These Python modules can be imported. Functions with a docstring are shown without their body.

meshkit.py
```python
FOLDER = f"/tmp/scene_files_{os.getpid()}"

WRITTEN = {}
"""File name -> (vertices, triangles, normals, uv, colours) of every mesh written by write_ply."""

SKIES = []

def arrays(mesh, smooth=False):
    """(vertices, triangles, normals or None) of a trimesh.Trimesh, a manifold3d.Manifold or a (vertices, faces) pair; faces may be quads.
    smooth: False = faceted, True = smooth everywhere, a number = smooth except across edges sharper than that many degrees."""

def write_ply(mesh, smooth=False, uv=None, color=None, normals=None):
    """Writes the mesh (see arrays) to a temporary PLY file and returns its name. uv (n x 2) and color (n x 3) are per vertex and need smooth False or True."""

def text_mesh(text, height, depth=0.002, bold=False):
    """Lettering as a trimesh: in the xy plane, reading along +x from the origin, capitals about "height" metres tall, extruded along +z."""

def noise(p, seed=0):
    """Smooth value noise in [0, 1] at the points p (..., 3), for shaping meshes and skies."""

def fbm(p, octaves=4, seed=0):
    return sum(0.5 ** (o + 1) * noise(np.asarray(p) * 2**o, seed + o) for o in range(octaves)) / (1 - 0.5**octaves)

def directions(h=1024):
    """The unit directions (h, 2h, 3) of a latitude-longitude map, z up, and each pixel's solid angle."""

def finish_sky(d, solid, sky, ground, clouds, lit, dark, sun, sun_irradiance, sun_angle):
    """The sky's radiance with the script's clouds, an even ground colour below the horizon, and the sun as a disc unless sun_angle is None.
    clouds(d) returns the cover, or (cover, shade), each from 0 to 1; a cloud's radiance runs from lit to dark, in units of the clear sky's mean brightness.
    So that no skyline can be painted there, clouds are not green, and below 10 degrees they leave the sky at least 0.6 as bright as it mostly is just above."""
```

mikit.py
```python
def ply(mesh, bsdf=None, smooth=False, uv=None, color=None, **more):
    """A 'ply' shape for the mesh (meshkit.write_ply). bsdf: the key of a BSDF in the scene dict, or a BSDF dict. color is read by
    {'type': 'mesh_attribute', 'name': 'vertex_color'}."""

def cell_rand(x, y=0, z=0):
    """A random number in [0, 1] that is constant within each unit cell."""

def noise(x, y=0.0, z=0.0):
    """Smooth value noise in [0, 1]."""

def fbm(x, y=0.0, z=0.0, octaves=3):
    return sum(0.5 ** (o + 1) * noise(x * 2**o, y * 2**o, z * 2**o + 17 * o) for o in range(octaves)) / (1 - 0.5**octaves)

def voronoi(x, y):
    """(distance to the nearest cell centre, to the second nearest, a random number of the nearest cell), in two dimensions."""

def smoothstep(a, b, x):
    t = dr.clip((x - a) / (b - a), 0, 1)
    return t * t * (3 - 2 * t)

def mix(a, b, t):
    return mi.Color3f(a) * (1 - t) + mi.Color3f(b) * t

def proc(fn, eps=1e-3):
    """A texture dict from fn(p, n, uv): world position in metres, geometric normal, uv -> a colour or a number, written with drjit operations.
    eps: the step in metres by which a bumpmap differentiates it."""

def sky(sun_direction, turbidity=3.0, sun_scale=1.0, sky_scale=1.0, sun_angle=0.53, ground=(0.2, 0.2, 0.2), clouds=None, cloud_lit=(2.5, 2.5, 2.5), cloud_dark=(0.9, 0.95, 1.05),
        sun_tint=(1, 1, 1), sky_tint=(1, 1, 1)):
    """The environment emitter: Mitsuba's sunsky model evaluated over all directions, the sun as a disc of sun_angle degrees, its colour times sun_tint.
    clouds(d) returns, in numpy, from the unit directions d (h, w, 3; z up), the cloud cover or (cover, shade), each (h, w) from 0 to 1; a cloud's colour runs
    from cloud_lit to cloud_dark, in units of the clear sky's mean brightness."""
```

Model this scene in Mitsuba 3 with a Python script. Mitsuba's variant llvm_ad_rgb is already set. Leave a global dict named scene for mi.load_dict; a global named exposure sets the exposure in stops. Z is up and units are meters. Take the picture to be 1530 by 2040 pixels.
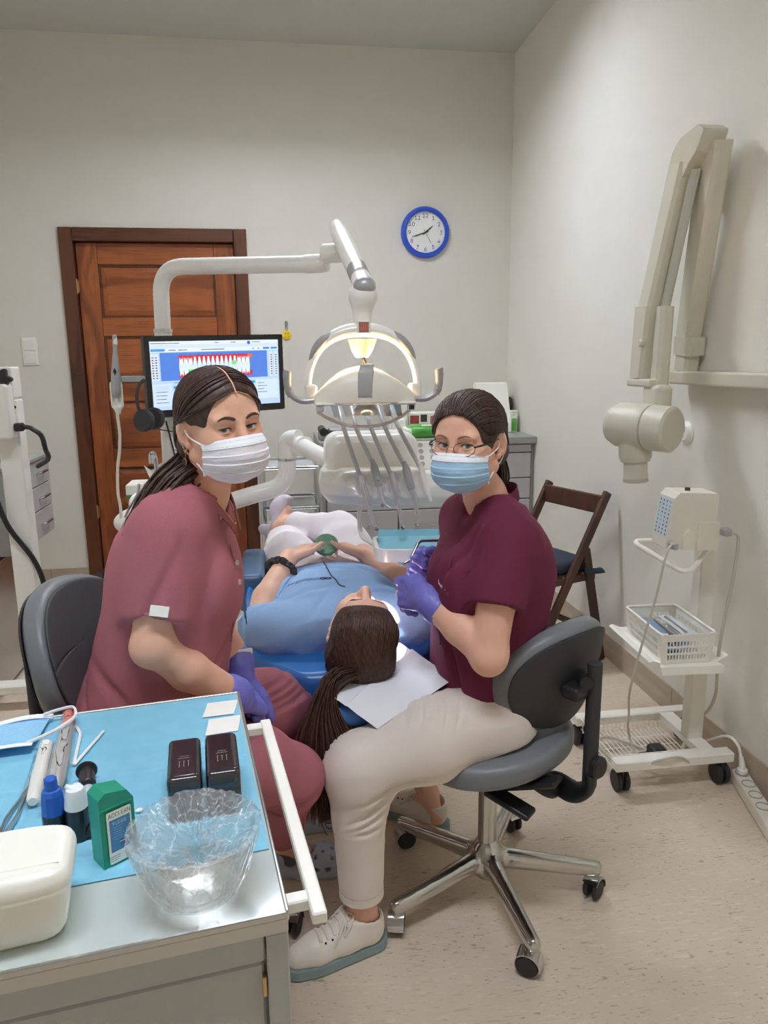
import math
import numpy as np, trimesh, manifold3d as m3
import mitsuba as mi, drjit as dr
import mikit, meshkit
from mikit import proc, noise, fbm, smoothstep, mix
from shapely import geometry as sg, affinity as sa
from shapely.ops import unary_union

T = mi.ScalarTransform4f
scene, labels = {}, {}

# ---------------------------------------------------------------- camera, lights, exposure
exposure = 2.0
scene['camera'] = {'type': 'perspective', 'fov': 54.73, 'fov_axis': 'x', 'near_clip': 0.02, 'far_clip': 50.0,
    'to_world': T().look_at(origin=[0, 0, 1.4], target=[0.1383, 0.9693, 1.1965], up=[0.0395, 0.1990, 0.9792])}
LAMP_RADIANCE = (8.3, 8.9, 9.9)                       # the two ceiling luminaires of the room
CEILING_LAMPS = [(0.08, 3.42, 1.25, 0.30), (-0.1, 0.55, 1.25, 0.30)]   # x, y, length, width (both just above the frame)
BULB_RADIANCE = (300.0, 165.0, 70.0)                  # halogen bulb of the dental light
SCREEN_GAIN = 1.15

# ---------------------------------------------------------------- helpers
V = lambda *a: np.array(a, float)
def unit(v):
    v = np.asarray(v, float); return v / np.linalg.norm(v)
def lin(r, g, b):
    c = np.array([r, g, b], float) / 255
    return [float(x) for x in np.where(c < 0.04045, c / 12.92, ((c + 0.055) / 1.055) ** 2.4)]
def mat(name, rgb, rough=0.5, metal=0.0, bump=None, spec=0.5, **kw):
    base = rgb if isinstance(rgb, dict) else {'type': 'rgb', 'value': lin(*rgb)}
    b = {'type': 'principled', 'base_color': base, 'roughness': rough, 'metallic': metal, 'specular': spec, **kw}
    if bump is not None:
        b = {'type': 'bumpmap', 'arbitrary': bump[0], 'scale': bump[1], 'bsdf': b}
    scene[name] = {'type': 'twosided', 'bsdf': b}
    return name
def tag(key, label=None, cat=None, group=None, kind=None):
    d = labels.setdefault(key, {})
    for k, v in (('label', label), ('category', cat), ('group', group), ('kind', kind)):
        if v: d[k] = v
    return key
def numbered(key):
    if key not in scene and key not in labels and not any(k.startswith(key + '__') for k in scene): return key
    n = 1
    while f'{key}_{n:03d}' in scene or f'{key}_{n:03d}' in labels or any(k.startswith(f'{key}_{n:03d}__') for k in scene): n += 1
    return f'{key}_{n:03d}'
def thing(name, label, cat, group=None):
    return tag(numbered(name), label, cat, group)
def put(mesh, m, parent=None, name=None, smooth=30, label=None, color=None, kind=None, emit=None):
    key = numbered(parent + '__' + name if parent else name)
    if isinstance(mesh, list): mesh = cat(mesh)
    d = mikit.ply(mesh, m, smooth=(False if color is not None else smooth), color=color)
    if emit is not None: d['emitter'] = {'type': 'area', 'radiance': emit}
    scene[key] = d
    if label or kind: tag(key, label, None, None, kind)
    return key
def puts(ms, *a, **k):
    for m in ms: r = put(m, *a, **k)
    return r
def struct(name, mesh, m, smooth=False, label=None):
    put(mesh, m, None, name, smooth); tag(name, label, None, None, 'structure'); return name
def cat(ms):
    return trimesh.util.concatenate([tm(x) for x in ms])
def tm(x):
    if isinstance(x, trimesh.Trimesh): return x
    if hasattr(x, 'to_mesh'):
        q = x.to_mesh(); return trimesh.Trimesh(q.vert_properties[:, :3], q.tri_verts, process=False)
    return trimesh.Trimesh(x[0], x[1], process=False)
def xf(mesh, M):
    mesh = tm(mesh).copy(); mesh.apply_transform(M); return mesh
def frame(o, z, x=None):
    """4x4 with origin o, local z along z and local x near x."""
    z = unit(z); x = V(1, 0, 0) if x is None else np.asarray(x, float)
    if abs(unit(x) @ z) > 0.98: x = V(0, 1, 0)
    x = unit(x - z * (x @ z)); M = np.eye(4)
    M[:3, 0], M[:3, 1], M[:3, 2], M[:3, 3] = x, np.cross(z, x), z, o
    return M
def axes(o, x, y, z):
    M = np.eye(4); M[:3, 0], M[:3, 1], M[:3, 2], M[:3, 3] = x, y, z, o; return M
def rotz(deg, o=(0, 0, 0)):
    M = trimesh.transformations.rotation_matrix(math.radians(deg), [0, 0, 1]); M[:3, 3] = o; return M
def rot(deg, ax, at=(0, 0, 0)):
    return trimesh.transformations.rotation_matrix(math.radians(deg), ax, at)
def hull(pts): return trimesh.Trimesh(*(lambda h: (h.vertices, h.faces))(trimesh.convex.convex_hull(np.asarray(pts, float))), process=False)
def box(lo, hi, r=0.0, seg=1):
    """Box with edges rounded by r (seg 1: chamfer)."""
    lo, hi = np.minimum(lo, hi).astype(float), np.maximum(lo, hi).astype(float)
    r = min(r, 0.499 * (hi - lo).min())
    if r <= 0: return trimesh.creation.box(bounds=[lo, hi])
    if seg == 1:
        o = np.array([[1, 1, 0], [1, 0, 1], [0, 1, 1]], float)
        pts = [np.where(s, hi, lo) + np.where(s, -1, 1) * r * (1 - q) for s in np.ndindex(2, 2, 2) for q in (np.eye(3))]
        return hull(pts)
    ico = trimesh.creation.icosphere(subdivisions=seg - 1, radius=r).vertices
    ico = np.vstack([ico, np.vstack([np.eye(3), -np.eye(3)]) * r])
    return hull(np.vstack([np.where(s, hi - r, lo + r) + ico for s in np.ndindex(2, 2, 2)]))
def cbox(c, s, r=0.0, seg=1, M=None):
    b = box(-np.array(s, float) / 2, np.array(s, float) / 2, r, seg)
    b.apply_translation(c) if M is None else b.apply_transform(M @ trimesh.transformations.translation_matrix(c))
    return b
def spline(pts, n=8, closed=False):
    p = np.asarray(pts, float)
    q = np.vstack([p[-1:], p, p[:2]]) if closed else np.vstack([2 * p[:1] - p[1:2], p, 2 * p[-1:] - p[-2:-1]])
    out, t = [], np.linspace(0, 1, n, endpoint=False)[:, None]
    for i in range(1, len(q) - 2):
        a, b, c, d = q[i - 1:i + 3]
        out.append(0.5 * (2 * b + (c - a) * t + (2 * a - 5 * b + 4 * c - d) * t ** 2 + (3 * b - a - 3 * c + d) * t ** 3))
    return np.vstack(out if closed else out + [p[-1:]])
def fillet(pts, r, n=6):
    """Polyline with its corners rounded by radius-like cut r."""
    p = [np.asarray(x, float) for x in pts]; out = [p[0]]
    for a, b, c in zip(p, p[1:], p[2:]):
        k = min(r, 0.45 * np.linalg.norm(a - b), 0.45 * np.linalg.norm(c - b))
        u, w = b + unit(a - b) * k, b + unit(c - b) * k
        out += [(1 - t) ** 2 * u + 2 * t * (1 - t) * b + t * t * w for t in np.linspace(0, 1, n)]
    return np.array(out + [p[-1]])
def tube(pts, r, n=10, closed=False, flat=None, cap=True, up=None):
    """Swept tube; r number or per point; flat=(sx, sy) scales the section; up: direction kept as the section's y."""
    p = np.asarray(pts, float); m = len(p)
    r = np.broadcast_to(np.asarray(r, float), (m,))
    t = np.gradient(p, axis=0) if not closed else np.roll(p, -1, 0) - np.roll(p, 1, 0)
    t = t / np.maximum(np.linalg.norm(t, axis=1, keepdims=True), 1e-12)
    u = np.zeros_like(p)
    if up is not None:
        for i in range(m): u[i] = unit(np.cross(np.asarray(up, float), t[i]))
    else:
        a = V(0, 0, 1) if abs(t[0][2]) < 0.9 else V(1, 0, 0)
        u[0] = unit(np.cross(a, t[0]))
        for i in range(1, m):
            w = u[i - 1] - t[i] * (u[i - 1] @ t[i]); u[i] = w / max(np.linalg.norm(w), 1e-12)
    w = np.cross(t, u)
    th = np.arange(n) * 2 * np.pi / n
    sx, sy = flat or (1, 1)
    ring = p[:, None] + r[:, None, None] * (np.cos(th)[None, :, None] * u[:, None] * sx + np.sin(th)[None, :, None] * w[:, None] * sy)
    v = ring.reshape(-1, 3); f = []
    i = np.arange(n); j = (i + 1) % n
    for k in range(m if closed else m - 1):
        a, b = k * n, ((k + 1) % m) * n
        f += [np.stack([a + i, a + j, b + j], 1), np.stack([a + i, b + j, b + i], 1)]
    if cap and not closed:
        v = np.vstack([v, p[:1], p[-1:]]); c0, c1 = len(v) - 2, len(v) - 1; e = (m - 1) * n
        f += [np.stack([np.full(n, c0), j, i], 1), np.stack([np.full(n, c1), e + i, e + j], 1)]
    return trimesh.Trimesh(v, np.vstack(f), process=False)
def rod(a, b, r, n=12, rb=None):
    return tube([a, b], [r, r if rb is None else rb], n)
def lathe(prof, o=(0, 0, 0), z=(0, 0, 1), n=32, x=None):
    """Profile [(radius, height)] turned about the axis z at o."""
    p = np.asarray(prof, float); th = np.arange(n) * 2 * np.pi / n; m = len(p)
    v = np.stack([p[:, :1] * np.cos(th), p[:, :1] * np.sin(th), np.repeat(p[:, 1:], n, 1)], -1).reshape(-1, 3)
    i = np.arange(n); j = (i + 1) % n; f = []
    for k in range(m - 1):
        a, b = k * n, (k + 1) * n
        f += [np.stack([a + i, a + j, b + j], 1), np.stack([a + i, b + j, b + i], 1)]
    mesh = trimesh.Trimesh(v, np.vstack(f), process=False)
    mesh.update_faces(mesh.area_faces > 1e-14)
    return xf(mesh, frame(o, z, x))
def disc(o, z, r, h, n=32, bev=0.0):
    b = min(bev, r * .5, h * .5)
    return lathe([(0, 0), (r - b, 0), (r, b), (r, h - b), (r - b, h), (0, h)] if b else [(0, 0), (r, 0), (r, h), (0, h)], o, z, n)
def extr(poly, h, M=None):
    if not isinstance(poly, sg.base.BaseGeometry): poly = sg.Polygon(poly)
    gs = getattr(poly, 'geoms', [poly])
    m = cat([trimesh.creation.extrude_polygon(g, h, engine='earcut') for g in gs])
    return m if M is None else xf(m, M)
def rrect(x0, y0, x1, y1, r, q=6):
    return sg.box(x0 + r, y0 + r, x1 - r, y1 - r).buffer(r, quad_segs=q)
def sheet(P, th, wrap=False):
    """Closed sheet of thickness th from a grid of points (n, m, 3)."""
    n, m = P.shape[:2]
    du, dv = np.gradient(P, axis=0), np.gradient(P, axis=1)
    N = np.cross(du, dv); N /= np.maximum(np.linalg.norm(N, axis=-1, keepdims=True), 1e-12)
    v = np.vstack([(P + N * th / 2).reshape(-1, 3), (P - N * th / 2).reshape(-1, 3)])
    idx = np.arange(n * m).reshape(n, m)
    a, b, c, d = idx[:-1, :-1], idx[1:, :-1], idx[1:, 1:], idx[:-1, 1:]
    top = np.concatenate([np.stack([a, b, c], -1).reshape(-1, 3), np.stack([a, c, d], -1).reshape(-1, 3)])
    o = n * m; f = [top, top[:, ::-1] + o]
    loop = np.concatenate([idx[:, 0], idx[-1, 1:], idx[-2::-1, -1], idx[0, -2:0:-1]])
    nx = np.roll(loop, -1)
    f += [np.stack([loop, loop + o, nx + o], 1), np.stack([loop, nx + o, nx], 1)]
    return trimesh.Trimesh(v, np.vstack(f), process=False)
def text(s, h, M, depth=0.0006, bold=False, width=None, mirror=False):
    m = meshkit.text_mesh(s, h, depth, bold)
    w = m.vertices[:, 0].max()
    if width: m.vertices[:, 0] *= width / w
    return xf(m, M)
class Flat:
    """Flat print: coloured polygons, each a hair above the last, as one mesh with vertex colours."""
    def __init__(s, step=0.00004): s.v, s.f, s.c, s.z, s.step, s.n = [], [], [], 0.0, step, 0
    def poly(s, g, rgb, up=True):
        if not isinstance(g, sg.base.BaseGeometry): g = sg.Polygon(g)
        for q in getattr(g, 'geoms', [g]):
            if q.is_empty or q.area <= 0: continue
            v, f = trimesh.creation.triangulate_polygon(q, engine='earcut')
            a = np.cross(np.c_[v[f[:, 1]] - v[f[:, 0]], 0 * f[:, 0]], np.c_[v[f[:, 2]] - v[f[:, 0]], 0 * f[:, 0]])[:, 2]
            f = np.where((a < 0)[:, None], f[:, ::-1], f)
            s.v.append(np.c_[v, np.full(len(v), s.z)]); s.f.append(f + s.n); s.n += len(v)
            s.c.append(np.tile(lin(*rgb), (len(v), 1)))
        if up: s.z += s.step
    def rect(s, x0, y0, x1, y1, rgb, up=False): s.poly(sg.box(x0, y0, x1, y1), rgb, up)
    def text(s, t, x, y, h, rgb, width=None):
        m = meshkit.text_mesh(t, h, 0.001)
        top = m.faces[m.face_normals[:, 2] > .9]
        k = 1 if not width else width / m.vertices[:, 0].max()
        v = m.vertices * [k, 1, 0] + [x, y, s.z]
        s.v.append(v); s.f.append(top + s.n); s.n += len(v); s.c.append(np.tile(lin(*rgb), (len(v), 1)))
    def mesh(s, M):
        m = trimesh.Trimesh(np.vstack(s.v), np.vstack(s.f), process=False)
        m.apply_transform(M); return m, np.vstack(s.c)

# ---------------------------------------------------------------- implicit shapes
def nets(F, ax):
    """Surface nets of the field F (negative inside) on the rectilinear grid ax."""
    s = F < 0
    n = [k - 1 for k in F.shape]
    cnt = np.zeros(n, np.int8)
    for o in np.ndindex(2, 2, 2):
        cnt += s[o[0]:o[0] + n[0], o[1]:o[1] + n[1], o[2]:o[2] + n[2]]
    I = np.argwhere((cnt > 0) & (cnt < 8))
    vid = np.full(n, -1, np.int32); vid[tuple(I.T)] = np.arange(len(I))
    acc, num = np.zeros((len(I), 3)), np.zeros((len(I), 1))
    co = lambda J: np.stack([ax[k][J[:, k]] for k in range(3)], 1)
    for k in range(3):
        for b in np.ndindex(2, 2):
            o = np.insert(np.array(b), k, 0); e = np.eye(3, dtype=int)[k]
            A, B = I + o, I + o + e
            fa, fb = F[tuple(A.T)], F[tuple(B.T)]
            m = (fa < 0) != (fb < 0)
            t = np.where(m, fa / np.where(m, fa - fb, 1), 0)[:, None]
            pa, pb = co(A), co(B)
            acc += np.where(m[:, None], pa + t * (pb - pa), 0); num += m[:, None]
    v = acc / num; fs = []
    for k in range(3):
        sl0 = [slice(None)] * 3; sl1 = [slice(None)] * 3
        sl0[k], sl1[k] = slice(0, -1), slice(1, None)
        a, b = s[tuple(sl0)], s[tuple(sl1)]
        E = np.argwhere(a != b); p, q = [x for x in range(3) if x != k]
        E = E[(E[:, p] > 0) & (E[:, q] > 0) & (E[:, p] < n[p]) & (E[:, q] < n[q])]
        flip = a[tuple(E.T)]
        def at(dp, dq):
            J = E.copy(); J[:, p] -= dp; J[:, q] -= dq; return vid[tuple(J.T)]
        Q = np.stack([at(0, 0), at(1, 0), at(1, 1), at(0, 1)], 1)
        if k == 1: flip = ~flip
        Q = np.where(flip[:, None], Q, Q[:, ::-1])
        fs += [Q[:, [0, 1, 2]], Q[:, [0, 2, 3]]]
    return trimesh.Trimesh(v, np.vstack(fs), process=False)
def grid_axis(lo, hi, h, fine=()):
    x, out = lo, []
    while x < hi + h:
        out.append(x); s = h
        for a, b, q in fine:
            if a - h < x < b: s = min(s, q)
        x += s
    return np.array(out)
class Vol:
    def __init__(s, lo, hi, h, fine=()):
        """fine: [(lo3, hi3, h)] ranges with smaller cells."""
        s.ax = [grid_axis(lo[k], hi[k], h, [(a[k], b[k], q) for a, b, q in fine]) for k in range(3)]
        s.F = np.full([len(a) for a in s.ax], 1.0, np.float32)
    def op(s, fn, lo=None, hi=None, k=0.01, how='u'):
        sl = []
        for a in range(3):
            if lo is None: sl.append(slice(0, len(s.ax[a])))
            else: sl.append(slice(max(0, np.searchsorted(s.ax[a], lo[a]) - 1), np.searchsorted(s.ax[a], hi[a]) + 1))
        if any(q.stop - q.start <= 0 for q in sl): return s
        X, Y, Z = (s.ax[a][sl[a]].astype(np.float32).reshape([-1 if b == a else 1 for b in range(3)]) for a in range(3))
        d = fn(X, Y, Z).astype(np.float32); A = s.F[tuple(sl)]
        if how == 'u':
            h = np.clip(.5 + .5 * (A - d) / k, 0, 1); R = A + (d - A) * h - k * h * (1 - h)
        else:
            if how == 's': d = -d
            h = np.clip(.5 - .5 * (A - d) / k, 0, 1); R = A + (d - A) * h + k * h * (1 - h)
        s.F[tuple(sl)] = R
        return s
    def cone(s, a, b, ra, rb, k=0.012, how='u', flat=None):
        """Tapered round limb. flat=(dir, q): squeezed to q of its thickness along dir."""
        a, b = np.asarray(a, float), np.asarray(b, float); ab = b - a; L = max(ab @ ab, 1e-12); m = max(ra, rb) + 2.0 * k + .02
        def fn(X, Y, Z):
            px, py, pz = X - a[0], Y - a[1], Z - a[2]
            t = np.clip((px * ab[0] + py * ab[1] + pz * ab[2]) / L, 0, 1)
            qx, qy, qz = px - t * ab[0], py - t * ab[1], pz - t * ab[2]
            if flat is not None:
                u = unit(flat[0]); g = (1 / flat[1] - 1) * (qx * u[0] + qy * u[1] + qz * u[2])
                qx, qy, qz = qx + g * u[0], qy + g * u[1], qz + g * u[2]
            return np.sqrt(qx * qx + qy * qy + qz * qz) - (ra + (rb - ra) * t)
        return s.op(fn, np.minimum(a, b) - m, np.maximum(a, b) + m, k, how)
    def chain(s, pts, rs, k=0.012, **kw):
        for a, b, r, q in zip(pts, pts[1:], rs, rs[1:]): s.cone(a, b, r, q, k, **kw)
        return s
    def ell(s, c, r, R=None, k=0.012, how='u'):
        """Ellipsoid with radii r along the columns of R."""
        c, r = np.asarray(c, float), np.asarray(r, float); R = np.eye(3) if R is None else R
        ext = np.sqrt(((R * r) ** 2).sum(1)) + 2 * k + .015
        def fn(X, Y, Z):
            px, py, pz = X - c[0], Y - c[1], Z - c[2]; q = [(px * R[0, i] + py * R[1, i] + pz * R[2, i]) for i in range(3)]
            k0 = np.sqrt(sum((q[i] / r[i]) ** 2 for i in range(3))); k1 = np.sqrt(sum((q[i] / r[i] ** 2) ** 2 for i in range(3)))
            return k0 * (k0 - 1) / np.maximum(k1, 1e-6)
        return s.op(fn, c - ext, c + ext, k, how)
    def rbox(s, c, h, r, R=None, k=0.008, how='u'):
        c, h = np.asarray(c, float), np.asarray(h, float); R = np.eye(3) if R is None else R
        ext = np.abs(R * h).sum(1) + 2 * k + .015
        def fn(X, Y, Z):
            px, py, pz = X - c[0], Y - c[1], Z - c[2]
            q = [np.abs(px * R[0, i] + py * R[1, i] + pz * R[2, i]) - (h[i] - r) for i in range(3)]
            return np.sqrt(sum(np.maximum(x, 0) ** 2 for x in q)) + np.minimum(np.maximum(np.maximum(q[0], q[1]), q[2]), 0) - r
        return s.op(fn, c - ext, c + ext, k, how)
    def loft(s, kn, k=0.02, n=2.4, how='u'):
        """kn: [(centre, right vector, half width, half depth)] along a roughly straight spine."""
        C = np.array([q[0] for q in kn], float); Rv = np.array([unit(q[1]) for q in kn]); W = np.array([q[2] for q in kn]); D = np.array([q[3] for q in kn])
        e = unit(C[-1] - C[0]); t = (C - C[0]) @ e
        lo, hi = C.min(0) - max(W.max(), D.max()) - .03, C.max(0) + max(W.max(), D.max()) + .03
        def fn(X, Y, Z):
            s_ = (X - C[0, 0]) * e[0] + (Y - C[0, 1]) * e[1] + (Z - C[0, 2]) * e[2]
            u = np.clip(s_, t[0], t[-1]); I = lambda a: np.interp(u, t, a)
            q = [X - I(C[:, 0]), Y - I(C[:, 1]), Z - I(C[:, 2])]; r = [I(Rv[:, i]) for i in range(3)]
            f = [e[1] * r[2] - e[2] * r[1], e[2] * r[0] - e[0] * r[2], e[0] * r[1] - e[1] * r[0]]
            w, d = I(W), I(D)
            a = sum(q[i] * r[i] for i in range(3)) / w; b = sum(q[i] * f[i] for i in range(3)) / d
            g = (np.abs(a) ** n + np.abs(b) ** n + 1e-9) ** (1 / n)
            return np.maximum((g - 1) * np.minimum(w, d), np.maximum(t[0] - s_, s_ - t[-1]))
        return s.op(fn, lo, hi, k, how)
    def cut(s, o, nrm, k=0.003):
        """Keeps the side of the plane that nrm points away from."""
        o, m = np.asarray(o, float), unit(nrm)
        return s.op(lambda X, Y, Z: (X - o[0]) * m[0] + (Y - o[1]) * m[1] + (Z - o[2]) * m[2], None, None, k, 'i')
    def sample(s, p):
        from scipy.interpolate import RegularGridInterpolator as RG
        return RG(s.ax, s.F, bounds_error=False, fill_value=1.0)(p)
    def mesh(s): return nets(s.F, s.ax)
def relax(m, n=4):
    """Taubin smoothing: n steps in, n steps out."""
    import scipy.sparse as sp
    e = np.vstack([m.faces[:, [0, 1]], m.faces[:, [1, 2]], m.faces[:, [2, 0]]]); N = len(m.vertices)
    A = sp.coo_matrix((np.ones(2 * len(e)), (np.r_[e[:, 0], e[:, 1]], np.r_[e[:, 1], e[:, 0]])), (N, N)).tocsr(); A.data[:] = 1
    D = 1 / np.maximum(np.asarray(A.sum(1)), 1); v = np.array(m.vertices)
    for _ in range(n):
        v = v + .5 * (D * (A @ v) - v); v = v - .52 * (D * (A @ v) - v)
    return trimesh.Trimesh(v, m.faces, process=False)
def puff(m, fn):
    """Moves vertices along their normals by fn(points)."""
    n = m.vertex_normals.copy(); m.vertices = m.vertices + n * fn(m.vertices)[:, None]; return m
def folds(v, d, freq, amp, seed=1, stretch=5.0):
    """Cloth creases running along d."""
    d = unit(d); a = v @ d
    q = v - a[:, None] * d + (a / stretch)[:, None] * d
    x = meshkit.fbm(q * freq, 3, seed); return amp * (1 - np.abs(2 * x - 1) * 2.2)

# ---------------------------------------------------------------- materials
mat('paint_wall', proc(lambda p, n, uv: mix(lin(226, 223, 215), lin(220, 217, 207), fbm(p.x * 3, p.y * 3, p.z * 3, 3))), .75, spec=.3)
mat('paint_ceiling', (194, 195, 189), .85, spec=.2)
def floor_rgb(p, n, uv):
    a = fbm(p.x * 4, p.y * 7, 0, 4)
    c = mix(lin(214, 198, 180), lin(201, 184, 164), a)
    x = p.x + .25 * p.y
    s1 = noise(x * 55, p.y * 260, 3); s2 = noise(x * 80 + 7, p.y * 420, 9); s3 = noise(x * 42 + 31, p.y * 230, 5)
    k = .4 + .6 * smoothstep(.35, .65, fbm(p.x * 9, p.y * 22, 4, 2))
    c = mix(c, lin(140, 116, 94), smoothstep(.80, .96, s1) * .55 * k)
    c = mix(c, lin(112, 92, 74), smoothstep(.86, .97, s2) * .5 * k)
    return mix(c, lin(220, 207, 190), smoothstep(.74, .92, s3) * .45)
mat('linoleum', proc(floor_rgb), .42, spec=.45)
mat('tile', proc(lambda p, n, uv: mix(lin(190, 176, 158), lin(168, 152, 134), fbm(p.x * 5 + p.y * 5, p.z * 40, 1, 4))), .4)
mat('grout', (196, 190, 178), .8)
def wood(c0, c1, c2, ax):
    def fn(p, n, uv):
        q = (p.x, p.y, p.z); l = q[ax]; o = [q[i] for i in range(3) if i != ax]
        w = fbm(l * 1.6, o[0] * 7, o[1] * 7, 3)
        r = (o[0] + o[1] * .7) * 26 + w * 9
        g = noise(r, l * .8, 2); h = noise(o[0] * 420 + w * 6, o[1] * 420, l * 9)
        c = mix(c0, c1, smoothstep(.25, .8, g)); c = mix(c, c2, smoothstep(.55, .95, h) * .55)
        return mix(c, c2, smoothstep(.62, .85, fbm(l * 2.5 + 9, o[0] * 5, o[1] * 5, 2)) * .5)
    return proc(fn)
A, B, C3 = lin(158, 88, 46), lin(122, 62, 31), lin(68, 31, 16)
mat('door_wood_tall', wood(A, B, C3, 2), .38, spec=.5)
mat('door_wood_wide', wood(A, B, C3, 0), .38, spec=.5)
mat('frame_wood_tall', wood(lin(92, 50, 29), lin(70, 36, 21), lin(42, 21, 13), 2), .4)
mat('frame_wood_wide', wood(lin(92, 50, 29), lin(70, 36, 21), lin(42, 21, 13), 0), .4)
mat('chair_wood', wood(lin(80, 50, 38), lin(62, 36, 27), lin(40, 23, 18), 2), .45)
mat('brass', (206, 178, 130), .35, 1.0)
mat('white_plastic', (236, 234, 226), .35)
mat('white_gloss', (240, 238, 231), .18, clearcoat=.5, clearcoat_gloss=.9)
mat('warm_plastic', (222, 217, 203), .4)
mat('xray_plastic', (203, 198, 181), .42)
mat('xray_grey', (176, 174, 160), .45)
mat('grey_plastic', (160, 160, 160), .4)
mat('silver_paint', (172, 173, 175), .35, .3)
mat('chrome', (212, 212, 212), .12, 1.0)
mat('steel', (190, 190, 188), .25, 1.0)
mat('aluminium', (196, 196, 194), .3, 1.0)
mat('black_plastic', (26, 26, 28), .42)
mat('black_rubber', (34, 34, 35), .6)
mat('soft_black', (44, 44, 47), .55)
mat('cabinet_grey', (166, 164, 164), .45)
mat('worktop_grey', (146, 146, 142), .4)
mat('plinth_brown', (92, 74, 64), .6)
mat('white_paint', (236, 233, 224), .35)
mat('print', {'type': 'mesh_attribute', 'name': 'vertex_color'}, .5)
mat('gloss_print', {'type': 'mesh_attribute', 'name': 'vertex_color'}, .25)

# ---------------------------------------------------------------- the room
XR, XL, YB, YF, ZC = 1.51, -1.78, 4.78, -1.45, 3.19
struct('floor', box((XL - .1, YF - .1, -.1), (XR + .1, YB + .3, 0)), 'linoleum', label='speckled beige linoleum floor with short dark flecks')
struct('ceiling', box((XL - .1, YF - .1, ZC), (XR + .1, YB + .3, ZC + .1)), 'paint_ceiling', label='plain off white ceiling')
DX0, DX1, DZ = -1.215, -0.137, 2.163            # outside of the door casing
w = sg.box(XL - .1, 0, XR + .1, ZC).difference(sg.box(DX0 + .02, -1, DX1 - .02, DZ - .02))
struct('wall_back', extr(w, .2, axes((0, YB + .2, 0), (1, 0, 0), (0, 0, 1), (0, -1, 0))), 'paint_wall', label='cream white back wall with the door and the clock')
struct('wall_right', box((XR, YF - .1, 0), (XR + .1, YB, ZC)), 'paint_wall', label='cream white wall carrying the folded x-ray arm')
struct('wall_left', box((XL - .1, YF - .1, 0), (XL, YB, ZC)), 'paint_wall')
struct('wall_front', box((XL, YF - .1, 0), (XR, YF, ZC)), 'paint_wall')
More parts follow.
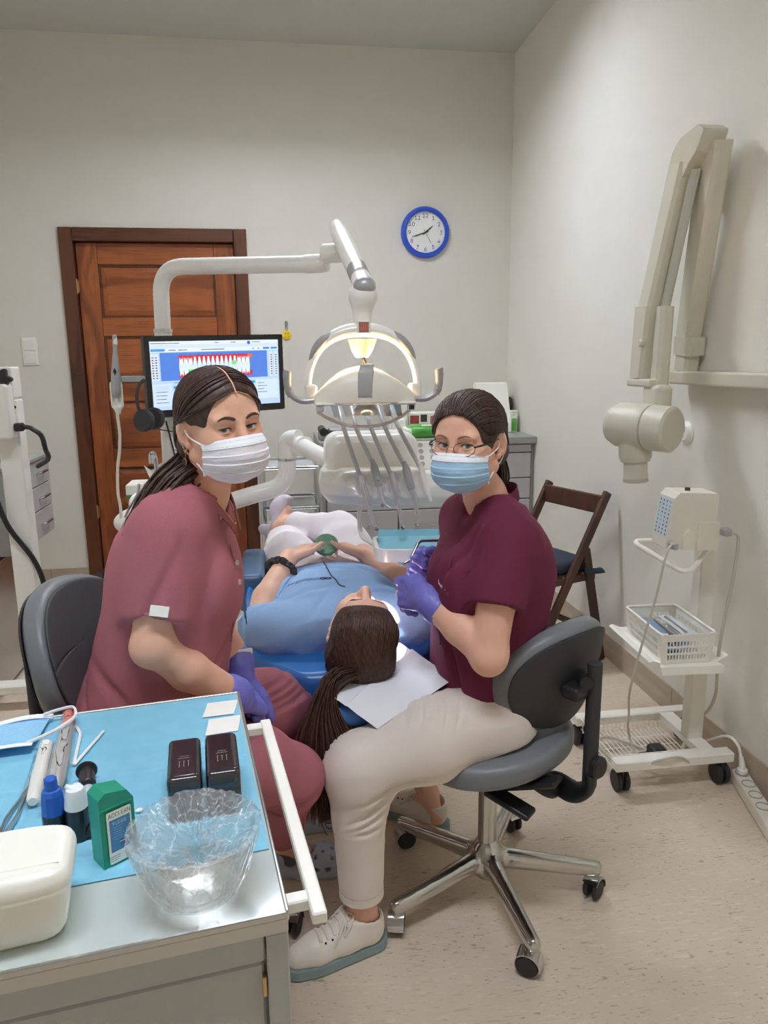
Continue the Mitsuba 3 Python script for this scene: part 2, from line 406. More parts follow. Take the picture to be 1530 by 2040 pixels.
def skirting(key, a, b, nrm, h, L):
    """Row of skirting tiles from a to b."""
    a, b, nrm = V(*a), V(*b), V(*nrm); n = int(np.linalg.norm(b - a) / L) + 1; e = unit(b - a)
    put(box(*(lambda q: (q.min(0), q.max(0)))(np.array([a, b + nrm * .006 + V(0, 0, h)]))), 'grout', None, key, False); tag(key, None, None, None, 'structure')
    for i in range(n):
        p, q = a + e * (i * L + .001), a + e * (min((i + 1) * L, np.linalg.norm(b - a)) - .001)
        if (q - p) @ e < .02: continue
        put(box(np.minimum(p, q + nrm * .011), np.maximum(p, q + nrm * .011) + V(0, 0, h), .0012), 'tile', key, 'tile', False)
skirting('baseboard_right', (XR, YB, 0), (XR, 1.0, 0), (-1, 0, 0), .113, .45)
skirting('baseboard_back', (XL, YB, 0), (DX0, YB, 0), (0, -1, 0), .117, .33)
skirting('baseboard_back_001', (DX1, YB, 0), (.2, YB, 0), (0, -1, 0), .117, .33)

# the two ceiling luminaires
for i, (x, y, lx, ly) in enumerate(CEILING_LAMPS):
    t = thing('ceiling_lamp', ['white flat ceiling lamp nearer the door, above the frame', 'white flat ceiling lamp over the foreground table'][i], 'ceiling lamp')
    fr_ = sg.box(x - lx / 2 - .025, y - ly / 2 - .025, x + lx / 2 + .025, y + ly / 2 + .025).difference(sg.box(x - lx / 2 - .001, y - ly / 2 - .001, x + lx / 2 + .001, y + ly / 2 + .001))
    put(extr(fr_, .105, trimesh.transformations.translation_matrix((0, 0, ZC - .105))), 'white_paint', t, 'housing', False)
    g = trimesh.Trimesh([(x - lx / 2, y - ly / 2, ZC - .004), (x - lx / 2, y + ly / 2, ZC - .004), (x + lx / 2, y + ly / 2, ZC - .004), (x + lx / 2, y - ly / 2, ZC - .004)], [[0, 1, 2], [0, 2, 3]], process=False)
    put(g, 'white_plastic', t, 'diffuser', False, emit={'type': 'rgb', 'value': list(LAMP_RADIANCE)})

# ---------------------------------------------------------------- door
d = 'door_1'
LX0, LX1, LZ = DX0 + .078, DX1 - .078, DZ - .076
cas = []
put(box((DX0, YB - .022, 0), (DX0 + .078, YB + .09, DZ), .004), 'frame_wood_tall', d, 'casing', label='dark brown door casing')
put(box((DX1 - .078, YB - .022, 0), (DX1, YB + .09, DZ), .004), 'frame_wood_tall', d, 'casing')
put(box((DX0 + .078, YB - .021, DZ - .076), (DX1 - .078, YB + .09, DZ), .004), 'frame_wood_wide', d, 'casing')
yb = YB + .02
put([box((LX0, yb + .045, .0), (LX1, yb + .05, LZ))], 'door_wood_tall', d, 'backing', False)
ST = .122
for x0, x1 in ((LX0 + .004, LX0 + ST), (LX1 - ST, LX1 - .004)):
    put(box((x0, yb, .008), (x1, yb + .045, LZ - .004), .003), 'door_wood_tall', d, 'stile')
zs = [LZ - .004, 1.960, 1.655, 1.545, 1.262, 1.155, .860, .745, .470, .365, .13, .008]
x0, x1 = LX0 + ST + .001, LX1 - ST - .001
for i in range(0, 12, 2):
    put(box((x0, yb, zs[i + 1]), (x1, yb + .045, zs[i]), .003), 'door_wood_wide', d, 'rail')
for i in range(1, 11, 2):
    a, b = zs[i + 1], zs[i]; k = .042
    o = [V(x0, yb + .02, a), V(x1, yb + .02, a), V(x1, yb + .02, b), V(x0, yb + .02, b)]
    q = [V(x0 + k, yb + .02, a + k), V(x1 - k, yb + .02, a + k), V(x1 - k, yb + .02, b - k), V(x0 + k, yb + .02, b - k)]
    pts = np.array([p + V(0, .012, 0) for p in o] + o + [p + V(0, -.012, 0) for p in q])
    put(hull(pts), 'door_wood_wide', d, 'panel', False)
    m = .012; mould = sg.box(x0, a, x1, b).difference(sg.box(x0 + m, a + m, x1 - m, b - m))
    put(extr(mould, .014, axes((0, yb + .024, 0), (1, 0, 0), (0, 0, 1), (0, -1, 0))), 'frame_wood_wide', d, 'moulding', False)
tag(d, 'brown wooden five panel door in a dark casing', None, None, 'structure')
for z in (1.79, .43):
    put([rod((LX0, YB - .004, z), (LX0, YB - .004, z + .085), .008), box((LX0 - .012, YB + .0, z + .01), (LX0 + .012, YB + .004, z + .075))], 'brass', d, 'hinge')

# ---------------------------------------------------------------- wall clock
c = V(.957, YB, 2.157); R = .152
t = thing('wall_clock', 'round white wall clock with a bright blue rim', 'clock')
mat('clock_blue', (22, 70, 190), .25, clearcoat=.6)
mat('clock_white', (240, 239, 235), .5)
fr = axes(c, (1, 0, 0), (0, 0, 1), (0, -1, 0))
put(lathe([(R - .028, .012), (R - .030, .030), (R - .022, .036), (R - .008, .034), (R, .022), (R, 0), (R - .028, 0)], c, (0, -1, 0), 72), 'clock_blue', t, 'rim')
put(disc(c, (0, -1, 0), R - .027, .014, 64), 'clock_white', t, 'face')
num = []
for h in range(1, 13):
    a = math.radians(90 - 30 * h); m = meshkit.text_mesh(str(h), .0235, .0006)
    m.vertices -= [m.vertices[:, 0].mean() * 0 + m.vertices[:, 0].max() / 2, .0118, 0]
    m.vertices += [math.cos(a) * .099, math.sin(a) * .099, .0142]
    num.append(xf(m, fr))
for k in range(60):
    a = math.radians(6 * k); num.append(xf(box((.1185, -.0006, .0142), (.1225, .0006, .0146)), fr @ trimesh.transformations.rotation_matrix(a, [0, 0, 1])))
put(num, 'soft_black', t, 'numerals', False)
def hand(angle, L, w, z, tail):
    return xf(extr([(-tail, -w), (L * .6, -w * 1.2), (L, 0), (L * .6, w * 1.2), (-tail, w)], .0012), fr @ trimesh.transformations.translation_matrix([0, 0, z]) @ rot(angle, [0, 0, 1]))
put(hand(90 - 30 * 1.7, .066, .0030, .017, .018), 'black_plastic', t, 'hour_hand', False)
put(hand(90 - 6 * 42, .098, .0024, .019, .022), 'black_plastic', t, 'minute_hand', False)
put([hand(90 - 6 * 25, .086, .0008, .0205, .022), disc(c + V(0, -.0205, 0), (0, -1, 0), .004, .003, 16)], 'black_plastic', t, 'second_hand', False)

# ---------------------------------------------------------------- light switch and hook
t = thing('light_switch', 'white double light switch on the wall beside the door', 'light switch')
sx, sz = -1.437, 1.46
put(box((sx - .044, YB - .010, sz - .082), (sx + .044, YB, sz + .082), .004), 'white_plastic', t, 'cover')
for z in (sz + .038, sz - .038):
    put([box((sx - .033, YB - .015, z - .033), (sx + .033, YB - .008, z + .033), .003)], 'white_gloss', t, 'rocker')
t = thing('key_fob', 'round yellow smiling fob hanging from a clip on the back wall', 'key fob')
mat('fob_yellow', (245, 205, 40), .4)
kx, kz = .083, 1.545
put(disc((kx, YB - .001, kz), (0, -1, 0), .029, .010, 32, .004), 'fob_yellow', t, 'disc')
put([disc((kx + s * .009, YB - .0105, kz + .008), (0, -1, 0), .0032, .0012, 12) for s in (-1, 1)] +
    [tube([(kx + .015 * math.cos(a), YB - .0112, kz + .015 * math.sin(a)) for a in np.linspace(math.pi * 1.12, math.pi * 1.88, 10)], .0012, 6)], 'black_plastic', t, 'face_print')
put([tube([(kx + .008 * math.cos(a), YB - .008, kz + .040 + .011 * math.sin(a)) for a in np.linspace(0, 2 * math.pi, 16, endpoint=False)], .0016, 6, True),
     box((kx - .009, YB - .014, kz + .050), (kx + .009, YB - .0005, kz + .085), .003)], 'steel', t, 'clip')

# ---------------------------------------------------------------- cabinets along the back wall, worktop
mat('cabinet_front', (172, 170, 171), .45)
t = thing('cabinet', 'long grey drawer cabinet under the worktop along the back wall', 'cabinet')
CX0, CX1, CY = .25, 1.485, 4.22
put(box((CX0, CY + .02, .17), (CX1 + .02, YB - .002, .896)), 'cabinet_grey', t, 'body', False)
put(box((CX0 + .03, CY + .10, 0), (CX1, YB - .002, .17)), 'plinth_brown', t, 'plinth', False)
puts([box((CX0 - .002, CY - .001, .17), (CX0 + .016, YB - .002, .896), .002), box((CX1 + .004, CY - .001, .0), (CX1 + .022, YB - .002, .896), .002)], 'worktop_grey', t, 'side_panel')
cols = [(CX0 + .018, .684, [.165, .527, .895]), (.688, 1.150, [.165, .527, .895]), (1.154, CX1, [.165, .31, .44, .567, .693, .845, .895])]
for x0, x1, zz in cols:
    for a, b in zip(zz, zz[1:]):
        k = put(box((x0 + .002, CY - .018, a + .002), (x1 - .002, CY + .01, b - .003), .003), 'cabinet_front', t, 'drawer')
        if b - a > .1 and a < .2 and b > .5: put(tube(fillet([(x0 + .10, CY - .018, b - .09), (x0 + .10, CY - .045, b - .09), (x0 + .24, CY - .045, b - .09), (x0 + .24, CY - .018, b - .09)], .01), .005, 8), 'steel', k, 'handle')
t = thing('worktop', 'long grey worktop on the drawer cabinet along the back wall', 'worktop')
put(box((CX0 - .02, CY - .04, .897), (XR - .001, YB - .001, .938), .005, 2), 'worktop_grey', t, 'slab')
# things on it
WZ = .9385
mat('wipe_green', (88, 172, 72), .3, clearcoat=.4)
t = thing('wipes_pack', 'soft green and white pack of wipes on the grey worktop', 'wipes')
s = Vol((.73, 4.22, WZ), (.98, 4.42, 1.02), .006)
s.rbox((.855, 4.33, WZ + .034), (.10, .07, .034), .03); s.ell((.855, 4.30, WZ + .05), (.07, .05, .025), k=.02)
put(puff(relax(s.mesh()), lambda v: folds(v, (1, 0, 0), 30, .003, 4)), 'wipe_green', t, 'pack', True)
s = Vol((.715, 4.22, WZ), (.80, 4.42, 1.02), .005); s.rbox((.762, 4.33, WZ + .030), (.022, .072, .027), .014)
put(relax(s.mesh()), 'white_plastic', t, 'end_flap', True)
put(box((.835, 4.255, WZ + .066), (.90, 4.32, WZ + .076), .005, 2), 'white_plastic', t, 'lid')
t = thing('carton', 'low white carton with a dark red label behind the green wipes', 'box')
put(box((.80, 4.47, WZ), (1.00, 4.60, WZ + .13), .003), 'white_plastic', t, 'box')
f = Flat(); f.rect(.005, .065, .06, .115, (150, 60, 60)); f.rect(.07, .075, .11, .12, (70, 50, 48)); f.rect(.13, .06, .19, .11, (176, 90, 84)); f.rect(.02, .02, .15, .04, (190, 188, 184))
m, c = f.mesh(axes((.80, 4.4695, WZ), (1, 0, 0), (0, 0, 1), (0, -1, 0))); put(m, 'print', t, 'label_print', color=c)
t = thing('carton', 'small white and green carton standing at the right end of the worktop', 'box')
M = rotz(-12, (1.452, 4.50, WZ))
put(cbox((0, 0, .066), (.070, .05, .132), .002, M=M), 'white_plastic', t, 'box')
f = Flat(); f.poly(rrect(.034, .006, .068, .085, .012), (100, 178, 80)); f.rect(.034, .006, .068, .06, (92, 170, 72)); f.text('Derm', .038, .117, .009, (60, 70, 62)); f.text('med', .040, .103, .008, (60, 70, 62))
f.poly(sg.Point(.025, .095).buffer(.007), (190, 160, 120))
for k in range(7): f.rect(.006, .012 + k * .009, .024 + (k % 3) * .003, .015 + k * .009, (170, 172, 170))
m, c = f.mesh(M @ axes((-.035, -.0255, 0), (1, 0, 0), (0, 0, 1), (0, -1, 0))); put(m, 'print', t, 'label_print', color=c)
t = thing('thermosealer', 'white slanted tabletop device with a black side knob in the corner', 'device')
M = rotz(-6, (1.345, 4.56, WZ))
prof = [(-.11, 0), (.13, 0), (.15, .03), (.13, .27), (.09, .285), (.05, .28), (-.09, .08), (-.11, .05)]
put(extr(sg.Polygon(prof).buffer(.008), .20, M @ axes((-.10, 0, .008), (0, 1, 0), (0, 0, 1), (1, 0, 0))), 'white_gloss', t, 'housing')
put([cbox((0, -.012, .165), (.17, .004, .20), .002, M=M @ rot(-35, [1, 0, 0], (0, -.01, .165)))], 'warm_plastic', t, 'front_panel')
put(xf(disc((.112, .10, .165), (1, 0, 0), .043, .03, 32, .006), M), 'soft_black', t, 'knob')
put(xf(disc((.07, -.055, .10), (0, -.8, .6), .012, .01, 20), M), 'soft_black', t, 'button')
t = thing('dispenser', 'white upright dispenser on the worktop behind the dental lamp', 'dispenser')
put([box((.665, 4.42, WZ), (.785, 4.55, WZ + .205), .012, 2), box((.68, 4.40, WZ + .02), (.77, 4.44, WZ + .10), .008, 2)], 'white_plastic', t, 'body')
t = thing('instrument_case', 'long low black instrument case on the worktop behind the console', 'case')
put([box((.29, 4.26, WZ), (.60, 4.42, WZ + .052), .01, 2)], 'soft_black', t, 'case')
put([box((.30, 4.255, WZ + .052), (.59, 4.41, WZ + .062), .004)], 'grey_plastic', t, 'lid')
t = thing('roll_holder', 'grey roll holder with a black end cap at the left end of the worktop', 'holder')
put([box((.245, 4.25, WZ), (.285, 4.50, WZ + .05), .006)], 'cabinet_grey', t, 'stand'); put([rod((.262, 4.235, WZ + .05), (.262, 4.45, WZ + .05), .022, 24)], 'black_plastic', t, 'roll')

# wire trolley
t = thing('wire_trolley', 'chrome trolley with clear plastic shelves between the door and the cabinet', 'trolley')
mat('smoked_shelf', (170, 176, 180), .25, clearcoat=.5)
X0, X1, Y0, Y1 = -.085, .20, 3.70, 4.05
for x in (X0, X1):
    put(tube(fillet([(x, Y0, .05), (x, Y0, .93), (x, Y1, .93), (x, Y1, .05)], .05), .012, 10), 'chrome', t, 'side_frame')
for z in (.86, .655, .44, .2):
    k = put(box((X0 + .012, Y0 + .012, z - .008), (X1 - .012, Y1 - .012, z), .004), 'smoked_shelf', t, 'shelf')
    puts([tube(fillet([(X0, Y0 - .004, z + .012), (X1, Y0 - .004, z + .012)], .0), .007, 8), tube([(X0, Y1, z + .012), (X1, Y1, z + .012)], .007, 8)], 'chrome', k, 'rail')
for x, y in ((X0, Y0), (X1, Y0), (X0, Y1), (X1, Y1)): put([disc((x - .011, y, .028), (1, 0, 0), .028, .022, 20, .004)], 'black_rubber', t, 'castor')
mat('clear_box', (196, 205, 214), .2, clearcoat=.6)
for i, (z, c) in enumerate(((.44, 'clear_box'), (.2, 'clear_box'))):
    o = thing('storage_box', ['translucent storage box on the middle shelf of the chrome trolley', 'translucent storage box on the lowest shelf of the chrome trolley'][i], 'box')
    q = rrect(X0 + .03, Y0 + .03, X1 - .03, Y1 - .04, .02)
    put([extr(q.difference(q.buffer(-.004)), .13, trimesh.transformations.translation_matrix((0, 0, z + .001))), extr(q, .004, trimesh.transformations.translation_matrix((0, 0, z + .001)))], c, o, 'tray')
    put(box((X0 + .05, Y0 + .06, z + .006), (X1 - .05, Y1 - .07, z + .06), .01, 2), 'clear_box', o, 'pouches')

# hanging drawer unit and floor cabinet along the left wall
t = thing('wall_drawer_unit', 'grey wall hung unit with three drawers left of the door', 'cabinet')
UX, UY0, UY1 = -1.13, 3.30, 3.86
put(box((XL + .001, UY0, .575), (UX - .018, UY1, .945), .003), 'worktop_grey', t, 'body')
for a, b in ((.575, .705), (.709, .82), (.824, .94)):
    k = put(box((UX - .018, UY0 + .002, a), (UX, UY1 - .002, b), .003), 'cabinet_front', t, 'drawer')
    zc = (a + b) / 2
    put([tube(fillet([(UX, 3.66, zc), (UX + .022, 3.66, zc + .004), (UX + .022, 3.76, zc + .004), (UX, 3.76, zc)], .012), .006, 8)], 'steel', k, 'handle')
put(box((XL + .001, UY0 - .01, .945), (UX + .012, UY1 + .01, .962), .003), 'worktop_grey', t, 'top_board')
t = thing('floor_cabinet', 'dark grey floor cabinet at the left edge below the hung drawers', 'cabinet')
put([box((XL + .001, 3.02, .02), (-1.20, 3.6, .56), .003)], 'aluminium', t, 'body'); put(box((XL + .001, 3.04, .0), (-1.22, 3.58, .02)), 'aluminium', t, 'plinth', False)
put(box((XL + .02, 3.012, .05), (-1.215, 3.02, .54), .002), 'grey_plastic', t, 'door')

# equipment stand at the left edge
t = thing('equipment_stand', 'white equipment post with a black star knob at the left edge', 'stand')
put([box((-.868, 2.47, .10), (-.800, 2.54, 1.285), .006, 2)], 'white_gloss', t, 'post')
put(box((-.872, 2.463, 1.288), (-.803, 2.547, 1.385), .006, 2), 'white_plastic', t, 'clamp')
k = put([box((-1.05, 2.40, 1.165), (-.80, 2.462, 1.335), .012, 2)], 'white_plastic', t, 'control_box')
star = sg.Polygon([((.030 + .0055 * math.cos(6 * a)) * math.cos(a), (.030 + .0055 * math.cos(6 * a)) * math.sin(a)) for a in np.linspace(0, 2 * math.pi, 72, endpoint=False)])
put([extr(star, .018, axes((-.826, 2.44, 1.348), (1, 0, 0), (0, 0, 1), (0, -1, 0))), rod((-.826, 2.465, 1.348), (-.826, 2.43, 1.348), .012)], 'black_plastic', t, 'star_knob')
put(disc((-.806, 2.4695, 1.262), (0, -1, 0), .005, .002, 14), 'black_plastic', t, 'screw')
put([box((-.80, 2.42, 1.19), (-.775, 2.45, 1.215), .004), rod((-.775, 2.435, 1.203), (-.752, 2.435, 1.2), .008, 10, .006)], 'black_plastic', t, 'plug')
put(tube(spline([(-.755, 2.435, 1.20), (-.728, 2.44, 1.175), (-.722, 2.45, 1.13), (-.74, 2.53, 1.09), (-.79, 2.58, 1.06)], 8), .0075, 8), 'black_plastic', t, 'cable')
put(tube(spline([(-.90, 2.56, 1.10), (-.885, 2.45, 1.04), (-.882, 2.45, .97), (-.855, 2.45, .88), (-.80, 2.46, .78), (-.775, 2.46, .70), (-.770, 2.46, .60), (-.775, 2.5, .45), (-.80, 2.56, .2), (-.80, 2.60, .09)], 8), .0085, 8), 'black_plastic', t, 'cable')
put([box((-1.35, 2.47, .06), (-.72, 2.54, .10), .006), box((-1.35, 3.02, .06), (-.95, 3.09, .10), .006), box((-1.30, 2.47, .06), (-1.23, 3.09, .10), .006), box((-.868, 2.45, .06), (-.80, 2.56, .14), .006)], 'white_paint', t, 'base')
for x, y in ((-.74, 2.505), (-.98, 3.055), (-1.3, 2.505), (-1.3, 3.055)): put(disc((x - .012, y, .03), (1, 0, 0), .03, .024, 20, .004), 'black_rubber', t, 'castor')
t = thing('cable', 'white cable lying on the floor behind the grey stool at left', 'cable')
put(tube(spline([(-1.28, 4.45, .012), (-1.15, 4.42, .012), (-1.0, 4.30, .012), (-.85, 4.20, .012), (-.7, 4.2, .012)], 8), .011, 8), 'white_plastic', t, 'lead')

# black foot control table
t = thing('foot_control', 'black pedal unit with a riveted top near the door behind the left stool', 'foot control')
put(extr(sg.Polygon([(-.92, 3.30), (-.70, 3.18), (-.52, 3.32), (-.60, 3.62), (-.82, 3.55)]).buffer(.012), .03, trimesh.transformations.translation_matrix((0, 0, .40))), 'black_plastic', t, 'top_plate')
put([box((-.76, 3.24, .0), (-.56, 3.5, .40), .01)], 'black_plastic', t, 'column')
put([box((-.845, 3.30, .27), (-.765, 3.48, .398), .006)], 'clear_box', t, 'reservoir')
puts([disc(p, (-.5, -.86, 0), .008, .006, 12) for p in ((-.90, 3.285, .415), (-.86, 3.262, .415), (-.80, 3.23, .415), (-.745, 3.20, .415))], 'steel', t, 'rivet')
t = thing('pedal', 'black pedal box lying on top of the riveted pedal unit', 'pedal')
put([box((-.79, 3.30, .431), (-.60, 3.44, .495), .012, 2)], 'black_plastic', t, 'body')
put([rod((-.625, 3.29, .52), (-.56, 3.33, .53), .032, 16)], 'black_rubber', t, 'knob')
put([disc((-.635, 3.298, .46), (0, -1, 0), .009, .01, 12), disc((-.60, 3.298, .46), (0, -1, 0), .009, .01, 12)], 'steel', t, 'socket')

# ---------------------------------------------------------------- folding wooden chair
t = thing('folding_chair', 'dark brown wooden folding chair with a navy cushion by the right wall', 'chair')
# local: x = across the chair (width), the chair faces away from the wall
def bar(a, b, w, th, up, m='chair_wood', name='leg', r=.006):
    a, b = V(*a), V(*b); M = frame((a + b) / 2, b - a, up)
    return put(cbox((0, 0, 0), (w, th, np.linalg.norm(b - a)), r, 2, M=M), m, t, name)
FC = {'nf': (1.135, 3.05, .03), 'nb': (1.475, 3.115, .0), 'fb': (1.405, 3.50, .0), 'ntop': (1.468, 3.16, .765), 'ftop': (1.285, 3.345, .815)}
wd = unit(V(-.40, 1.0, 0)) * .375                     # near side to far side
back = unit(V(.93, .37, 0))
def side(o):
    o = V(*o)
    hi, lo = o + V(0, 0, .80) + back * .02, o + V(0, 0, .018) - back * .42
    ft, tp = o + V(0, 0, .0) + back * .03, o + V(0, 0, .555) - back * .10
    bar(lo, hi, .022, .042, wd, name='back_post'); bar(ft, tp + 0 * wd, .022, .042, wd, name='rear_leg')
    return lo, hi, ft, tp
o = V(1.435, 3.085, 0)
n = side(o); f_ = side(o + wd)
bar(n[1] * .93 + n[0] * .07 - V(0, 0, .0), f_[1] * .93 + f_[0] * .07, .085, .018, (0, 0, 1), name='back_rail')
bar(n[2] + V(0, 0, .14) - back * .03, f_[2] + V(0, 0, .14) - back * .03, .03, .016, (0, 0, 1), name='stretcher')
bar(n[0] * .82 + n[1] * .18, f_[0] * .82 + f_[1] * .18, .03, .016, (0, 0, 1), name='stretcher')
sc = o + wd / 2 - back * .20 + V(0, 0, .42)
for s in (.025, .975):
    p = o + wd * s + V(0, 0, .42); bar(p - back * .36, p - back * .03, .032, .02, (0, 0, 1), name='seat_rail')
for i in range(6):
    p = o + V(0, 0, .437) - back * (.06 + .058 * i); bar(p + wd * .04, p + wd * .96, .046, .014, back, name='seat_slat')
mat('navy_cloth', (42, 50, 64), .85, bump=(proc(lambda p, n, uv: fbm(p.x * 220, p.y * 220, p.z * 220, 2)), .0008))
u = thing('seat_cushion', 'navy blue cushion tied on the wooden folding chair', 'cushion')
M = axes(sc + V(0, 0, .05), unit(wd), -back, (0, 0, 1))
s = Vol((-.2, -.21, -.05), (.2, .21, .06), .008); s.rbox((0, 0, 0), (.165, .17, .026), .024); m = s.mesh()
put(xf(puff(relax(m), lambda v: .006 * np.cos(v[:, 0] * 9) * np.cos(v[:, 1] * 9) + folds(v, (1, 0, 0), 18, .002)), M), 'navy_cloth', u, 'pad', True)
put([tube(spline([sc + wd * .5 + V(0, 0, .045) + back * .15, o + wd * 1.0 + V(0, 0, .45) - back * .0, o + wd * 1.05 + V(0, 0, .42) - back * .04], 6), .008, 8, flat=(1, 2)),
     tube(spline([sc - wd * .5 + V(0, 0, .045) + back * .13, o - wd * .03 + V(0, 0, .455) - back * .10, o - wd * .05 + V(0, 0, .45) - back * .05, o - wd * .03 + V(0, 0, .445) + back * .0], 6), .010, 8, flat=(.6, 1.8))], 'navy_cloth', u, 'tie', True)

# ---------------------------------------------------------------- x-ray arm on the right wall
t = thing('xray_machine', 'beige folded x-ray arm with a round tube head on the right wall', 'x-ray machine')
put(box((1.435, 1.2, 1.295), (1.488, 2.605, 1.342), .008, 2), 'xray_plastic', t, 'wall_bracket')
puts([box((1.485, 1.25, 1.25), (XR, 1.45, 1.40), .01), box((1.485, 2.30, 1.31), (XR, 2.36, 1.335), .004)], 'xray_plastic', t, 'mounting_plate')
def beam(a, b, w, d, wv, name, m='xray_plastic', w2=None, r=.012):
    a, b = V(*a), V(*b); M = frame(a, b - a, wv); L = np.linalg.norm(b - a); w2 = w2 or w
    pts = []
    for z, ww in ((0, w), (L, w2)):
        for sx in (-1, 1):
            for sy in (-1, 1):
                pts += [(sx * (ww / 2 - r), sy * d / 2, z), (sx * ww / 2, sy * (d / 2 - r), z)]
    return put(xf(hull(pts), M), m, t, name, 20)
# outer arm (down to the bracket) and inner arm (down to the head); they meet at the top
beam((1.462, 2.53, 1.452), (1.425, 2.38, 2.07), .085, .062, (0, 1, 0), 'outer_arm', w2=.115)
put(extr(sg.Polygon([(2.535, 1.985), (2.51, 2.055), (2.47, 2.085), (2.37, 2.10), (2.345, 2.085), (2.375, 2.04), (2.42, 2.01), (2.455, 1.97)]).buffer(.010), .085, axes((1.350, 0, 0), (0, 1, 0), (0, 0, 1), (1, 0, 0))), 'xray_plastic', t, 'elbow_cover')
beam((1.30, 2.525, 1.535), (1.368, 2.485, 2.02), .085, .05, (0, 1, 0), 'inner_arm', w2=.095)
beam((1.325, 2.470, 1.50), (1.385, 2.425, 1.99), .035, .03, (0, 1, 0), 'inner_rod', 'xray_grey')
put(tube([(1.33, 2.455, 1.53), (1.39, 2.41, 1.99)], .007, 8), 'xray_grey', t, 'rod')
beam((1.470, 2.532, 1.40), (1.466, 2.525, 1.462), .105, .074, (0, 1, 0), 'lower_collar')
beam((1.468, 2.54, 1.343), (1.468, 2.533, 1.41), .085, .058, (0, 1, 0), 'lower_joint')
beam((1.292, 2.53, 1.320), (1.298, 2.52, 1.565), .085, .056, (0, 1, 0), 'yoke_joint', w2=.105)
beam((1.31, 2.435, 1.19), (1.325, 2.45, 1.56), .062, .05, (0, 1, 0), 'yoke', w2=.05)
put(box((1.262, 2.415, 1.290), (1.33, 2.58, 1.318), .008, 2), 'xray_plastic', t, 'yoke_plate')
put(disc((1.268, 2.485, 1.44), (-1, -.2, 0), .012, .014, 20, .004), 'xray_plastic', t, 'knob')
ha = unit(V(-.50, .86, .03)); hc = V(1.282, 2.365, 1.155)
put(lathe([(0, -.055), (.070, -.055), (.078, -.047), (.078, .025), (.074, .025)], hc, ha, 48), 'xray_plastic', t, 'head_cap')
put(lathe([(.0745, .025), (.0745, .035), (0, .035)], hc, ha, 48), 'xray_grey', t, 'head_seam')
put(lathe([(0, .033), (.077, .033), (.080, .05), (.078, .15), (.064, .178), (0, .186)], hc, ha, 48), 'xray_plastic', t, 'head')
put(box((1.27, 2.37, 1.14), (1.335, 2.48, 1.30), .02, 2), 'xray_plastic', t, 'head_bracket')
ca = hc + ha * .09
put(lathe([(.055, .0), (.056, .085), (.048, .105), (0, .105)], ca + V(0, 0, -.02), (.05, -.06, -1), 36), 'xray_plastic', t, 'cone_socket')
put(lathe([(.040, .09), (.042, .165), (0, .165)], ca + V(0, 0, -.02), (.05, -.06, -1), 36), 'xray_plastic', t, 'cone')
put(lathe([(.0425, .163), (.0435, .175), (.036, .178), (.03, .16)], ca + V(0, 0, -.02), (.05, -.06, -1), 36), 'xray_grey', t, 'cone_rim')
put(disc(hc + V(.072, .02, -.005), (1, .1, 0), .030, .022, 28, .006), 'xray_plastic', t, 'hub')
t = thing('socket_cover', 'small round white cover on the right wall under the x-ray arm', 'socket cover')
put(lathe([(.042, 0), (.042, .006), (.03, .017), (0, .021)], (XR - .0005, 2.572, 1.116), (-1, 0, 0), 36), 'white_plastic', t, 'cap')

# ---------------------------------------------------------------- white trolley with the scaler unit
t = thing('equipment_trolley', 'white steel trolley on black castors by the right wall', 'trolley')
put(box((1.345, 2.15, .115), (1.400, 2.20, .86), .004), 'white_paint', t, 'post')
put(box((1.035, 2.035, .085), (1.445, 2.08, .118), .003), 'white_paint', t, 'base_bar')
put(box((1.03, 2.345, .085), (1.475, 2.39, .118), .003), 'white_paint', t, 'base_bar')
put(box((1.345, 2.08, .088), (1.40, 2.345, .116), .003), 'white_paint', t, 'cross_bar')
gr = [box((1.05 + i * .016, 2.07, .069), (1.0525 + i * .016, 2.355, .0715)) for i in range(19)] + [box((1.045, y, .0665), (1.345, y + .0025, .069)) for y in (2.09, 2.15, 2.21, 2.27, 2.33)]
gr += [tube([(1.045, 2.085, .115), (1.345, 2.085, .115), (1.345, 2.34, .115), (1.045, 2.34, .115)], .003, 6, True)]
for y in (2.085, 2.34): gr += [box((1.05 + i * .016, y - .001, .069), (1.052 + i * .016, y + .001, .115)) for i in range(19)]
put(gr, 'white_paint', t, 'wire_grid', False)
for x, y in ((1.07, 2.075), (1.415, 2.065), (1.055, 2.38), (1.45, 2.37)):
    k = put([disc((x - .021, y, .036), (1, 0, 0), .036, .016, 24, .004), disc((x + .005, y, .036), (1, 0, 0), .036, .016, 24, .004), box((x - .006, y - .02, .03), (x + .006, y + .02, .085), .003)], 'black_rubber', t, 'castor')
sp = [(1.035, 2.02), (1.36, 2.02), (1.36, 2.39), (1.085, 2.39), (1.05, 2.34)]
put([extr(sg.Polygon([(1.15, 2.02), (1.335, 2.005), (1.40, 2.05), (1.40, 2.33), (1.17, 2.345)]), .003, trimesh.transformations.translation_matrix((0, 0, .455))),
     sheet(np.array([[(1.15, 2.02, .458), (1.335, 2.005, .458)], [(1.145, 2.005, .452), (1.345, 1.99, .452)], [(1.15, 2.0, .428), (1.345, 1.985, .428)]], float), .003),
     sheet(np.array([[(1.155, 2.02, .458), (1.172, 2.345, .458)], [(1.125, 2.015, .470), (1.142, 2.345, .470)], [(1.115, 2.02, .464), (1.132, 2.345, .464)]], float), .003)], 'white_paint', t, 'shelf', 20)
put(tube(fillet([(1.372, 2.16, .812), (1.14, 2.20, .808), (1.125, 2.17, .806), (1.205, 2.03, .752), (1.235, 2.03, .752), (1.365, 2.12, .812)], .03), .0085, 10), 'white_paint', t, 'handle')
mat('device_beige', (218, 212, 198), .45)
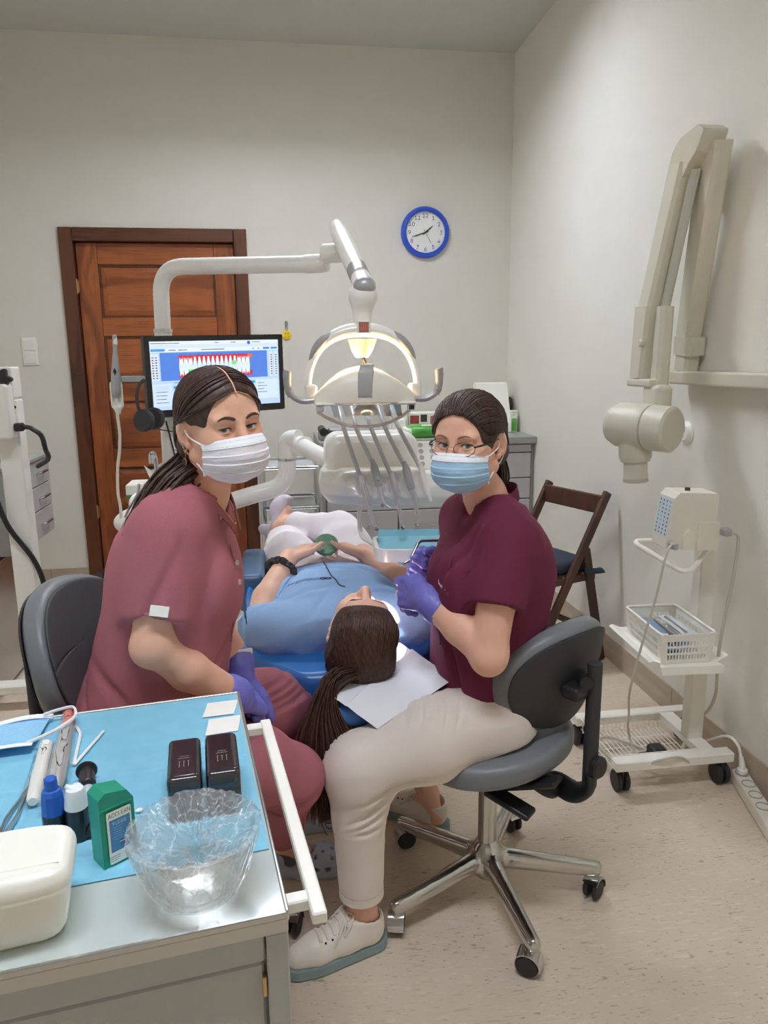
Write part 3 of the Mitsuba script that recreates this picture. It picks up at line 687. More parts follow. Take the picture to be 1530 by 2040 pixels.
u = thing('scaler_unit', 'beige electronic unit on top of the white trolley', 'medical device')
pl = sg.Polygon([(.012, 0), (.162, 0), (.162, .163), (.045, .168), (.030, .152), (.014, .03)]).buffer(.003)
M = axes((1.148, 2.045, .822), unit(V(1, -.06, 0)), (0, 0, 1), np.cross(unit(V(1, -.06, 0)), V(0, 0, 1)))
put(extr(pl, .10, M @ trimesh.transformations.translation_matrix((0, 0, -.10))), 'device_beige', u, 'housing', 20)
put(extr(sg.Polygon([(.058, -.005), (.095, -.005), (.095, .036), (.089, .05), (.077, .056), (.065, .05), (.058, .036)]), .010, M), 'warm_plastic', u, 'clip', 20)
put(extr(sg.box(.105, -.008, .172, .078), .006, M), 'device_beige', u, 'bracket')
f = Flat(); f.rect(-.045, .0, .045, .118, (196, 208, 212), True)
rg = np.random.default_rng(5)
for i in range(4):
    for j in range(9): f.rect(-.037 + i * .021, .006 + j * .0125, -.029 + i * .021, .011 + j * .0125, [(70, 92, 112), (120, 150, 170), (90, 90, 95)][rg.integers(3)])
ux, ey = M[:3, 0], M[:3, 2]; up = unit(ux * .016 + V(0, 0, .122)); nn = unit(np.cross(ey, up)); nn = nn if nn @ ux < 0 else -nn
m, c = f.mesh(axes(M[:3, 3] + ux * .014 + V(0, 0, .031) - ey * .05 + nn * .0036, np.cross(up, nn), up, nn)); put(m, 'print', u, 'key_panel', color=c)
put([disc(M[:3, 3] + ux * .09 - ey * .05 + V(0, 0, .168), (0, 0, 1), .008, .010, 16)], 'soft_black', u, 'button')
puts([box((1.162, 2.01, .824), (1.18, 2.045, .845), .004), box((1.318, 2.0, .862), (1.345, 2.03, .885), .004)], 'grey_plastic', u, 'connector')
mat('cord_grey', (190, 184, 172), .5)
put(tube(spline([(1.16, 2.02, .838), (1.135, 1.99, .835), (1.12, 1.985, .79), (1.105, 1.985, .70), (1.075, 1.99, .56), (1.055, 2.0, .44), (1.055, 2.02, .36), (1.10, 2.10, .24), (1.135, 2.17, .17), (1.15, 2.18, .12), (1.15, 2.14, .082)], 8), .0038, 8), 'cord_grey', u, 'cord')
put(tube(spline([(1.34, 2.012, .873), (1.362, 2.005, .866), (1.372, 2.01, .83), (1.372, 2.02, .72), (1.36, 2.03, .58), (1.365, 2.05, .44), (1.40, 2.10, .30), (1.42, 2.17, .20), (1.41, 2.24, .13), (1.33, 2.15, .088), (1.27, 2.10, .082), (1.21, 2.16, .08), (1.13, 2.26, .08), (1.07, 2.25, .08), (1.06, 2.14, .08), (1.10, 2.05, .08)], 8), .0055, 8), 'cord_grey', u, 'cord')
u = thing('power_plug', 'black plug with a coiled grey cord on the trolley wire grid', 'plug')
put([box((1.19, 2.09, .076), (1.245, 2.15, .118), .014, 2), box((1.155, 2.10, .078), (1.195, 2.13, .096), .006, 2)], 'black_plastic', u, 'body')
put(tube(spline([(1.24, 2.13, .10), (1.27, 2.10, .085), (1.30, 2.05, .08), (1.25, 2.03, .124), (1.18, 2.025, .125), (1.13, 2.07, .08), (1.15, 2.14, .078), (1.22, 2.16, .08), (1.29, 2.14, .08)], 8), .0045, 8), 'cord_grey', u, 'cord')
# basket
u = thing('plastic_basket', 'white perforated plastic basket on the shelf of the white trolley', 'basket')
BM = rotz(-3, (1.236, 2.135, .4605)); bw, bl, bh = .088, .135, .098
def wall(a, b, a2, b2, holes):
    """Perforated tapered side: a,b bottom corners, a2,b2 top corners."""
    a, b, a2, b2 = (V(*q) for q in (a, b, a2, b2)); L = np.linalg.norm(b - a); p = sg.box(0, 0, 1, 1); hs = []
    for r_ in range(3):
        for i in range(holes):
            x = .10 + .80 * (i + .5) / holes; hs.append(sg.box(x - .28 / holes, .12 + r_ * .235, x + .28 / holes, .12 + r_ * .235 + .17))
    p = p.difference(unary_union(hs)); m = extr(p, 1.0); v = m.vertices
    q = a + np.outer(v[:, 0], b - a); q2 = a2 + np.outer(v[:, 0], b2 - a2); nn = unit(np.cross(b - a, a2 - a))
    return trimesh.Trimesh(q * (1 - v[:, 1:2]) + q2 * v[:, 1:2] + np.outer(v[:, 2], nn) * .0022, m.faces, process=False)
cb = [(-bw + .012, -bl + .012, 0), (bw - .012, -bl + .012, 0), (bw - .012, bl - .012, 0), (-bw + .012, bl - .012, 0)]
ct = [(-bw, -bl, bh), (bw, -bl, bh), (bw, bl, bh), (-bw, bl, bh)]
put([xf(wall(cb[i], cb[(i + 1) % 4], ct[i], ct[(i + 1) % 4], 13 if i % 2 == 0 else 22), BM) for i in range(4)], 'white_plastic', u, 'side', False)
put(xf(extr(sg.box(-bw + .012, -bl + .012, bw - .012, bl - .012), .003), BM), 'white_plastic', u, 'bottom')
put(xf(tube(fillet(ct + ct[:2], .02)[1:-1], .0048, 8), BM), 'white_plastic', u, 'rim', True)
mat('pouch_blue', (110, 140, 172), .25, clearcoat=.5); mat('pouch_green', (120, 164, 160), .25, clearcoat=.5); mat('pouch_clear', (196, 204, 208), .2, clearcoat=.6)
rg = np.random.default_rng(3)
for i in range(7):
    o = thing('instrument_pouch', ['pale green', 'blue', 'clear', 'blue', 'pale green', 'blue', 'clear'][i] + ' sterile instrument pouch lying in the white basket', 'pouch', 'instrument pouches in the white basket')
    g = np.array([[(x, y, .004 + .010 * math.cos(x / .016) * math.cos(y / .07) + .001 * math.sin(y * 90 + i)) for y in np.linspace(-.095, .095, 14)] for x in np.linspace(-.022, .022, 7)])
    put(xf(sheet(g, .002), BM @ trimesh.transformations.translation_matrix((rg.uniform(-.04, .04), rg.uniform(-.02, .015), .018 + .0085 * i)) @ rot(math.degrees(rg.uniform(-.25, .25)) , [0, 0, 1])), ['pouch_green', 'pouch_blue', 'pouch_clear', 'pouch_blue', 'pouch_green', 'pouch_blue', 'pouch_clear'][i], o, 'sleeve', True)
    put(xf(rod((0, -.075, .008), (0, .07, .008), .004, 8), BM @ trimesh.transformations.translation_matrix((rg.uniform(-.04, .04), 0, .022 + .0085 * i))), 'steel', o, 'instrument')
# power strip
u = thing('power_strip', 'grey white four socket power strip on the floor along the right wall', 'power strip')
e = unit(V(-.065, -.24, 0)); n = V(-e[1], e[0], 0); M = axes((1.446, 1.93, 0), e, n, (0, 0, 1))
put(cbox((.03, 0, .022), (.34, .052, .044), .008, 2, M=M), 'warm_plastic', u, 'body')
for i in range(4):
    x = -.105 + i * .062
    k = put(xf(lathe([(.021, .0445), (.0215, .047), (.019, .047), (.018, .040), (0, .040)], (x, 0, 0), (0, 0, 1), 28), M), 'grey_plastic', u, 'socket')
    if i: put([xf(disc((x + dx, 0, .0405), (0, 0, 1), .0028, .001, 10), M) for dx in (-.009, .009)], 'black_plastic', k, 'hole')
u = thing('power_plug', 'white plug and cable in the first socket of the power strip', 'plug')
p0 = (M @ V(-.105, 0, .048, 1))[:3]
put([disc(p0 + V(0, 0, -.004), (0, 0, 1), .017, .02, 24, .004), rod(p0 + V(0, 0, .014), p0 + V(.0, .012, .05), .011, 14, .008)], 'white_plastic', u, 'body')
put(tube(spline([p0 + V(0, .012, .05), p0 + V(-.005, .03, .085), p0 + V(-.02, .07, .095), (1.43, 2.20, .07), (1.42, 2.26, .05), (1.405, 2.30, .08), (1.39, 2.20, .10)], 8), .005, 8), 'white_plastic', u, 'cord')
u = thing('cable', 'white cable hanging in loops at the right edge above the power strip', 'cable')
put(tube(spline([(1.50, 1.82, .30), (1.42, 1.77, .21), (1.385, 1.75, .195), (1.372, 1.74, .16), (1.39, 1.72, .12), (1.40, 1.66, .08), (1.37, 1.60, .02), (1.30, 1.55, .008), (1.28, 1.48, .008), (1.36, 1.40, .008), (1.5, 1.36, .008)], 8), .0055, 8), 'white_plastic', u, 'lead')

# ---------------------------------------------------------------- foreground cabinet with a glass top
e1, e2 = V(math.cos(math.radians(8)), math.sin(math.radians(8)), 0), V(-math.sin(math.radians(8)), math.cos(math.radians(8)), 0)
TM = axes((-.009, .724, 0), -e1, -e2, (0, 0, 1))       # local: x to the left, y towards the front, z up; corner at 0,0
def tl(x, y, z=0): return (TM @ V(x, -y, z, 1))[:3]    # x to the left, y to the back
def tbox(lo, hi, r=0.0, seg=1): return xf(box((lo[0], -hi[1], lo[2]), (hi[0], -lo[1], hi[2]), r, seg), TM)
mat('metal_grey', proc(lambda p, n, uv: mix(lin(176, 177, 175), lin(167, 168, 166), fbm(p.x * 6, p.y * 6, p.z * 6, 3))), .42)
mat('steel_trim', (198, 198, 194), .22, .85)
mat('top_enamel', proc(lambda p, n, uv: mix(lin(192, 200, 196), lin(180, 188, 184), fbm(p.x * 9, p.y * 9, 0, 3))), .12, spec=.6, clearcoat=1.0, clearcoat_gloss=.98)
scene['clear_glass'] = {'type': 'dielectric', 'int_ior': 1.5, 'ext_ior': 1.0}
t = thing('metal_cabinet', 'grey metal cabinet with a glass covered top in the foreground', 'cabinet')
W_, D_ = .80, .575
put(tbox((.003, .022, .02), (W_, D_ - .003, .771)), 'metal_grey', t, 'body', False)
put(tbox((.0, .0, .773), (W_, D_, .793), .002), 'steel_trim', t, 'top_frame')
put(tbox((.0, .001, .7925), (W_, D_ - .001, .800), .0012), 'top_enamel', t, 'glass_top', False, label='glass over grey green enamel')
put([tbox((-.001, -.002, .790), (.003, D_ + .002, .803), .001), tbox((0, -.003, .7935), (W_, .002, .8015), .001), tbox((0, D_ - .002, .7935), (W_, D_ + .003, .803), .001)], 'steel_trim', t, 'edge_trim')
put(tbox((.0, .004, .0), (.025, .03, .772), .002), 'metal_grey', t, 'corner_post')
put(tbox((.027, .008, .735), (W_, .03, .771), .002), 'metal_grey', t, 'top_rail')
put(tbox((.028, .012, .03), (W_, .03, .731), .003), 'metal_grey', t, 'door')
put(tbox((.026, .006, .690), (.031, .013, .716), .001), 'brass', t, 'latch')
put([tbox((-.050, .030, .748), (-.032, .530, .764), .002)], 'white_paint', t, 'side_rail')
for y in (.058, .505): put(tbox((-.034, y, .746), (.004, y + .020, .762), .002), 'white_paint', t, 'rail_bracket')

TZ = .8008
mat('drape_blue', proc(lambda p, n, uv: mix(lin(134, 196, 220), lin(122, 186, 213), fbm(p.x * 40, p.y * 40, 0, 3))), .75, bump=(proc(lambda p, n, uv: noise(p.x * 700, p.y * 700, 2)), .0002))
def plane_sheet(poly_fn, nx, ny, x0, x1, y0, y1, hgt):
    """Sheet on the table from local x0..x1 (leftwards) and y0..y1 (backwards)."""
    X, Y = np.meshgrid(np.linspace(x0, x1, nx), np.linspace(y0, y1, ny), indexing='ij')
    Z = hgt(X, Y); P = (TM @ np.stack([X.ravel(), -Y.ravel(), Z.ravel(), np.ones(X.size)])).T[:, :3].reshape(nx, ny, 3); return P
def blue_h(X, Y):
    z = TZ + .0008 + 0 * X
    for (c, w, a, ang) in ((.34, .004, .0022, 0), (.16, .004, .0022, 0)): z = z + a * np.exp(-((Y - c) / w) ** 2)
    for c in (.135, .27, .41): z = z + .0018 * np.exp(-((X - c) / .004) ** 2)
    d = (X - .10) + .9 * (Y - .24); z = z + .005 * np.exp(-(d / .012) ** 2) * np.exp(-((X - .11) / .06) ** 2)
    d = (X - .09) + .55 * (Y - .30); z = z + .004 * np.exp(-(d / .01) ** 2) * np.exp(-((X - .10) / .05) ** 2)
    return z + .0006 * (meshkit.fbm(np.stack([X * 14, Y * 14, 0 * X], -1), 3) - .3)
t = thing('drape_sheet', 'pale blue paper drape spread over the glass top of the grey cabinet', 'drape')
put(sheet(plane_sheet(None, 160, 130, .006, W_ - .01, .112, D_ - .006, blue_h)[::-1], .0006), 'drape_blue', t, 'sheet', True)
SZ = TZ + .0022
# two dark glass boxes
mat('smoked_glass', (30, 26, 33), .09, spec=.7, clearcoat=1.0, clearcoat_gloss=.97)
mat('smoked_inner', (52, 40, 38), .35)
for i, (lx, ly, lab) in enumerate(((.101, .2525, 'dark smoked instrument box with etched marks, nearer the green floss box'), (.0505, .2525, 'dark smoked instrument box with etched marks, next to the white cards'))):
    t = thing('instrument_box', lab, 'box')
    M = TM @ rotz(-2, (lx, -ly, 0))
    s = Vol((-.03, -.065, .0), (.03, .065, .07), .0022)
    s.rbox((0, 0, .0215), (.0225, .0555, .021), .006); s.rbox((0, 0, .050), (.0225, .0555, .0135), .0075, k=.0005)
    s.op(lambda X, Y, Z: np.maximum(np.abs(Z - .0405) - .0009, (.0215 - np.minimum(.0225 - np.abs(X), .0555 - np.abs(Y)) - .0205)) + 0 * (X + Y), None, None, .0005, 's')
    put(xf(relax(s.mesh(), 2), M @ trimesh.transformations.translation_matrix((0, 0, SZ))), 'smoked_glass', t, 'case', 40)
    et = []
    for k in range(3): et += [cbox((-.006 + .006 * k, .020, SZ + .0637), (.0006, .013, .0002), M=M), cbox((-.006 + .006 * k, .020 - .008, SZ + .0637), (.003, .0006, .0002), M=M)]
    et += [cbox((0, .004, SZ + .0637), (.016, .0006, .0002), M=M), cbox((0, -.001, SZ + .0637), (.012, .0005, .0002), M=M)]
    put(et, 'xray_grey', t, 'etched_mark', False)
# cards
mat('card_white', (236, 234, 228), .6)
for i, (lx, ly, lab) in enumerate(((.037, .511, 'white paper card at the far corner of the blue drape'), (.037, .4475, 'white paper card in front of the other card, behind the dark boxes'))):
    t = thing('paper_card', lab, 'card')
    X, Y = np.meshgrid(np.linspace(-.0265, .0265, 12), np.linspace(-.0235, .0235, 10), indexing='ij')
    Z = SZ + .001 + .0035 * np.exp(-((Y + .0235) / .009) ** 2) * (1 if i else .7)
    Pt = np.stack([X + .004 * Y / .02, Y, Z], -1)
    M = TM @ rotz(-2 + 3 * i, (lx, -ly, 0)); Q = (np.c_[Pt.reshape(-1, 3), np.ones(X.size)] @ M.T)[:, :3].reshape(Pt.shape)
    put(sheet(Q, .0007), 'card_white', t, 'card', True)
# bowl with cling film
t = thing('glass_bowl', 'clear glass bowl wrapped in crumpled cling film in front of the dark boxes', 'bowl')
bc = tl(.094, .064, TZ + .0003)
scene['thin_film'] = {'type': 'thindielectric', 'int_ior': 1.5, 'ext_ior': 1.0}
R0 = [(0, .0), (.036, .0), (.042, .004), (.054, .03), (.064, .058), (.0685, .078), (.0675, .0795), (.066, .078), (.061, .058), (.051, .032), (.040, .009), (.034, .006), (0, .006)]
put(lathe(R0, bc, (0, 0, 1), 72), 'thin_film', t, 'bowl', 40)
scene['cling_film'] = {'type': 'blendbsdf', 'weight': proc(lambda p, n, uv: .10 + .16 * smoothstep(.90, .99, 1 - dr.abs(2 * fbm(p.x * 70, p.y * 70, p.z * 36, 3) - 1))), 'a': {'type': 'thindielectric', 'int_ior': 1.5, 'ext_ior': 1.0},
    'b': {'type': 'twosided', 'bsdf': {'type': 'principled', 'base_color': {'type': 'rgb', 'value': [.85, .86, .86]}, 'roughness': .12, 'specular': .8}}}
def film():
    n, m = 200, 90; th = np.linspace(0, 2 * np.pi, n, endpoint=False)[:, None]; s = np.linspace(0, 1, m)[None]
    prof_s = [0, .18, .34, .40, .44, .62, .82, 1.0]
    rr = np.interp(s, prof_s, [.006, .030, .056, .067, .0715, .066, .057, .046]); zz = np.interp(s, prof_s, [.050, .058, .070, .081, .080, .055, .026, .004])
    P = np.stack([rr * np.cos(th), rr * np.sin(th), zz + 0 * th], -1)
    q = P * 1.0
    a = meshkit.fbm(np.stack([np.cos(th) * 3.2 + 0 * s, np.sin(th) * 3.2 + 0 * s, s * 2.2 + 0 * th], -1) * 1.7, 4, 11)
    b = 1 - np.abs(2 * meshkit.fbm(np.stack([np.cos(th) * 5 + 0 * s, np.sin(th) * 5 + 0 * s, s * 1.2 + 0 * th], -1) * 1.3, 3, 5) - 1) * 2
    c = 1 - np.abs(2 * meshkit.fbm(np.stack([P[..., 0] * 60, P[..., 1] * 60, P[..., 2] * 22], -1), 3, 9) - 1) * 2
    out = (a - .5) * .010 + b * .0045 + c * .0032
    top = np.clip((.42 - s) / .1, 0, 1)
    P[..., 2] += out * (.35 + .9 * top) + .010 * top * np.cos(th - 1.2)
    P[..., :2] *= (1 + out * (1 - top) * 9)[..., None]
    P[..., 2] = np.maximum(P[..., 2], .0012)
    idx = np.arange(n * m).reshape(n, m); A_, B_, C_, D2 = idx, np.roll(idx, -1, 0), np.roll(np.roll(idx, -1, 0), -1, 1), np.roll(idx, -1, 1)
    f = np.concatenate([np.stack([A_, B_, C_], -1)[:, :-1].reshape(-1, 3), np.stack([A_, C_, D2], -1)[:, :-1].reshape(-1, 3)])
    return trimesh.Trimesh(P.reshape(-1, 3) + bc, f, process=False)
put(film(), 'cling_film', t, 'cling_film', True)
# floss box
t = thing('floss_box', 'green dental floss box with a blue ACCLEAN label', 'floss box')
mat('floss_green', (0, 138, 108), .28, clearcoat=.4)
FM = axes(tl(.199, .129, TZ + .0004) , unit(V(.80, .60, 0)), unit(V(-.60, .80, 0)), (0, 0, 1))
put(extr(sg.Polygon([(0, 0), (.040, 0), (.040, .078), (.033, .090), (.008, .096), (.0, .09)]).buffer(.0015), .030, FM @ axes((0, .030, 0.0015), (1, 0, 0), (0, 0, 1), (0, -1, 0))), 'floss_green', t, 'case')
put([xf(tube([(-.0022, .0, .078), (.0385, .0, .078)], .0012, 6), FM @ trimesh.transformations.translation_matrix((0, y, 0))) for y in (.0, )], 'floss_green', t, 'seam')
f = Flat(); f.poly(rrect(.0055, .005, .0365, .074, .002), (232, 232, 222)); f.rect(.0085, .020, .0345, .0625, (70, 130, 178), True)
f.text('ACCLEAN', .0075, .0655, .0052, (40, 44, 46), .028); f.text('FLOSS', .0125, .0545, .0048, (205, 222, 232), .017)
for k in range(6): f.rect(.012 + .001 * (k % 2), .0515 - k * .0032, .026 - .0012 * (k % 3), .0520 - k * .0032, (150, 186, 212))
f.rect(.020, .026, .0365, .033, (24, 66, 112), True); f.rect(.0195, .030, .025, .0313, (210, 224, 236)); f.rect(.0195, .0275, .029, .0281, (150, 176, 204))
for k in range(3): f.rect(.006, .0085 + k * .0028, .017 + .0015 * k, .0092 + k * .0028, (110, 112, 108))
m, c = f.mesh(FM @ axes((0, -.0017, 0), (1, 0, 0), (0, 0, 1), (0, -1, 0))); put(m, 'gloss_print', t, 'label_print', color=c)
# white container
t = thing('sterile_container', 'large white container with a rounded lid at the left edge of the cabinet top', 'container')
mat('container_white', (238, 236, 224), .28, clearcoat=.3)
s = Vol((-.15, -.08, -.002), (.15, .08, .10), .003)
s.loft([((0, 0, .0), (1, 0, 0), .112, .036), ((0, 0, .010), (1, 0, 0), .118, .040), ((0, 0, .062), (1, 0, 0), .125, .050)], k=.004, n=7)
s.loft([((0, 0, .063), (1, 0, 0), .129, .054), ((0, 0, .074), (1, 0, 0), .129, .054), ((0, 0, .083), (1, 0, 0), .125, .050), ((0, 0, .0875), (1, 0, 0), .117, .042)], k=.001, n=6)
CM = TM @ rotz(1, (.350, -.064, TZ + .0004))
put(xf(relax(s.mesh(), 2), CM), 'container_white', t, 'box', 50)
put(xf(box((-.118, .030, .0870), (.09, .0315, .0880), .0004), CM), 'container_white', t, 'lid_ridge')
# bottles
t = thing('bottle', 'small dark bottle with a blue cap behind the white container', 'bottle')
mat('bottle_dark', (22, 24, 28), .25, clearcoat=.5); mat('cap_blue', (36, 92, 186), .3, clearcoat=.4); mat('cap_white', (232, 234, 236), .4); mat('label_yellow', (236, 206, 110), .5)
p = tl(.264, .213, SZ)
put(lathe([(0, 0), (.0135, 0), (.0145, .002), (.0145, .036), (0, .036)], p, n=32), 'bottle_dark', t, 'body')
put(cat([lathe([(.0145, .036), (.0148, .038), (.0132, .062), (.011, .068), (.0085, .069), (.008, .083), (.006, .085), (0, .085)], p, n=10)]), 'cap_blue', t, 'cap', False)
t = thing('bottle', 'small black bottle with a white pointed cap beside the blue capped one', 'bottle')
p = tl(.236, .207, SZ)
put(lathe([(0, 0), (.0135, 0), (.0145, .002), (.0145, .040), (.0138, .042), (0, .042)], p, n=32), 'bottle_dark', t, 'body')
put([lathe([(.0135, .042), (.0145, .043), (.0125, .062), (.0105, .068), (0, .068)], p, n=24), rod(p + V(.004, 0, .062), p + V(-.012, .003, .070), .0075, 12, .003)], 'cap_white', t, 'cap')
# syringe
t = thing('gel_syringe', 'clear gel syringe with a black plunger lying behind the floss box', 'syringe')
a, b = tl(.239, .345, SZ + .0085), tl(.222, .21, SZ + .0085); u = unit(b - a)
put(lathe([(0, 0), (.0145, 0), (.0150, .0015), (.0145, .003), (.0095, .005), (.0105, .012), (.0112, .02), (.0112, .042), (.0095, .044), (0, .044)], a + V(0, 0, .006), u, 28), 'black_plastic', t, 'plunger')
mat('syringe_clear', (196, 204, 214), .15, clearcoat=.8)
put(lathe([(0, .042), (.0088, .042), (.0088, .10), (0, .10)], a, u, 24), 'syringe_clear', t, 'barrel')
put(lathe([(0, .099), (.0091, .099), (.0091, .115), (0, .115)], a, u, 24), 'label_yellow', t, 'band')
put(lathe([(0, .114), (.0088, .114), (.0085, .142), (.006, .150), (0, .150)], a, u, 24), 'black_plastic', t, 'tip_cap')
put(lathe([(0, 0), (.005, 0), (.005, .02), (.0062, .022), (.0055, .030), (0, .031)], tl(.246, .282, SZ), (0.05, .02, 1), 16), 'cap_white', t, 'nozzle')
# sleeved handpieces
mat('tool_grey', (188, 186, 184), .3, .2); mat('tool_pink', (214, 120, 104), .45)
def sleeve(a, b, r0, r1, seed, flat=.75):
    a, b = V(*a), V(*b); n = 60; th = np.arange(28) * 2 * np.pi / 28
    P = []
    M = frame(a, b - a, (0, 0, 1)); L = np.linalg.norm(b - a)
    for i in range(n):
        t_ = i / (n - 1); r = r0 + (r1 - r0) * t_ + .0022 * (meshkit.noise(np.stack([np.cos(th) * 3, np.sin(th) * 3, 0 * th + t_ * 14], -1), seed) - .5)
        P.append(np.stack([np.maximum(r * np.cos(th) * flat, -.0095), r * np.sin(th), 0 * th + L * t_], -1))
    P = np.array(P); idx = np.arange(n * 28).reshape(n, 28); nx = np.roll(idx, -1, 1)
    f = np.concatenate([np.stack([idx[:-1], nx[:-1], nx[1:]], -1).reshape(-1, 3), np.stack([idx[:-1], nx[1:], idx[1:]], -1).reshape(-1, 3)])
    return xf(trimesh.Trimesh(P.reshape(-1, 3), f, process=False), M)
t = thing('handpiece', 'grey handpiece with a pink end in a clear sleeve on the blue drape', 'handpiece')
a, b = tl(.285, .552, SZ + .0105), tl(.276, .262, SZ + .0105); u = unit(b - a)
put(lathe([(0, .0), (.0075, .0), (.0095, .003), (.0095, .05), (0, .05)], a, u, 24), 'tool_pink', t, 'end')
put(lathe([(0, .048), (.0085, .048), (.0105, .052), (.0108, .12), (.0116, .122), (.0118, .21), (.0095, .225), (.008, .25), (0, .25)], a, u, 28), 'tool_grey', t, 'body')
put(sleeve(a - u * .002, b, .0115, .018, 2), 'thin_film', t, 'sleeve', True)
t = thing('handpiece', 'white handpiece in a clear sleeve beside the pink ended one', 'handpiece')
a, b = tl(.308, .455, SZ + .0098), tl(.303, .285, SZ + .0098); u = unit(b - a)
put(lathe([(0, 0), (.007, 0), (.0095, .004), (.0102, .1), (.009, .16), (.006, .165), (0, .165)], a, u, 28), 'white_plastic', t, 'body')
put(sleeve(a, b, .0115, .019, 4), 'thin_film', t, 'sleeve', True)
# folded mask on the table
mat('mask_blue', proc(lambda p, n, uv: mix(lin(150, 200, 232), lin(140, 192, 226), noise(p.x * 300, p.y * 300, 1))), .8)
mat('mask_white', (236, 238, 242), .8); mat('elastic_white', (240, 240, 240), .7)
t = thing('surgical_mask', 'pale blue surgical mask lying flat at the far left of the drape', 'mask')
def mh(X, Y):
    z = SZ + .013 - .010 * np.clip((.36 - X) / .05, 0, 1) * 0
    for c in (.468, .480, .492): z = z - .0022 * np.clip((Y - c) / .0015, 0, 1)
    return z + .002 * np.sin(X * 40)
P = plane_sheet(None, 40, 60, .322, .51, .450, .556, lambda X, Y: mh(X, Y))
Y_ = np.linspace(0, 1, 60)[None, :, None]; P = P + (Y_ - .5) * V(.012, 0, 0)
put(sheet(P[::-1], .0014), 'mask_blue', t, 'panel', 20)
P2 = plane_sheet(None, 30, 6, .318, .51, .549, .564, lambda X, Y: mh(X, Y) + .0014 + .002 * np.sin(X * 40)); put(sheet((P2 + V(.006, 0, 0))[::-1], .0012), 'mask_white', t, 'nose_band', True)
P2 = plane_sheet(None, 30, 6, .322, .51, .446, .456, lambda X, Y: mh(X, Y) + .0010); put(sheet((P2 - V(.006, 0, 0))[::-1], .0012), 'mask_white', t, 'lower_band', True)
put(tube(spline([tl(.325, .549, SZ + .016), tl(.302, .552, SZ + .020), tl(.277, .540, SZ + .027), tl(.270, .505, SZ + .027), tl(.285, .475, SZ + .027), tl(.305, .462, SZ + .023), tl(.336, .456, SZ + .015)], 10), .0021, 8, flat=(1, 1.4)), 'elastic_white', t, 'ear_loop')
# stick, pill, tweezers
t = thing('applicator', 'thin white bent plastic applicator on the blue drape right of the mask', 'applicator')
put(tube(fillet([tl(.271, .515, SZ + .003), tl(.262, .487, SZ + .003), tl(.262, .386, SZ + .003), tl(.227, .485, SZ + .003)], .006), .0026, 8, flat=(1, .7)), 'white_gloss', t, 'stick')
t = thing('tablet', 'small white tablet on the drape beside the green floss box', 'tablet')
put(xf(trimesh.creation.icosphere(3, 1.0), TM @ rotz(20, (.164, -.240, SZ + .002)) @ np.diag([.0055, .004, .0024, 1])), 'card_white', t, 'tablet', True)
t = thing('tweezers', 'steel tweezers lying at the left edge of the blue drape', 'tweezers')
a, b = tl(.316, .346, SZ + .004), tl(.334, .20, SZ + .006)
for s in (-1, 1):
    w = unit(np.cross(b - a, V(0, 0, 1)))
    put(tube(np.array([b + w * s * .001, b * .55 + a * .45 + w * s * .0065, b * .2 + a * .8 + w * s * .003, a * 1.0 + w * s * .0008, a + (a - b) * .05 + V(0, 0, .012) + w * s * .0008]), [.0052, .0045, .003, .0016, .0008], 8, flat=(.45, 1), up=(0, 0, 1)), 'steel', t, 'arm')

# ---------------------------------------------------------------- dental unit: lamp pole, lamp, monitor, spittoon
mat('unit_white', (238, 236, 230), .22, clearcoat=.4, clearcoat_gloss=.9)
t = thing('lamp_pole', 'white bent lamp pole rising behind the monitor', 'lamp pole')
PX, PY = -.382, 2.76
put(tube([(PX - .01, PY, .25), (PX, PY, 1.50)], .030, 24), 'unit_white', t, 'post')
put(lathe([(.0325, 0), (.0325, .012)], (PX, PY, 1.495), n=28), 'chrome', t, 'ring')
put(tube(fillet([(PX, PY, 1.507), (PX + .004, PY, 1.715), (.13, 2.52, 1.70)], .16, 12), .0275, 24), 'unit_white', t, 'bent_arm')
put([lathe([(0, 0), (.030, 0), (.030, .05), (.026, .075), (0, .08)], (.115, 2.526, 1.70), (.9, -.44, -.0), 28)], 'unit_white', t, 'end_sleeve')
# dental light
t = thing('dental_light', 'white dental operating light on a sloping arm, lit, with two side handles', 'dental light')
mat('light_shell', (226, 222, 210), .38)
mat('light_grey', (150, 150, 150), .4)
mat('reflector', (225, 222, 214), .18, .9)
LC = V(.236, 2.03, 1.30)
beam_pts = [(.205, 2.44, 1.765), (.265, 2.13, 1.58)]
def hinge(): return lathe([(0, -.035), (.024, -.035), (.03, -.028), (.03, .028), (.024, .035), (0, .035)], (.195, 2.455, 1.725), (1, -.4, 0), 28)
put(hinge(), 'unit_white', t, 'hinge')
put(tube(np.linspace(V(.207, 2.43, 1.80), V(.243, 2.10, 1.612), 8), [.022, .027, .029, .029, .029, .029, .028, .027], 20, flat=(.95, 1.05)), 'unit_white', t, 'spring_arm')
put(tube([(.2375, 2.15, 1.641), (.2425, 2.105, 1.614)], .0295, 20, flat=(.95, 1.05)), 'silver_paint', t, 'arm_band')
put(tube([(.2425, 2.105, 1.614), (.246, 2.06, 1.588)], [.027, .030], 20), 'unit_white', t, 'arm_collar')
s = Vol((.17, 1.96, 1.47), (.30, 2.10, 1.62), .0035)
s.ell((.241, 2.03, 1.562), (.036, .036, .036), k=.01); s.cone((.237, 2.03, 1.553), (.237, 2.03, 1.49), .027, .025, .02); s.cone((.246, 2.065, 1.59), (.241, 2.04, 1.565), .028, .032, .015)
put(relax(s.mesh(), 2), 'unit_white', t, 'ball_joint', True)
s = Vol((.19, 1.97, 1.545), (.30, 2.05, 1.62), .003)
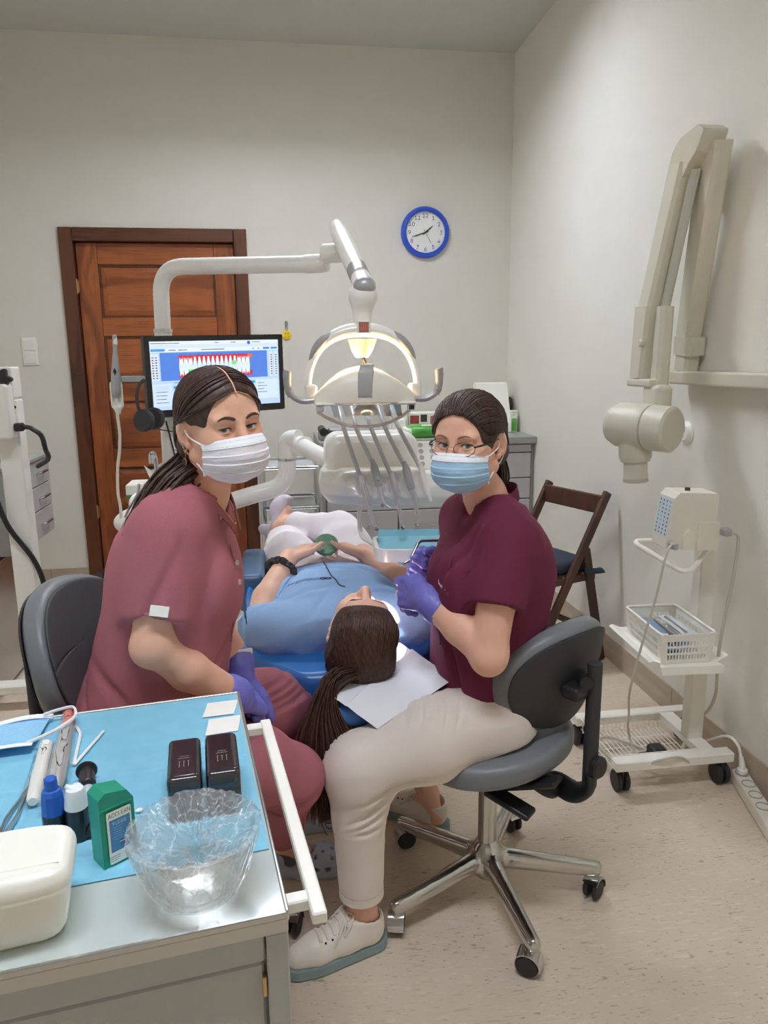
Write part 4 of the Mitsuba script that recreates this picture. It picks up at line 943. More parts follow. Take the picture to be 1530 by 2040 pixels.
s.ell((.2425, 2.018, 1.585), (.030, .030, .026)); s.cut((.24, 2.0, 1.568), (0, -.35, -1)); put(relax(s.mesh(), 2), 'silver_paint', t, 'joint_cap', True)
k = put(box((.219, 1.996, 1.462), (.254, 2.006, 1.497), .003), 'light_shell', t, 'switch_plate')
f = Flat(); f.rect(.0, .0, .026, .026, (120, 104, 96), True)
for i in range(4): f.poly([(.003 + i * .0055, .004), (.0065 + i * .0055, .004), (.0085 + i * .0055, .022), (.005 + i * .0055, .022)], (206, 92, 84))
m, c = f.mesh(axes((.2235, 1.9955, 1.4665), (1, 0, 0), (0, 0, 1), (0, -1, 0))); put(m, 'print', k, 'label_print', color=c)
# arch: front rib with grey shoulders
arc = [V(LC[0] + .150 * math.copysign(abs(math.cos(a)) ** .85, math.cos(a)), 2.03, 1.312 + .162 * math.sin(a) ** .9) for a in np.linspace(math.pi * .985, math.pi * .015, 41)]
put(tube(arc, [.0105 + .009 * math.exp(-((i - 20) / 9) ** 2) for i in range(41)], 14, flat=(1.0, 1.35), up=(0, 1, 0)), 'unit_white', t, 'arch', True)
for i0, i1 in ((5, 15), (25, 35)):
    put(tube([p + V(0, -.004, .003) + unit(p - V(LC[0], 2.03, 1.30)) * .004 for p in arc[i0:i1 + 1]], [.004 + .013 * math.sin(math.pi * (i + .4) / (i1 - i0 + .8)) for i in range(i1 - i0 + 1)], 14, flat=(.8, 1.1), up=(0, 1, 0)), 'light_grey', t, 'arch_insert', True)
put(hull([V(x, y, z) for x, y, z in [(.197, 2.040, 1.45), (.277, 2.040, 1.45), (.199, 2.075, 1.45), (.275, 2.075, 1.45), (.208, 2.048, 1.418), (.266, 2.048, 1.418), (.220, 2.056, 1.401), (.254, 2.056, 1.401), (.222, 2.075, 1.401), (.252, 2.075, 1.401)]]), 'light_shell', t, 'transformer_housing', 20)
put(tube(spline([(.238, 2.03, 1.40), (.243, 2.035, 1.385), (.236, 2.04, 1.365)], 5), .0045, 8), 'black_plastic', t, 'cord')
# front shell (dome) and the reflector behind it
def dome(y, top, base, half, th, lip=0.0, n=40):
    xs = np.linspace(-half, half, n); zt = base + .012 + (top - base - .012) * np.maximum(0, 1 - (np.abs(xs) / half) ** 1.9) ** .95
    return sg.Polygon(np.r_[np.c_[xs, zt], [(half, base), (-half, base)]])
FX = axes((LC[0], 1.968, 0), (1, 0, 0), (0, 0, 1), (0, -1, 0))
X, W2 = np.meshgrid(np.linspace(-1, 1, 48), np.linspace(0, 1, 24), indexing='ij')
zt = 1.294 + .008 + .066 * np.maximum(0, 1 - np.abs(X) ** 2.0)
P = np.stack([LC[0] + .134 * X, 1.972 - .030 * (1 - .8 * X ** 2) * np.sqrt(np.maximum(0, 1 - W2 ** 2.2)) + .018 * X ** 2, 1.283 + (zt - 1.283) * W2], -1)
put(sheet(P, .005), 'light_shell', t, 'front_shell', True)
put(box((LC[0] - .135, 1.955, 1.278), (LC[0] + .135, 2.088, 1.2855), .003), 'light_shell', t, 'bottom_rim')
X, W2 = np.meshgrid(np.linspace(-1, 1, 48), np.linspace(0, 1, 16), indexing='ij')
P = np.stack([LC[0] + .132 * X, 2.060 + .020 * np.sqrt(np.maximum(0, 1 - W2 ** 2)) * (1 - X ** 2) - .022 * X ** 2, 1.285 + (.012 + .082 * np.maximum(0, 1 - np.abs(X) ** 2.1)) * W2], -1)
put(sheet(P, .004), 'light_shell', t, 'reflector', True)
put(hull([V(x, y, z) for x, y, z in [(.212, 1.936, 1.303), (.248, 1.936, 1.303), (.212, 1.944, 1.303), (.248, 1.944, 1.303), (.213, 1.944, 1.36), (.251, 1.944, 1.36), (.222, 1.965, 1.383), (.258, 1.965, 1.383), (.228, 2.0, 1.386), (.254, 2.0, 1.386), (.22, 2.0, 1.36), (.252, 2.0, 1.36)]]), 'light_grey', t, 'front_clip', 40)
for s_ in (-1, 1):
    x = LC[0] + s_ * .141
    put(box((x - .016, 2.0, 1.288), (x + .016, 2.05, 1.332), .008, 2), 'light_shell', t, 'pivot')
    k = put(tube(spline([(LC[0] + s_ * .13, 2.0, 1.292), (LC[0] + s_ * .165, 2.0, 1.290), (LC[0] + s_ * .190, 2.0, 1.302), (LC[0] + s_ * .199, 2.0, 1.318)], 6), .0085, 12, flat=(1, 1)), 'silver_paint', t, 'handle')
    put(tube(spline([(LC[0] + s_ * .199, 2.0, 1.300), (LC[0] + s_ * .204, 2.0, 1.330), (LC[0] + s_ * .204, 2.0, 1.362), (LC[0] + s_ * .202, 2.0, 1.371)], 5), [.006] * 2 + [.0095] * 3 + [.0105] * 3 + [.0115] * 4 + [.0115] * 3 + [.006], 14), 'light_grey', k, 'grip')
bulb = lathe([(0, 0), (.007, .002), (.008, .010), (.006, .020), (0, .022)], (LC[0], 2.025, 1.318), n=16)
put(bulb, 'white_plastic', t, 'bulb', True, emit={'type': 'rgb', 'value': list(BULB_RADIANCE)})
mat('visor_plastic', (226, 214, 212), .12, spec=.7, clearcoat=1.0)
# transparent shield and the chromed innards
X, W2 = np.meshgrid(np.linspace(-1, 1, 48), np.linspace(0, 1, 18), indexing='ij')
dep = .018 + .046 * np.maximum(0, 1 - np.abs(X) ** 2.2)
P = np.stack([LC[0] + .133 * X, 1.962 + .015 * X ** 2 + .038 * np.sin(W2 * 1.5), 1.282 - dep * W2], -1)
put(sheet(P, .002), 'thin_film', t, 'visor', True)
put(tube(P[:, -1][1:-1], .0046, 10), 'visor_plastic', t, 'visor_rim', True)
put([lathe([(.010, .0), (.022, -.006), (.032, -.020), (.036, -.034)], (LC[0] + .003, 2.0, 1.284), n=28)], 'reflector', t, 'lens_mirror')
for x in (-.085, -.055, .055, .085):
    put(hull([V(LC[0] + x + a, 2.0 + b, z) for a, b, z in [(-.008, 0, 1.281), (.012, 0, 1.281), (.004, 0, 1.245), (.018, 0, 1.245), (-.008, .02, 1.281), (.012, .02, 1.281), (.004, .02, 1.245), (.018, .02, 1.245)]]), 'reflector', t, 'mirror_facet', False)
for s_ in (-1, 1): put(box((LC[0] + s_ * .122 - .010, 1.965, 1.262), (LC[0] + s_ * .122 + .010, 1.98, 1.279), .003), 'chrome', t, 'shield_clip')
# the beam that leaves the light downwards onto the patient's mouth
scene['dental_light_beam'] = {'type': 'spot', 'to_world': T().look_at(origin=[.236, 1.985, 1.200], target=[.243, 1.868, .80], up=[0, 1, 0]), 'intensity': {'type': 'rgb', 'value': [14.0, 14.2, 14.6]}, 'cutoff_angle': 7.0, 'beam_width': 4.0}

# ---------------------------------------------------------------- monitor
t = thing('monitor', 'black monitor on the lamp pole showing a blue dental chart', 'monitor')
mu = unit(V(.468, .215, .010)); mw = V(0, 0, 1); mn = np.cross(mu, mw)           # mn points to the viewer
MO = V(-.430, 2.62, 1.207); MWd, MH = .506, .272
MM = axes(MO, mu, mw, mn)
put(xf(box((0, 0, -.035), (MWd, MH, 0), .006, 2), MM), 'black_plastic', t, 'back_cover')
put(xf(extr(rrect(0, 0, MWd, MH, .006).difference(sg.box(.018, .024, MWd - .016, MH - .018)), .006), MM), 'black_plastic', t, 'bezel')
put(xf(box((.20, .08, -.075), (.30, .19, -.03), .01), MM), 'black_plastic', t, 'mount')
put([rod((MM @ V(.12, .13, -.06, 1))[:3], V(PX, PY, 1.32), .018, 14)], 'unit_white', t, 'mount_arm')
f = Flat(.00006); SW, SH = MWd - .034, MH - .042
f.rect(0, 0, SW, SH, (168, 192, 226), True)
f.rect(0, SH - .012, SW, SH, (205, 214, 232)); f.rect(0, SH - .023, SW, SH - .0125, (190, 205, 230)); f.rect(0, SH - .036, SW, SH - .0235, (206, 216, 234), True)
f.rect(.004, SH - .034, .052, SH - .025, (84, 150, 216)); f.rect(SW - .060, SH - .033, SW - .036, SH - .026, (70, 130, 205)); f.rect(SW - .030, SH - .033, SW - .004, SH - .026, (70, 130, 205))
for x, w_ in ((.004, .10), (.23, .014), (.29, .018), (.37, .03)): f.rect(x, SH - .008, x + w_, SH - .006, (70, 84, 112))
for x, w_ in ((.004, .05), (.065, .025), (.10, .03), (.18, .085), (.37, .008), (.39, .008)): f.rect(x, SH - .031, x + w_, SH - .0288, (52, 62, 90))
f.poly(sg.Point(SW - .115, SH - .009).buffer(.006), (52, 92, 196), True)
f.rect(.034, .098, SW - .046, SH - .038, (74, 118, 200), True)
for x in (.004, .018, SW - .034, SW - .016):
    f.rect(x - .002, .10, x + .010, SH - .042, (196, 208, 230))
f.z += f.step
rg = np.random.default_rng(2); pal = [(60, 66, 84), (90, 104, 140), (168, 70, 52), (64, 104, 90), (110, 90, 60)]
for x in (.006, .018, SW - .032, SW - .014):
    for k_ in range(9): f.rect(x, .106 + k_ * .0085, x + .006, .110 + k_ * .0085, pal[rg.integers(5)])
cx0, cx1 = .098, .368; zt_, zb = SH - .048, .108
f.rect(cx0, zt_ - .024, cx1 - .018, zt_, (188, 46, 52)); f.rect(cx1 - .018, zt_ - .014, cx1, zt_, (214, 94, 62)); f.rect(cx0, zb, cx1, zb + .016, (188, 46, 52), True)
for k_ in range(16):
    x = cx0 + .009 + k_ * .0162; w_ = .0068 if 3 <= k_ <= 12 else .0076
    crown = [(x - w_, zt_ - .046), (x + w_, zt_ - .046), (x + w_ * .9, zt_ - .030)]
    roots = [(x + .002, zt_ - .006), (x - .002, zt_ - .006)] if 3 <= k_ <= 12 else [(x + .0052, zt_ - .008), (x + .003, zt_ - .020), (x, zt_ - .010), (x - .003, zt_ - .020), (x - .0052, zt_ - .008)]
    f.poly(sg.Polygon(crown + roots + [(x - w_ * .9, zt_ - .030)]).buffer(.0008), (206, 220, 238), False)
    c2 = [(x - w_, zb + .040), (x + w_, zb + .040), (x + w_ * .9, zb + .024)]
    r2 = [(x + .0015, zb + .003), (x - .0015, zb + .003)] if 3 <= k_ <= 12 else [(x + .005, zb + .005), (x, zb + .014), (x - .005, zb + .005)]
    f.poly(sg.Polygon(c2 + r2 + [(x - w_ * .9, zb + .024)]).buffer(.0008), (206, 220, 238), False)
f.z += f.step
for k_ in range(16):
    x = cx0 + .009 + k_ * .0162
    for z in (zt_ - .034, zb + .033): f.poly(sg.Point(x, z).buffer(.0042).difference(sg.Point(x, z).buffer(.0036)), (120, 150, 200), False)
    f.rect(x - .003, zt_ + .002, x + .003, zt_ + .0032, (50, 66, 110)); f.rect(x - .003, zb - .004, x + .003, zb - .0028, (50, 66, 110))
f.rect(cx0 + .034, zb + .008, cx0 + .052, zb + .026, (88, 206, 92)); f.rect(cx0 + .192, zt_ - .036, cx0 + .208, zt_ - .022, (104, 214, 104), True)
f.rect(.004, .012, .070, .088, (186, 204, 232)); f.rect(.012, .066, .060, .080, (150, 178, 222)); f.rect(.075, .070, .150, .079, (46, 136, 190)); f.rect(.30, .078, .375, .086, (46, 136, 190)); f.rect(.378, .02, SW - .006, .09, (190, 206, 232), True)
for k_ in range(4):
    f.rect(.014, .060 - k_ * .012, .056 - .004 * (k_ % 3), .0618 - k_ * .012, (66, 82, 118)); f.rect(.386, .076 - k_ * .011, .412 + .01 * (k_ % 2), .0778 - k_ * .011, (70, 86, 120))
for x, z, w_ in ((.078, .090, .045), (.16, .090, .06), (.078, .062, .07), (.20, .060, .06)): f.rect(x, z, x + w_, z + .0018, (60, 76, 116))
f.rect(.080, .034, .122, .058, (86, 104, 128)); f.rect(.084, .006, .130, .018, (58, 78, 112)); f.rect(0, 0, .012, .010, (16, 20, 30), True)
for k_ in range(7): f.rect(.082 + k_ * .0057, .038, .0862 + k_ * .0057, .052, (170, 180, 190))
SCREEN = f; m, c = f.mesh(MM @ trimesh.transformations.translation_matrix((.018, .024, .0008)))
scene['screen_glass'] = {'type': 'twosided', 'bsdf': {'type': 'principled', 'base_color': {'type': 'rgb', 'value': [.012, .012, .014]}, 'roughness': .45}}
k = put(m, 'screen_glass', t, 'screen', color=c * .30 * SCREEN_GAIN)
scene[k]['emitter'] = {'type': 'area', 'radiance': {'type': 'mesh_attribute', 'name': 'vertex_color'}}
# headphones hanging at the monitor's left lower corner
t = thing('headphones', 'black headphones hanging on the left lower corner of the monitor', 'headphones')
hc = V(-.468, 2.555, 1.245)
band = [V(-.425, 2.565, 1.338), V(-.439, 2.56, 1.326), V(-.450, 2.556, 1.297), V(-.451, 2.552, 1.262), V(-.444, 2.550, 1.234), V(-.433, 2.548, 1.214)]
put(tube(spline(band, 6), .010, 10, flat=(1.5, .5)), 'soft_black', t, 'headband')
for o in (V(-.426, 2.545, 1.205), V(-.402, 2.600, 1.207)):
    k = put(lathe([(0, 0), (.026, .001), (.036, .006), (.037, .018), (.031, .024), (0, .024)], o, (-.35, -.92, .12), 32, x=(1, 0, 0)), 'soft_black', t, 'ear_cup')
put(tube(spline([(-.42, 2.57, 1.185), (-.39, 2.60, 1.170), (-.33, 2.62, 1.160), (-.28, 2.66, 1.18)], 6), .0018, 6), 'black_plastic', t, 'cord')
t = thing('cable', 'thin black cable running down the white pole under the monitor', 'cable')
put(tube(spline([(-.385, 2.70, 1.19), (-.375, 2.72, 1.12), (-.36, 2.724, 1.03), (-.35, 2.724, .95)], 6), .003, 6), 'black_plastic', t, 'lead')
# intraoral camera in its holder
t = thing('intraoral_camera', 'white intraoral camera standing in a holder left of the monitor', 'intraoral camera')
put(tube(spline([(-.515, 2.60, 1.482), (-.516, 2.60, 1.447), (-.518, 2.60, 1.417), (-.521, 2.60, 1.367), (-.5235, 2.60, 1.317), (-.525, 2.60, 1.279)], 5), np.r_[[.0075] * 10, np.linspace(.0085, .0155, 8), [.0155] * 5, np.linspace(.014, .008, 3)][:26], 16), 'silver_paint', t, 'wand')
put(lathe([(0, 0), (.007, 0), (.008, .004), (.007, .030), (0, .032)], (-.515, 2.60, 1.452), n=16), 'white_gloss', t, 'tip')
put(extr(sg.Polygon([(0, .012), (.0055, 0), (0, -.012), (-.0055, 0)]), .002, axes((-.5205, 2.5855, 1.365), (1, 0, 0), (0, 0, 1), (0, -1, 0))), 'soft_black', t, 'button')
put(tube(spline([(-.525, 2.60, 1.28), (-.5265, 2.60, 1.22), (-.524, 2.598, 1.16), (-.530, 2.60, 1.10), (-.541, 2.60, 1.04), (-.546, 2.60, .96), (-.541, 2.595, .90), (-.549, 2.60, .80), (-.556, 2.60, .70), (-.56, 2.60, .60), (-.59, 2.66, .50)], 8), .0052, 8), 'warm_plastic', t, 'cord')
t = thing('camera_holder', 'white holder on a grey bracket carrying the intraoral camera', 'holder')
s = Vol((-.557, 2.57, 1.215), (-.487, 2.64, 1.347), .003); s.rbox((-.525, 2.608, 1.289), (.019, .017, .045), .010); s.cone((-.525, 2.60, 1.227), (-.521, 2.597, 1.367), .0145, .0165, .002, 's'); s.cut((-.525, 2.592, 1.277), (0, -1, 0)); s.cone((-.525, 2.608, 1.247), (-.525, 2.608, 1.232), .014, .010, .01)
put(relax(s.mesh(), 2), 'white_gloss', t, 'cradle', True)
put([box((-.509, 2.61, 1.330), (-.430, 2.622, 1.350), .003)], 'silver_paint', t, 'bracket')
# spittoon unit
t = thing('spittoon', 'white cuspidor unit with a chrome water spout behind the left woman', 'cuspidor')
s = Vol((-.60, 2.45, .45), (-.28, 2.90, .99), .006)
s.ell((-.455, 2.66, .845), (.125, .125, .055), k=.02); s.ell((-.44, 2.68, .74), (.10, .10, .16), k=.03); s.rbox((-.42, 2.72, .60), (.09, .10, .14), .03, k=.03)
s.ell((-.445, 2.69, .905), (.085, .085, .055), k=.015); s.ell((-.455, 2.66, .955), (.072, .072, .06), k=.012, how='s')
put(relax(s.mesh()), 'unit_white', t, 'basin', True)
put([box((-.50, 2.70, .30), (-.28, 2.95, .75), .03, 2)], 'unit_white', t, 'cabinet_body')
put(tube(spline([(-.435, 2.72, .91), (-.432, 2.72, 1.0), (-.433, 2.715, 1.055), (-.436, 2.70, 1.078), (-.440, 2.675, 1.075), (-.440, 2.668, 1.045)], 6), .0085, 12), 'chrome', t, 'water_spout')
put(tube(spline([(-.475, 2.60, .985), (-.478, 2.58, .955), (-.505, 2.56, .91), (-.52, 2.55, .88)], 5), .0055, 8), 'chrome', t, 'cup_filler')
put(tube(spline([(-.455, 2.60, .985), (-.45, 2.58, .955), (-.47, 2.55, .90)], 5), .0055, 8), 'chrome', t, 'cup_filler')
t = thing('tissue_box', 'white tissue box with a green edge and a raised tissue on the cuspidor', 'tissue box')
put(box((-.545, 2.72, .925), (-.40, 2.84, .965), .004), 'white_plastic', t, 'box')
put(box((-.547, 2.718, .920), (-.398, 2.842, .927), .002), 'floss_green', t, 'green_edge')
rg = np.random.default_rng(4); X, Y = np.meshgrid(np.linspace(-1, 1, 30), np.linspace(0, 1, 24), indexing='ij')
P = np.stack([-.438 + X * (.028 + .022 * Y), 2.78 + .018 * np.sin(X * 5) * (1 - .3 * Y), 0.962 + .060 * Y + .012 * np.sin(X * 3.4) * Y], -1)
put(sheet(P, .001), 'card_white', t, 'tissue', True)

# ---------------------------------------------------------------- instrument console
t = thing('delivery_arm', 'white jointed tube arm carrying the instrument console', 'arm')
put(tube(fillet([(-.36, 2.66, .845), (-.12, 2.66, .918), (.028, 2.66, .952), (.034, 2.66, 1.12), (.075, 2.63, 1.125)], .085, 10), .0315, 24), 'unit_white', t, 'tube')
put(lathe([(.033, 0), (.033, .008)], (.0315, 2.66, 1.045), n=32), 'chrome', t, 'ring')
put([lathe([(0, -.036), (.030, -.036), (.034, -.030), (.034, .034), (0, .034)], (.083, 2.62, 1.10), (.35, -.94, .05), 32)], 'unit_white', t, 'joint')
put(disc((.0835 + .0125, 2.62 - .034, 1.102), (.35, -.94, .05), .004, .002, 12), 'soft_black', t, 'screw')
put(tube([(.075, 2.62, 1.105), (.12, 2.54, 1.085), (.20, 2.42, 1.055)], .030, 20), 'unit_white', t, 'link')
t = thing('instrument_console', 'white rounded instrument console with a keypad between the two seated women', 'console')
s = Vol((.08, 2.05, .90), (.66, 2.50, 1.22), .005)
s.rbox((.29, 2.33, 1.085), (.145, .085, .088), .045, k=.03)
s.loft([((.335, 2.255, .955), (1, 0, 0), .185, .085), ((.33, 2.255, .985), (1, 0, 0), .205, .115), ((.335, 2.26, 1.02), (1, 0, 0), .215, .125), ((.34, 2.265, 1.055), (1, 0, 0), .21, .10)], k=.03, n=3.2)
s.rbox((.50, 2.27, 1.0), (.10, .10, .03), .028, k=.03)
s.rbox((.30, 2.19, 1.045), (.125, .05, .028), .022, k=.02)
for x in (.236, .273, .328, .367, .412): s.cone((x - .006, 2.142, 1.10), (x + .010, 2.135, .98), .0105, .0105, .006, 's')
put(relax(s.mesh(), 4), 'unit_white', t, 'housing', True)
kp = axes((.452, 2.265, 1.055), unit(V(1, -.05, 0)), unit(V(0, .55, .83)), unit(np.cross(V(1, -.05, 0), V(0, .55, .83))))
put(xf(box((-.02, 0, -.006), (.11, .10, .004), .006, 2), kp), 'white_gloss', t, 'keypad')
for i in range(4):
    for j in range(3): put(xf(disc((-.004 + j * .035, .018 + i * .022, .004), (0, 0, 1), .008, .0015, 16), kp), 'grey_plastic', t, 'key')
put([disc((x, 2.145, .972), (0, -1, -.3), .006, .004, 16) for x in (.21,)], 'grey_plastic', t, 'button'); put(disc((.30, 2.14, .972), (0, -1, -.3), .006, .004, 16), 'grey_plastic', t, 'button')
# five handpieces, each with its hose
HP = [([(.185, 2.30, 1.27), (.195, 2.17, 1.195), (.238, 2.12, 1.048)], [(.238, 2.112, 1.048), (.2555, 2.108, .978)], [(.2555, 2.108, .978), (.268, 2.102, .928), (.2755, 2.098, .910)], 'tool_silver', 'straight silver handpiece, first from the left on the console'),
      ([(.225, 2.30, 1.27), (.232, 2.17, 1.195), (.273, 2.12, 1.095)], [(.273, 2.112, 1.095), (.2875, 2.108, 1.035)], [(.2875, 2.108, 1.035), (.296, 2.10, .995), (.303, 2.095, .983), (.318, 2.085, .973)], 'silver_paint', 'silver syringe with a thin curved nozzle, second from the left on the console'),
      ([(.265, 2.30, 1.27), (.275, 2.17, 1.195), (.329, 2.12, 1.052)], [(.329, 2.112, 1.052), (.341, 2.108, 1.000)], [(.341, 2.108, 1.000), (.349, 2.104, .945), (.353, 2.10, .910)], 'tool_silver', 'slim steel handpiece in the middle of the console'),
      ([(.305, 2.30, 1.27), (.317, 2.17, 1.195), (.367, 2.12, 1.085)], [(.367, 2.112, 1.085), (.3835, 2.108, 1.023)], [(.3835, 2.108, 1.023), (.394, 2.104, .990), (.397, 2.10, .955)], 'silver_paint', 'thick silver handpiece with a bent steel head, fourth from the left'),
      ([(.34, 2.30, 1.27), (.355, 2.17, 1.20), (.412, 2.12, 1.082)], [(.412, 2.112, 1.082), (.433, 2.106, 1.005)], [(.433, 2.106, 1.005), (.4405, 2.103, .985)], 'white_gloss', 'white scaler handpiece, rightmost on the console')]
mat('tool_silver', (206, 206, 208), .24, .55)
mat('hose_grey', (196, 198, 200), .25, clearcoat=.6)
for i, (ho, bo, ti, mm, lab) in enumerate(HP):
    t = thing('dental_handpiece', lab, 'handpiece', 'handpieces hanging on the console')
    put(tube(spline(ho, 8), .0068, 10), 'hose_grey', t, 'hose')
    r = [.0108, .0115, .0095, .012, .0095][i]; b0, b1 = V(*bo[0]), V(*bo[1]); u = unit(b1 - b0); L = np.linalg.norm(b1 - b0)
    put(lathe([(0, -.02), (.006, -.02), (.0085, -.004), (r * .9, 0), (r, .006), (r, L * .45), (r * .93, L * .5), (r, L * .55), (r * .97, L - .004), (r * .8, L), (0, L)], b0, u, 20), mm, t, 'body')
    q = spline(ti, 6)
    put(tube(q, np.linspace(r * .72, [.0055, .0016, .0052, .006, .0045][i], len(q)), 12), 'tool_silver' if i != 4 else 'white_gloss', t, 'neck')
    if i in (0, 2, 3): put(lathe([(0, -.007), (.0062, -.006), (.0068, 0), (.0062, .006), (0, .007)], ti[-1], (.25, -.95, .2) if i != 3 else (0, -.4, -1), 16), 'chrome', t, 'head')
    if i == 1: put(disc(b0 + u * L * .62 + V(0, -.0105, .002), (0, -1, .2), .0055, .006, 14), 'chrome', t, 'button')
# tray
t = thing('instrument_tray', 'white tray with a pale blue liner hanging under the console', 'tray')
TRM = axes((.43, 2.06, .848), unit(V(1, -.06, -.02)), unit(V(.06, 1, .0)), (0, 0, 1))
q = rrect(-.165, -.085, .165, .09, .035)
put(xf(extr(q.difference(q.buffer(-.010)), .036, trimesh.transformations.translation_matrix((0, 0, -.012))), TRM), 'unit_white', t, 'rim', 20)
put(xf(extr(q.buffer(-.006), .006, trimesh.transformations.translation_matrix((0, 0, -.012))), TRM), 'unit_white', t, 'base', 20)
put(tube(fillet([(.245, 2.26, .97), (.245, 2.25, .855), (.275, 2.15, .850), (.30, 2.12, .848)], .03), .008, 10), 'unit_white', t, 'bracket')
put(tube([(.43, 2.2, .60), (.43, 2.2, .84)], .010, 12), 'unit_white', t, 'support')
t = thing('tray_liner', 'pale blue paper liner lying in the white tray with its back edge raised', 'liner')
mat('liner_blue', (146, 200, 216), .75)
X, Y = np.meshgrid(np.linspace(-.148, .15, 40), np.linspace(-.072, .10, 40), indexing='ij')
Z = -.004 + .050 * np.clip((Y - .03) / .07, 0, 1) ** 1.3 + .001 * meshkit.fbm(np.stack([X * 30, Y * 30, 0 * X], -1), 3)
P = np.stack([X, np.minimum(Y, .074), Z], -1); Q = (np.c_[P.reshape(-1, 3), np.ones(X.size)] @ TRM.T)[:, :3].reshape(P.shape)
put(sheet(Q, .001), 'liner_blue', t, 'sheet', True)

# ---------------------------------------------------------------- stools
mat('upholstery_grey', (112, 115, 118), .42, spec=.45)
mat('upholstery_dark', (72, 73, 75), .55)
mat('stool_alu', (206, 204, 198), .16, 1.0)
def stool(label, o, seat_z, face, angles, bc, bn, tilt=.1, lever=True, only_top=False):
    """o: floor centre; face: direction the seat faces; bc, bn: centre of the backrest and its outward normal."""
    t = thing('stool', label, 'stool'); o = V(*o)
    hub = o + V(0, 0, .105)
    s = Vol(o[:] + V(-.34, -.34, .03), o + V(.34, .34, .17), .005)
    for a in angles:
        d = V(math.cos(a), math.sin(a), 0)
        s.cone(hub + d * .03 + V(0, 0, .005), hub + d * .285 - V(0, 0, .022), .0225, .0165, .022)
        s.cone(hub + d * .03 - V(0, 0, .012), hub + d * .283 - V(0, 0, .034), .018, .0135, .012)
    s.cone(hub + V(0, 0, -.03), hub + V(0, 0, .03), .036, .033, .025)
    put(relax(s.mesh(), 3), 'stool_alu', t, 'base', True)
    for a in angles:
        d = V(math.cos(a), math.sin(a), 0); e = V(math.cos(a + .9), math.sin(a + .9), 0); n = V(-e[1], e[0], 0); p = o + d * .287
        k = put([disc(p + n * w + V(0, 0, .0295) - e * .012, n, .0275, .013, 28, .004) for w in (.006, -.019)], 'black_rubber', t, 'castor')
        ring = np.array([[(p - e * .012 + e * .031 * math.cos(q) + n * w + V(0, 0, .0295 + .031 * math.sin(q))) for w in (-.020, .020)] for q in np.linspace(-.2, 2.4, 16)])
        put([sheet(ring, .003), rod(p + V(0, 0, .045), p + V(0, 0, .075), .009)], 'chrome', k, 'fork')
    put(lathe([(0, 0), (.024, 0), (.024, .20), (.0205, .203), (.0205, .19), (0, .19)], hub + V(0, 0, .02), n=40), 'stool_alu', t, 'column')
    put([rod(hub + V(0, 0, .19), o + V(0, 0, seat_z - .06), .0125, 24), lathe([(.0125, 0), (.0225, 0), (.0225, .012), (.0125, .014)], hub + V(0, 0, .208), n=28)], 'chrome', t, 'piston')
    f = unit(V(*face)); sd = np.cross(V(0, 0, 1), f); F = np.stack([f, sd, V(0, 0, 1)], 1)
    s = Vol(o + V(-.26, -.26, seat_z - .10), o + V(.26, .26, seat_z + .05), .006)
    def seat(X, Y, Z):
        x, y = X - o[0], Y - o[1]; u = x * f[0] + y * f[1]; v = x * sd[0] + y * sd[1]
        r = np.sqrt((u / 1.0) ** 2 + (v / 1.06) ** 2); z = Z - seat_z - .030 * np.clip(-u / .2, 0, 1) ** 2 + .016 * np.clip(u / .2, 0, 1) ** 2
        e_ = r - .185; q = np.abs(z + .030) - .008
        return np.sqrt(np.maximum(e_, 0) ** 2 + np.maximum(q, 0) ** 2) + np.minimum(np.maximum(e_, q), 0) - .024
    s.op(seat); put(relax(s.mesh(), 3), 'upholstery_grey', t, 'seat', True)
    # mechanism
    b = o - f * .02 + V(0, 0, seat_z - .078)
    put([cbox((-.03, 0, 0), (.20, .13, .034), .01, 2, M=axes(b, f, sd, (0, 0, 1)))], 'black_plastic', t, 'mechanism')
    M = axes(b, f, sd, (0, 0, 1))
    if lever:
        for y, a, L in ((.085, 22, .17), (.11, -14, .12)):
            put(xf(cbox((-.04 - L / 2, y, -.018), (L, .05, .016), .007, 2), M @ rot(a, [0, 1, 0], (-.04, 0, 0))), 'black_plastic', t, 'lever')
        put(xf(rod((.02, .03, -.05), (.02, .07, -.05), .014, 16), M), 'black_plastic', t, 'pivot')
    bc, bn = V(*bc), unit(V(*bn)); h = unit(np.cross(V(0, 0, 1), bn)); up = unit(np.cross(bn, h)); up = unit(up + bn * tilt); bn2 = np.cross(h, up); bn2 = bn2 if bn2 @ bn > 0 else -bn2
    tb = bc + bn * .088
    arm = spline([b - f * .08 + V(0, 0, -.01), b - f * .14 + V(0, 0, -.035), tb * V(1, 1, 0) + V(0, 0, b[2] - .045) - bn * .10, tb * V(1, 1, 0) + V(0, 0, b[2] - .045) - bn * .04, tb * V(1, 1, 0) + V(0, 0, b[2] - .01), tb * V(1, 1, 0) + V(0, 0, b[2] + .03)], 8)
    put(tube(arm, .019, 14, flat=(1.5, .75), up=None), 'black_plastic', t, 'back_arm', True)
    put([tube(np.linspace(tb * V(1, 1, 0) + V(0, 0, b[2] - .005), tb + V(0, 0, .055), 6), .0175, 18), ], 'soft_black', t, 'back_tube')
    put([disc(tb * V(1, 1, 0) + V(0, 0, b[2] + .05) + bn * .012, bn, .027, .02, 24, .005)], 'black_plastic', t, 'knob')
    put([rod(bc + bn * .02, tb, .022, 14, .015), rod(tb - h * .03 + V(0, 0, .012), bc + h * .02 + bn * .03, .016, 12, .02), cbox((0, 0, 0), (.09, .05, .035), .012, 2, M=axes(tb - bn * .025 - h * .02 - V(0, 0, .012), h, bn, (0, 0, 1)))], 'black_plastic', t, 'back_bracket')
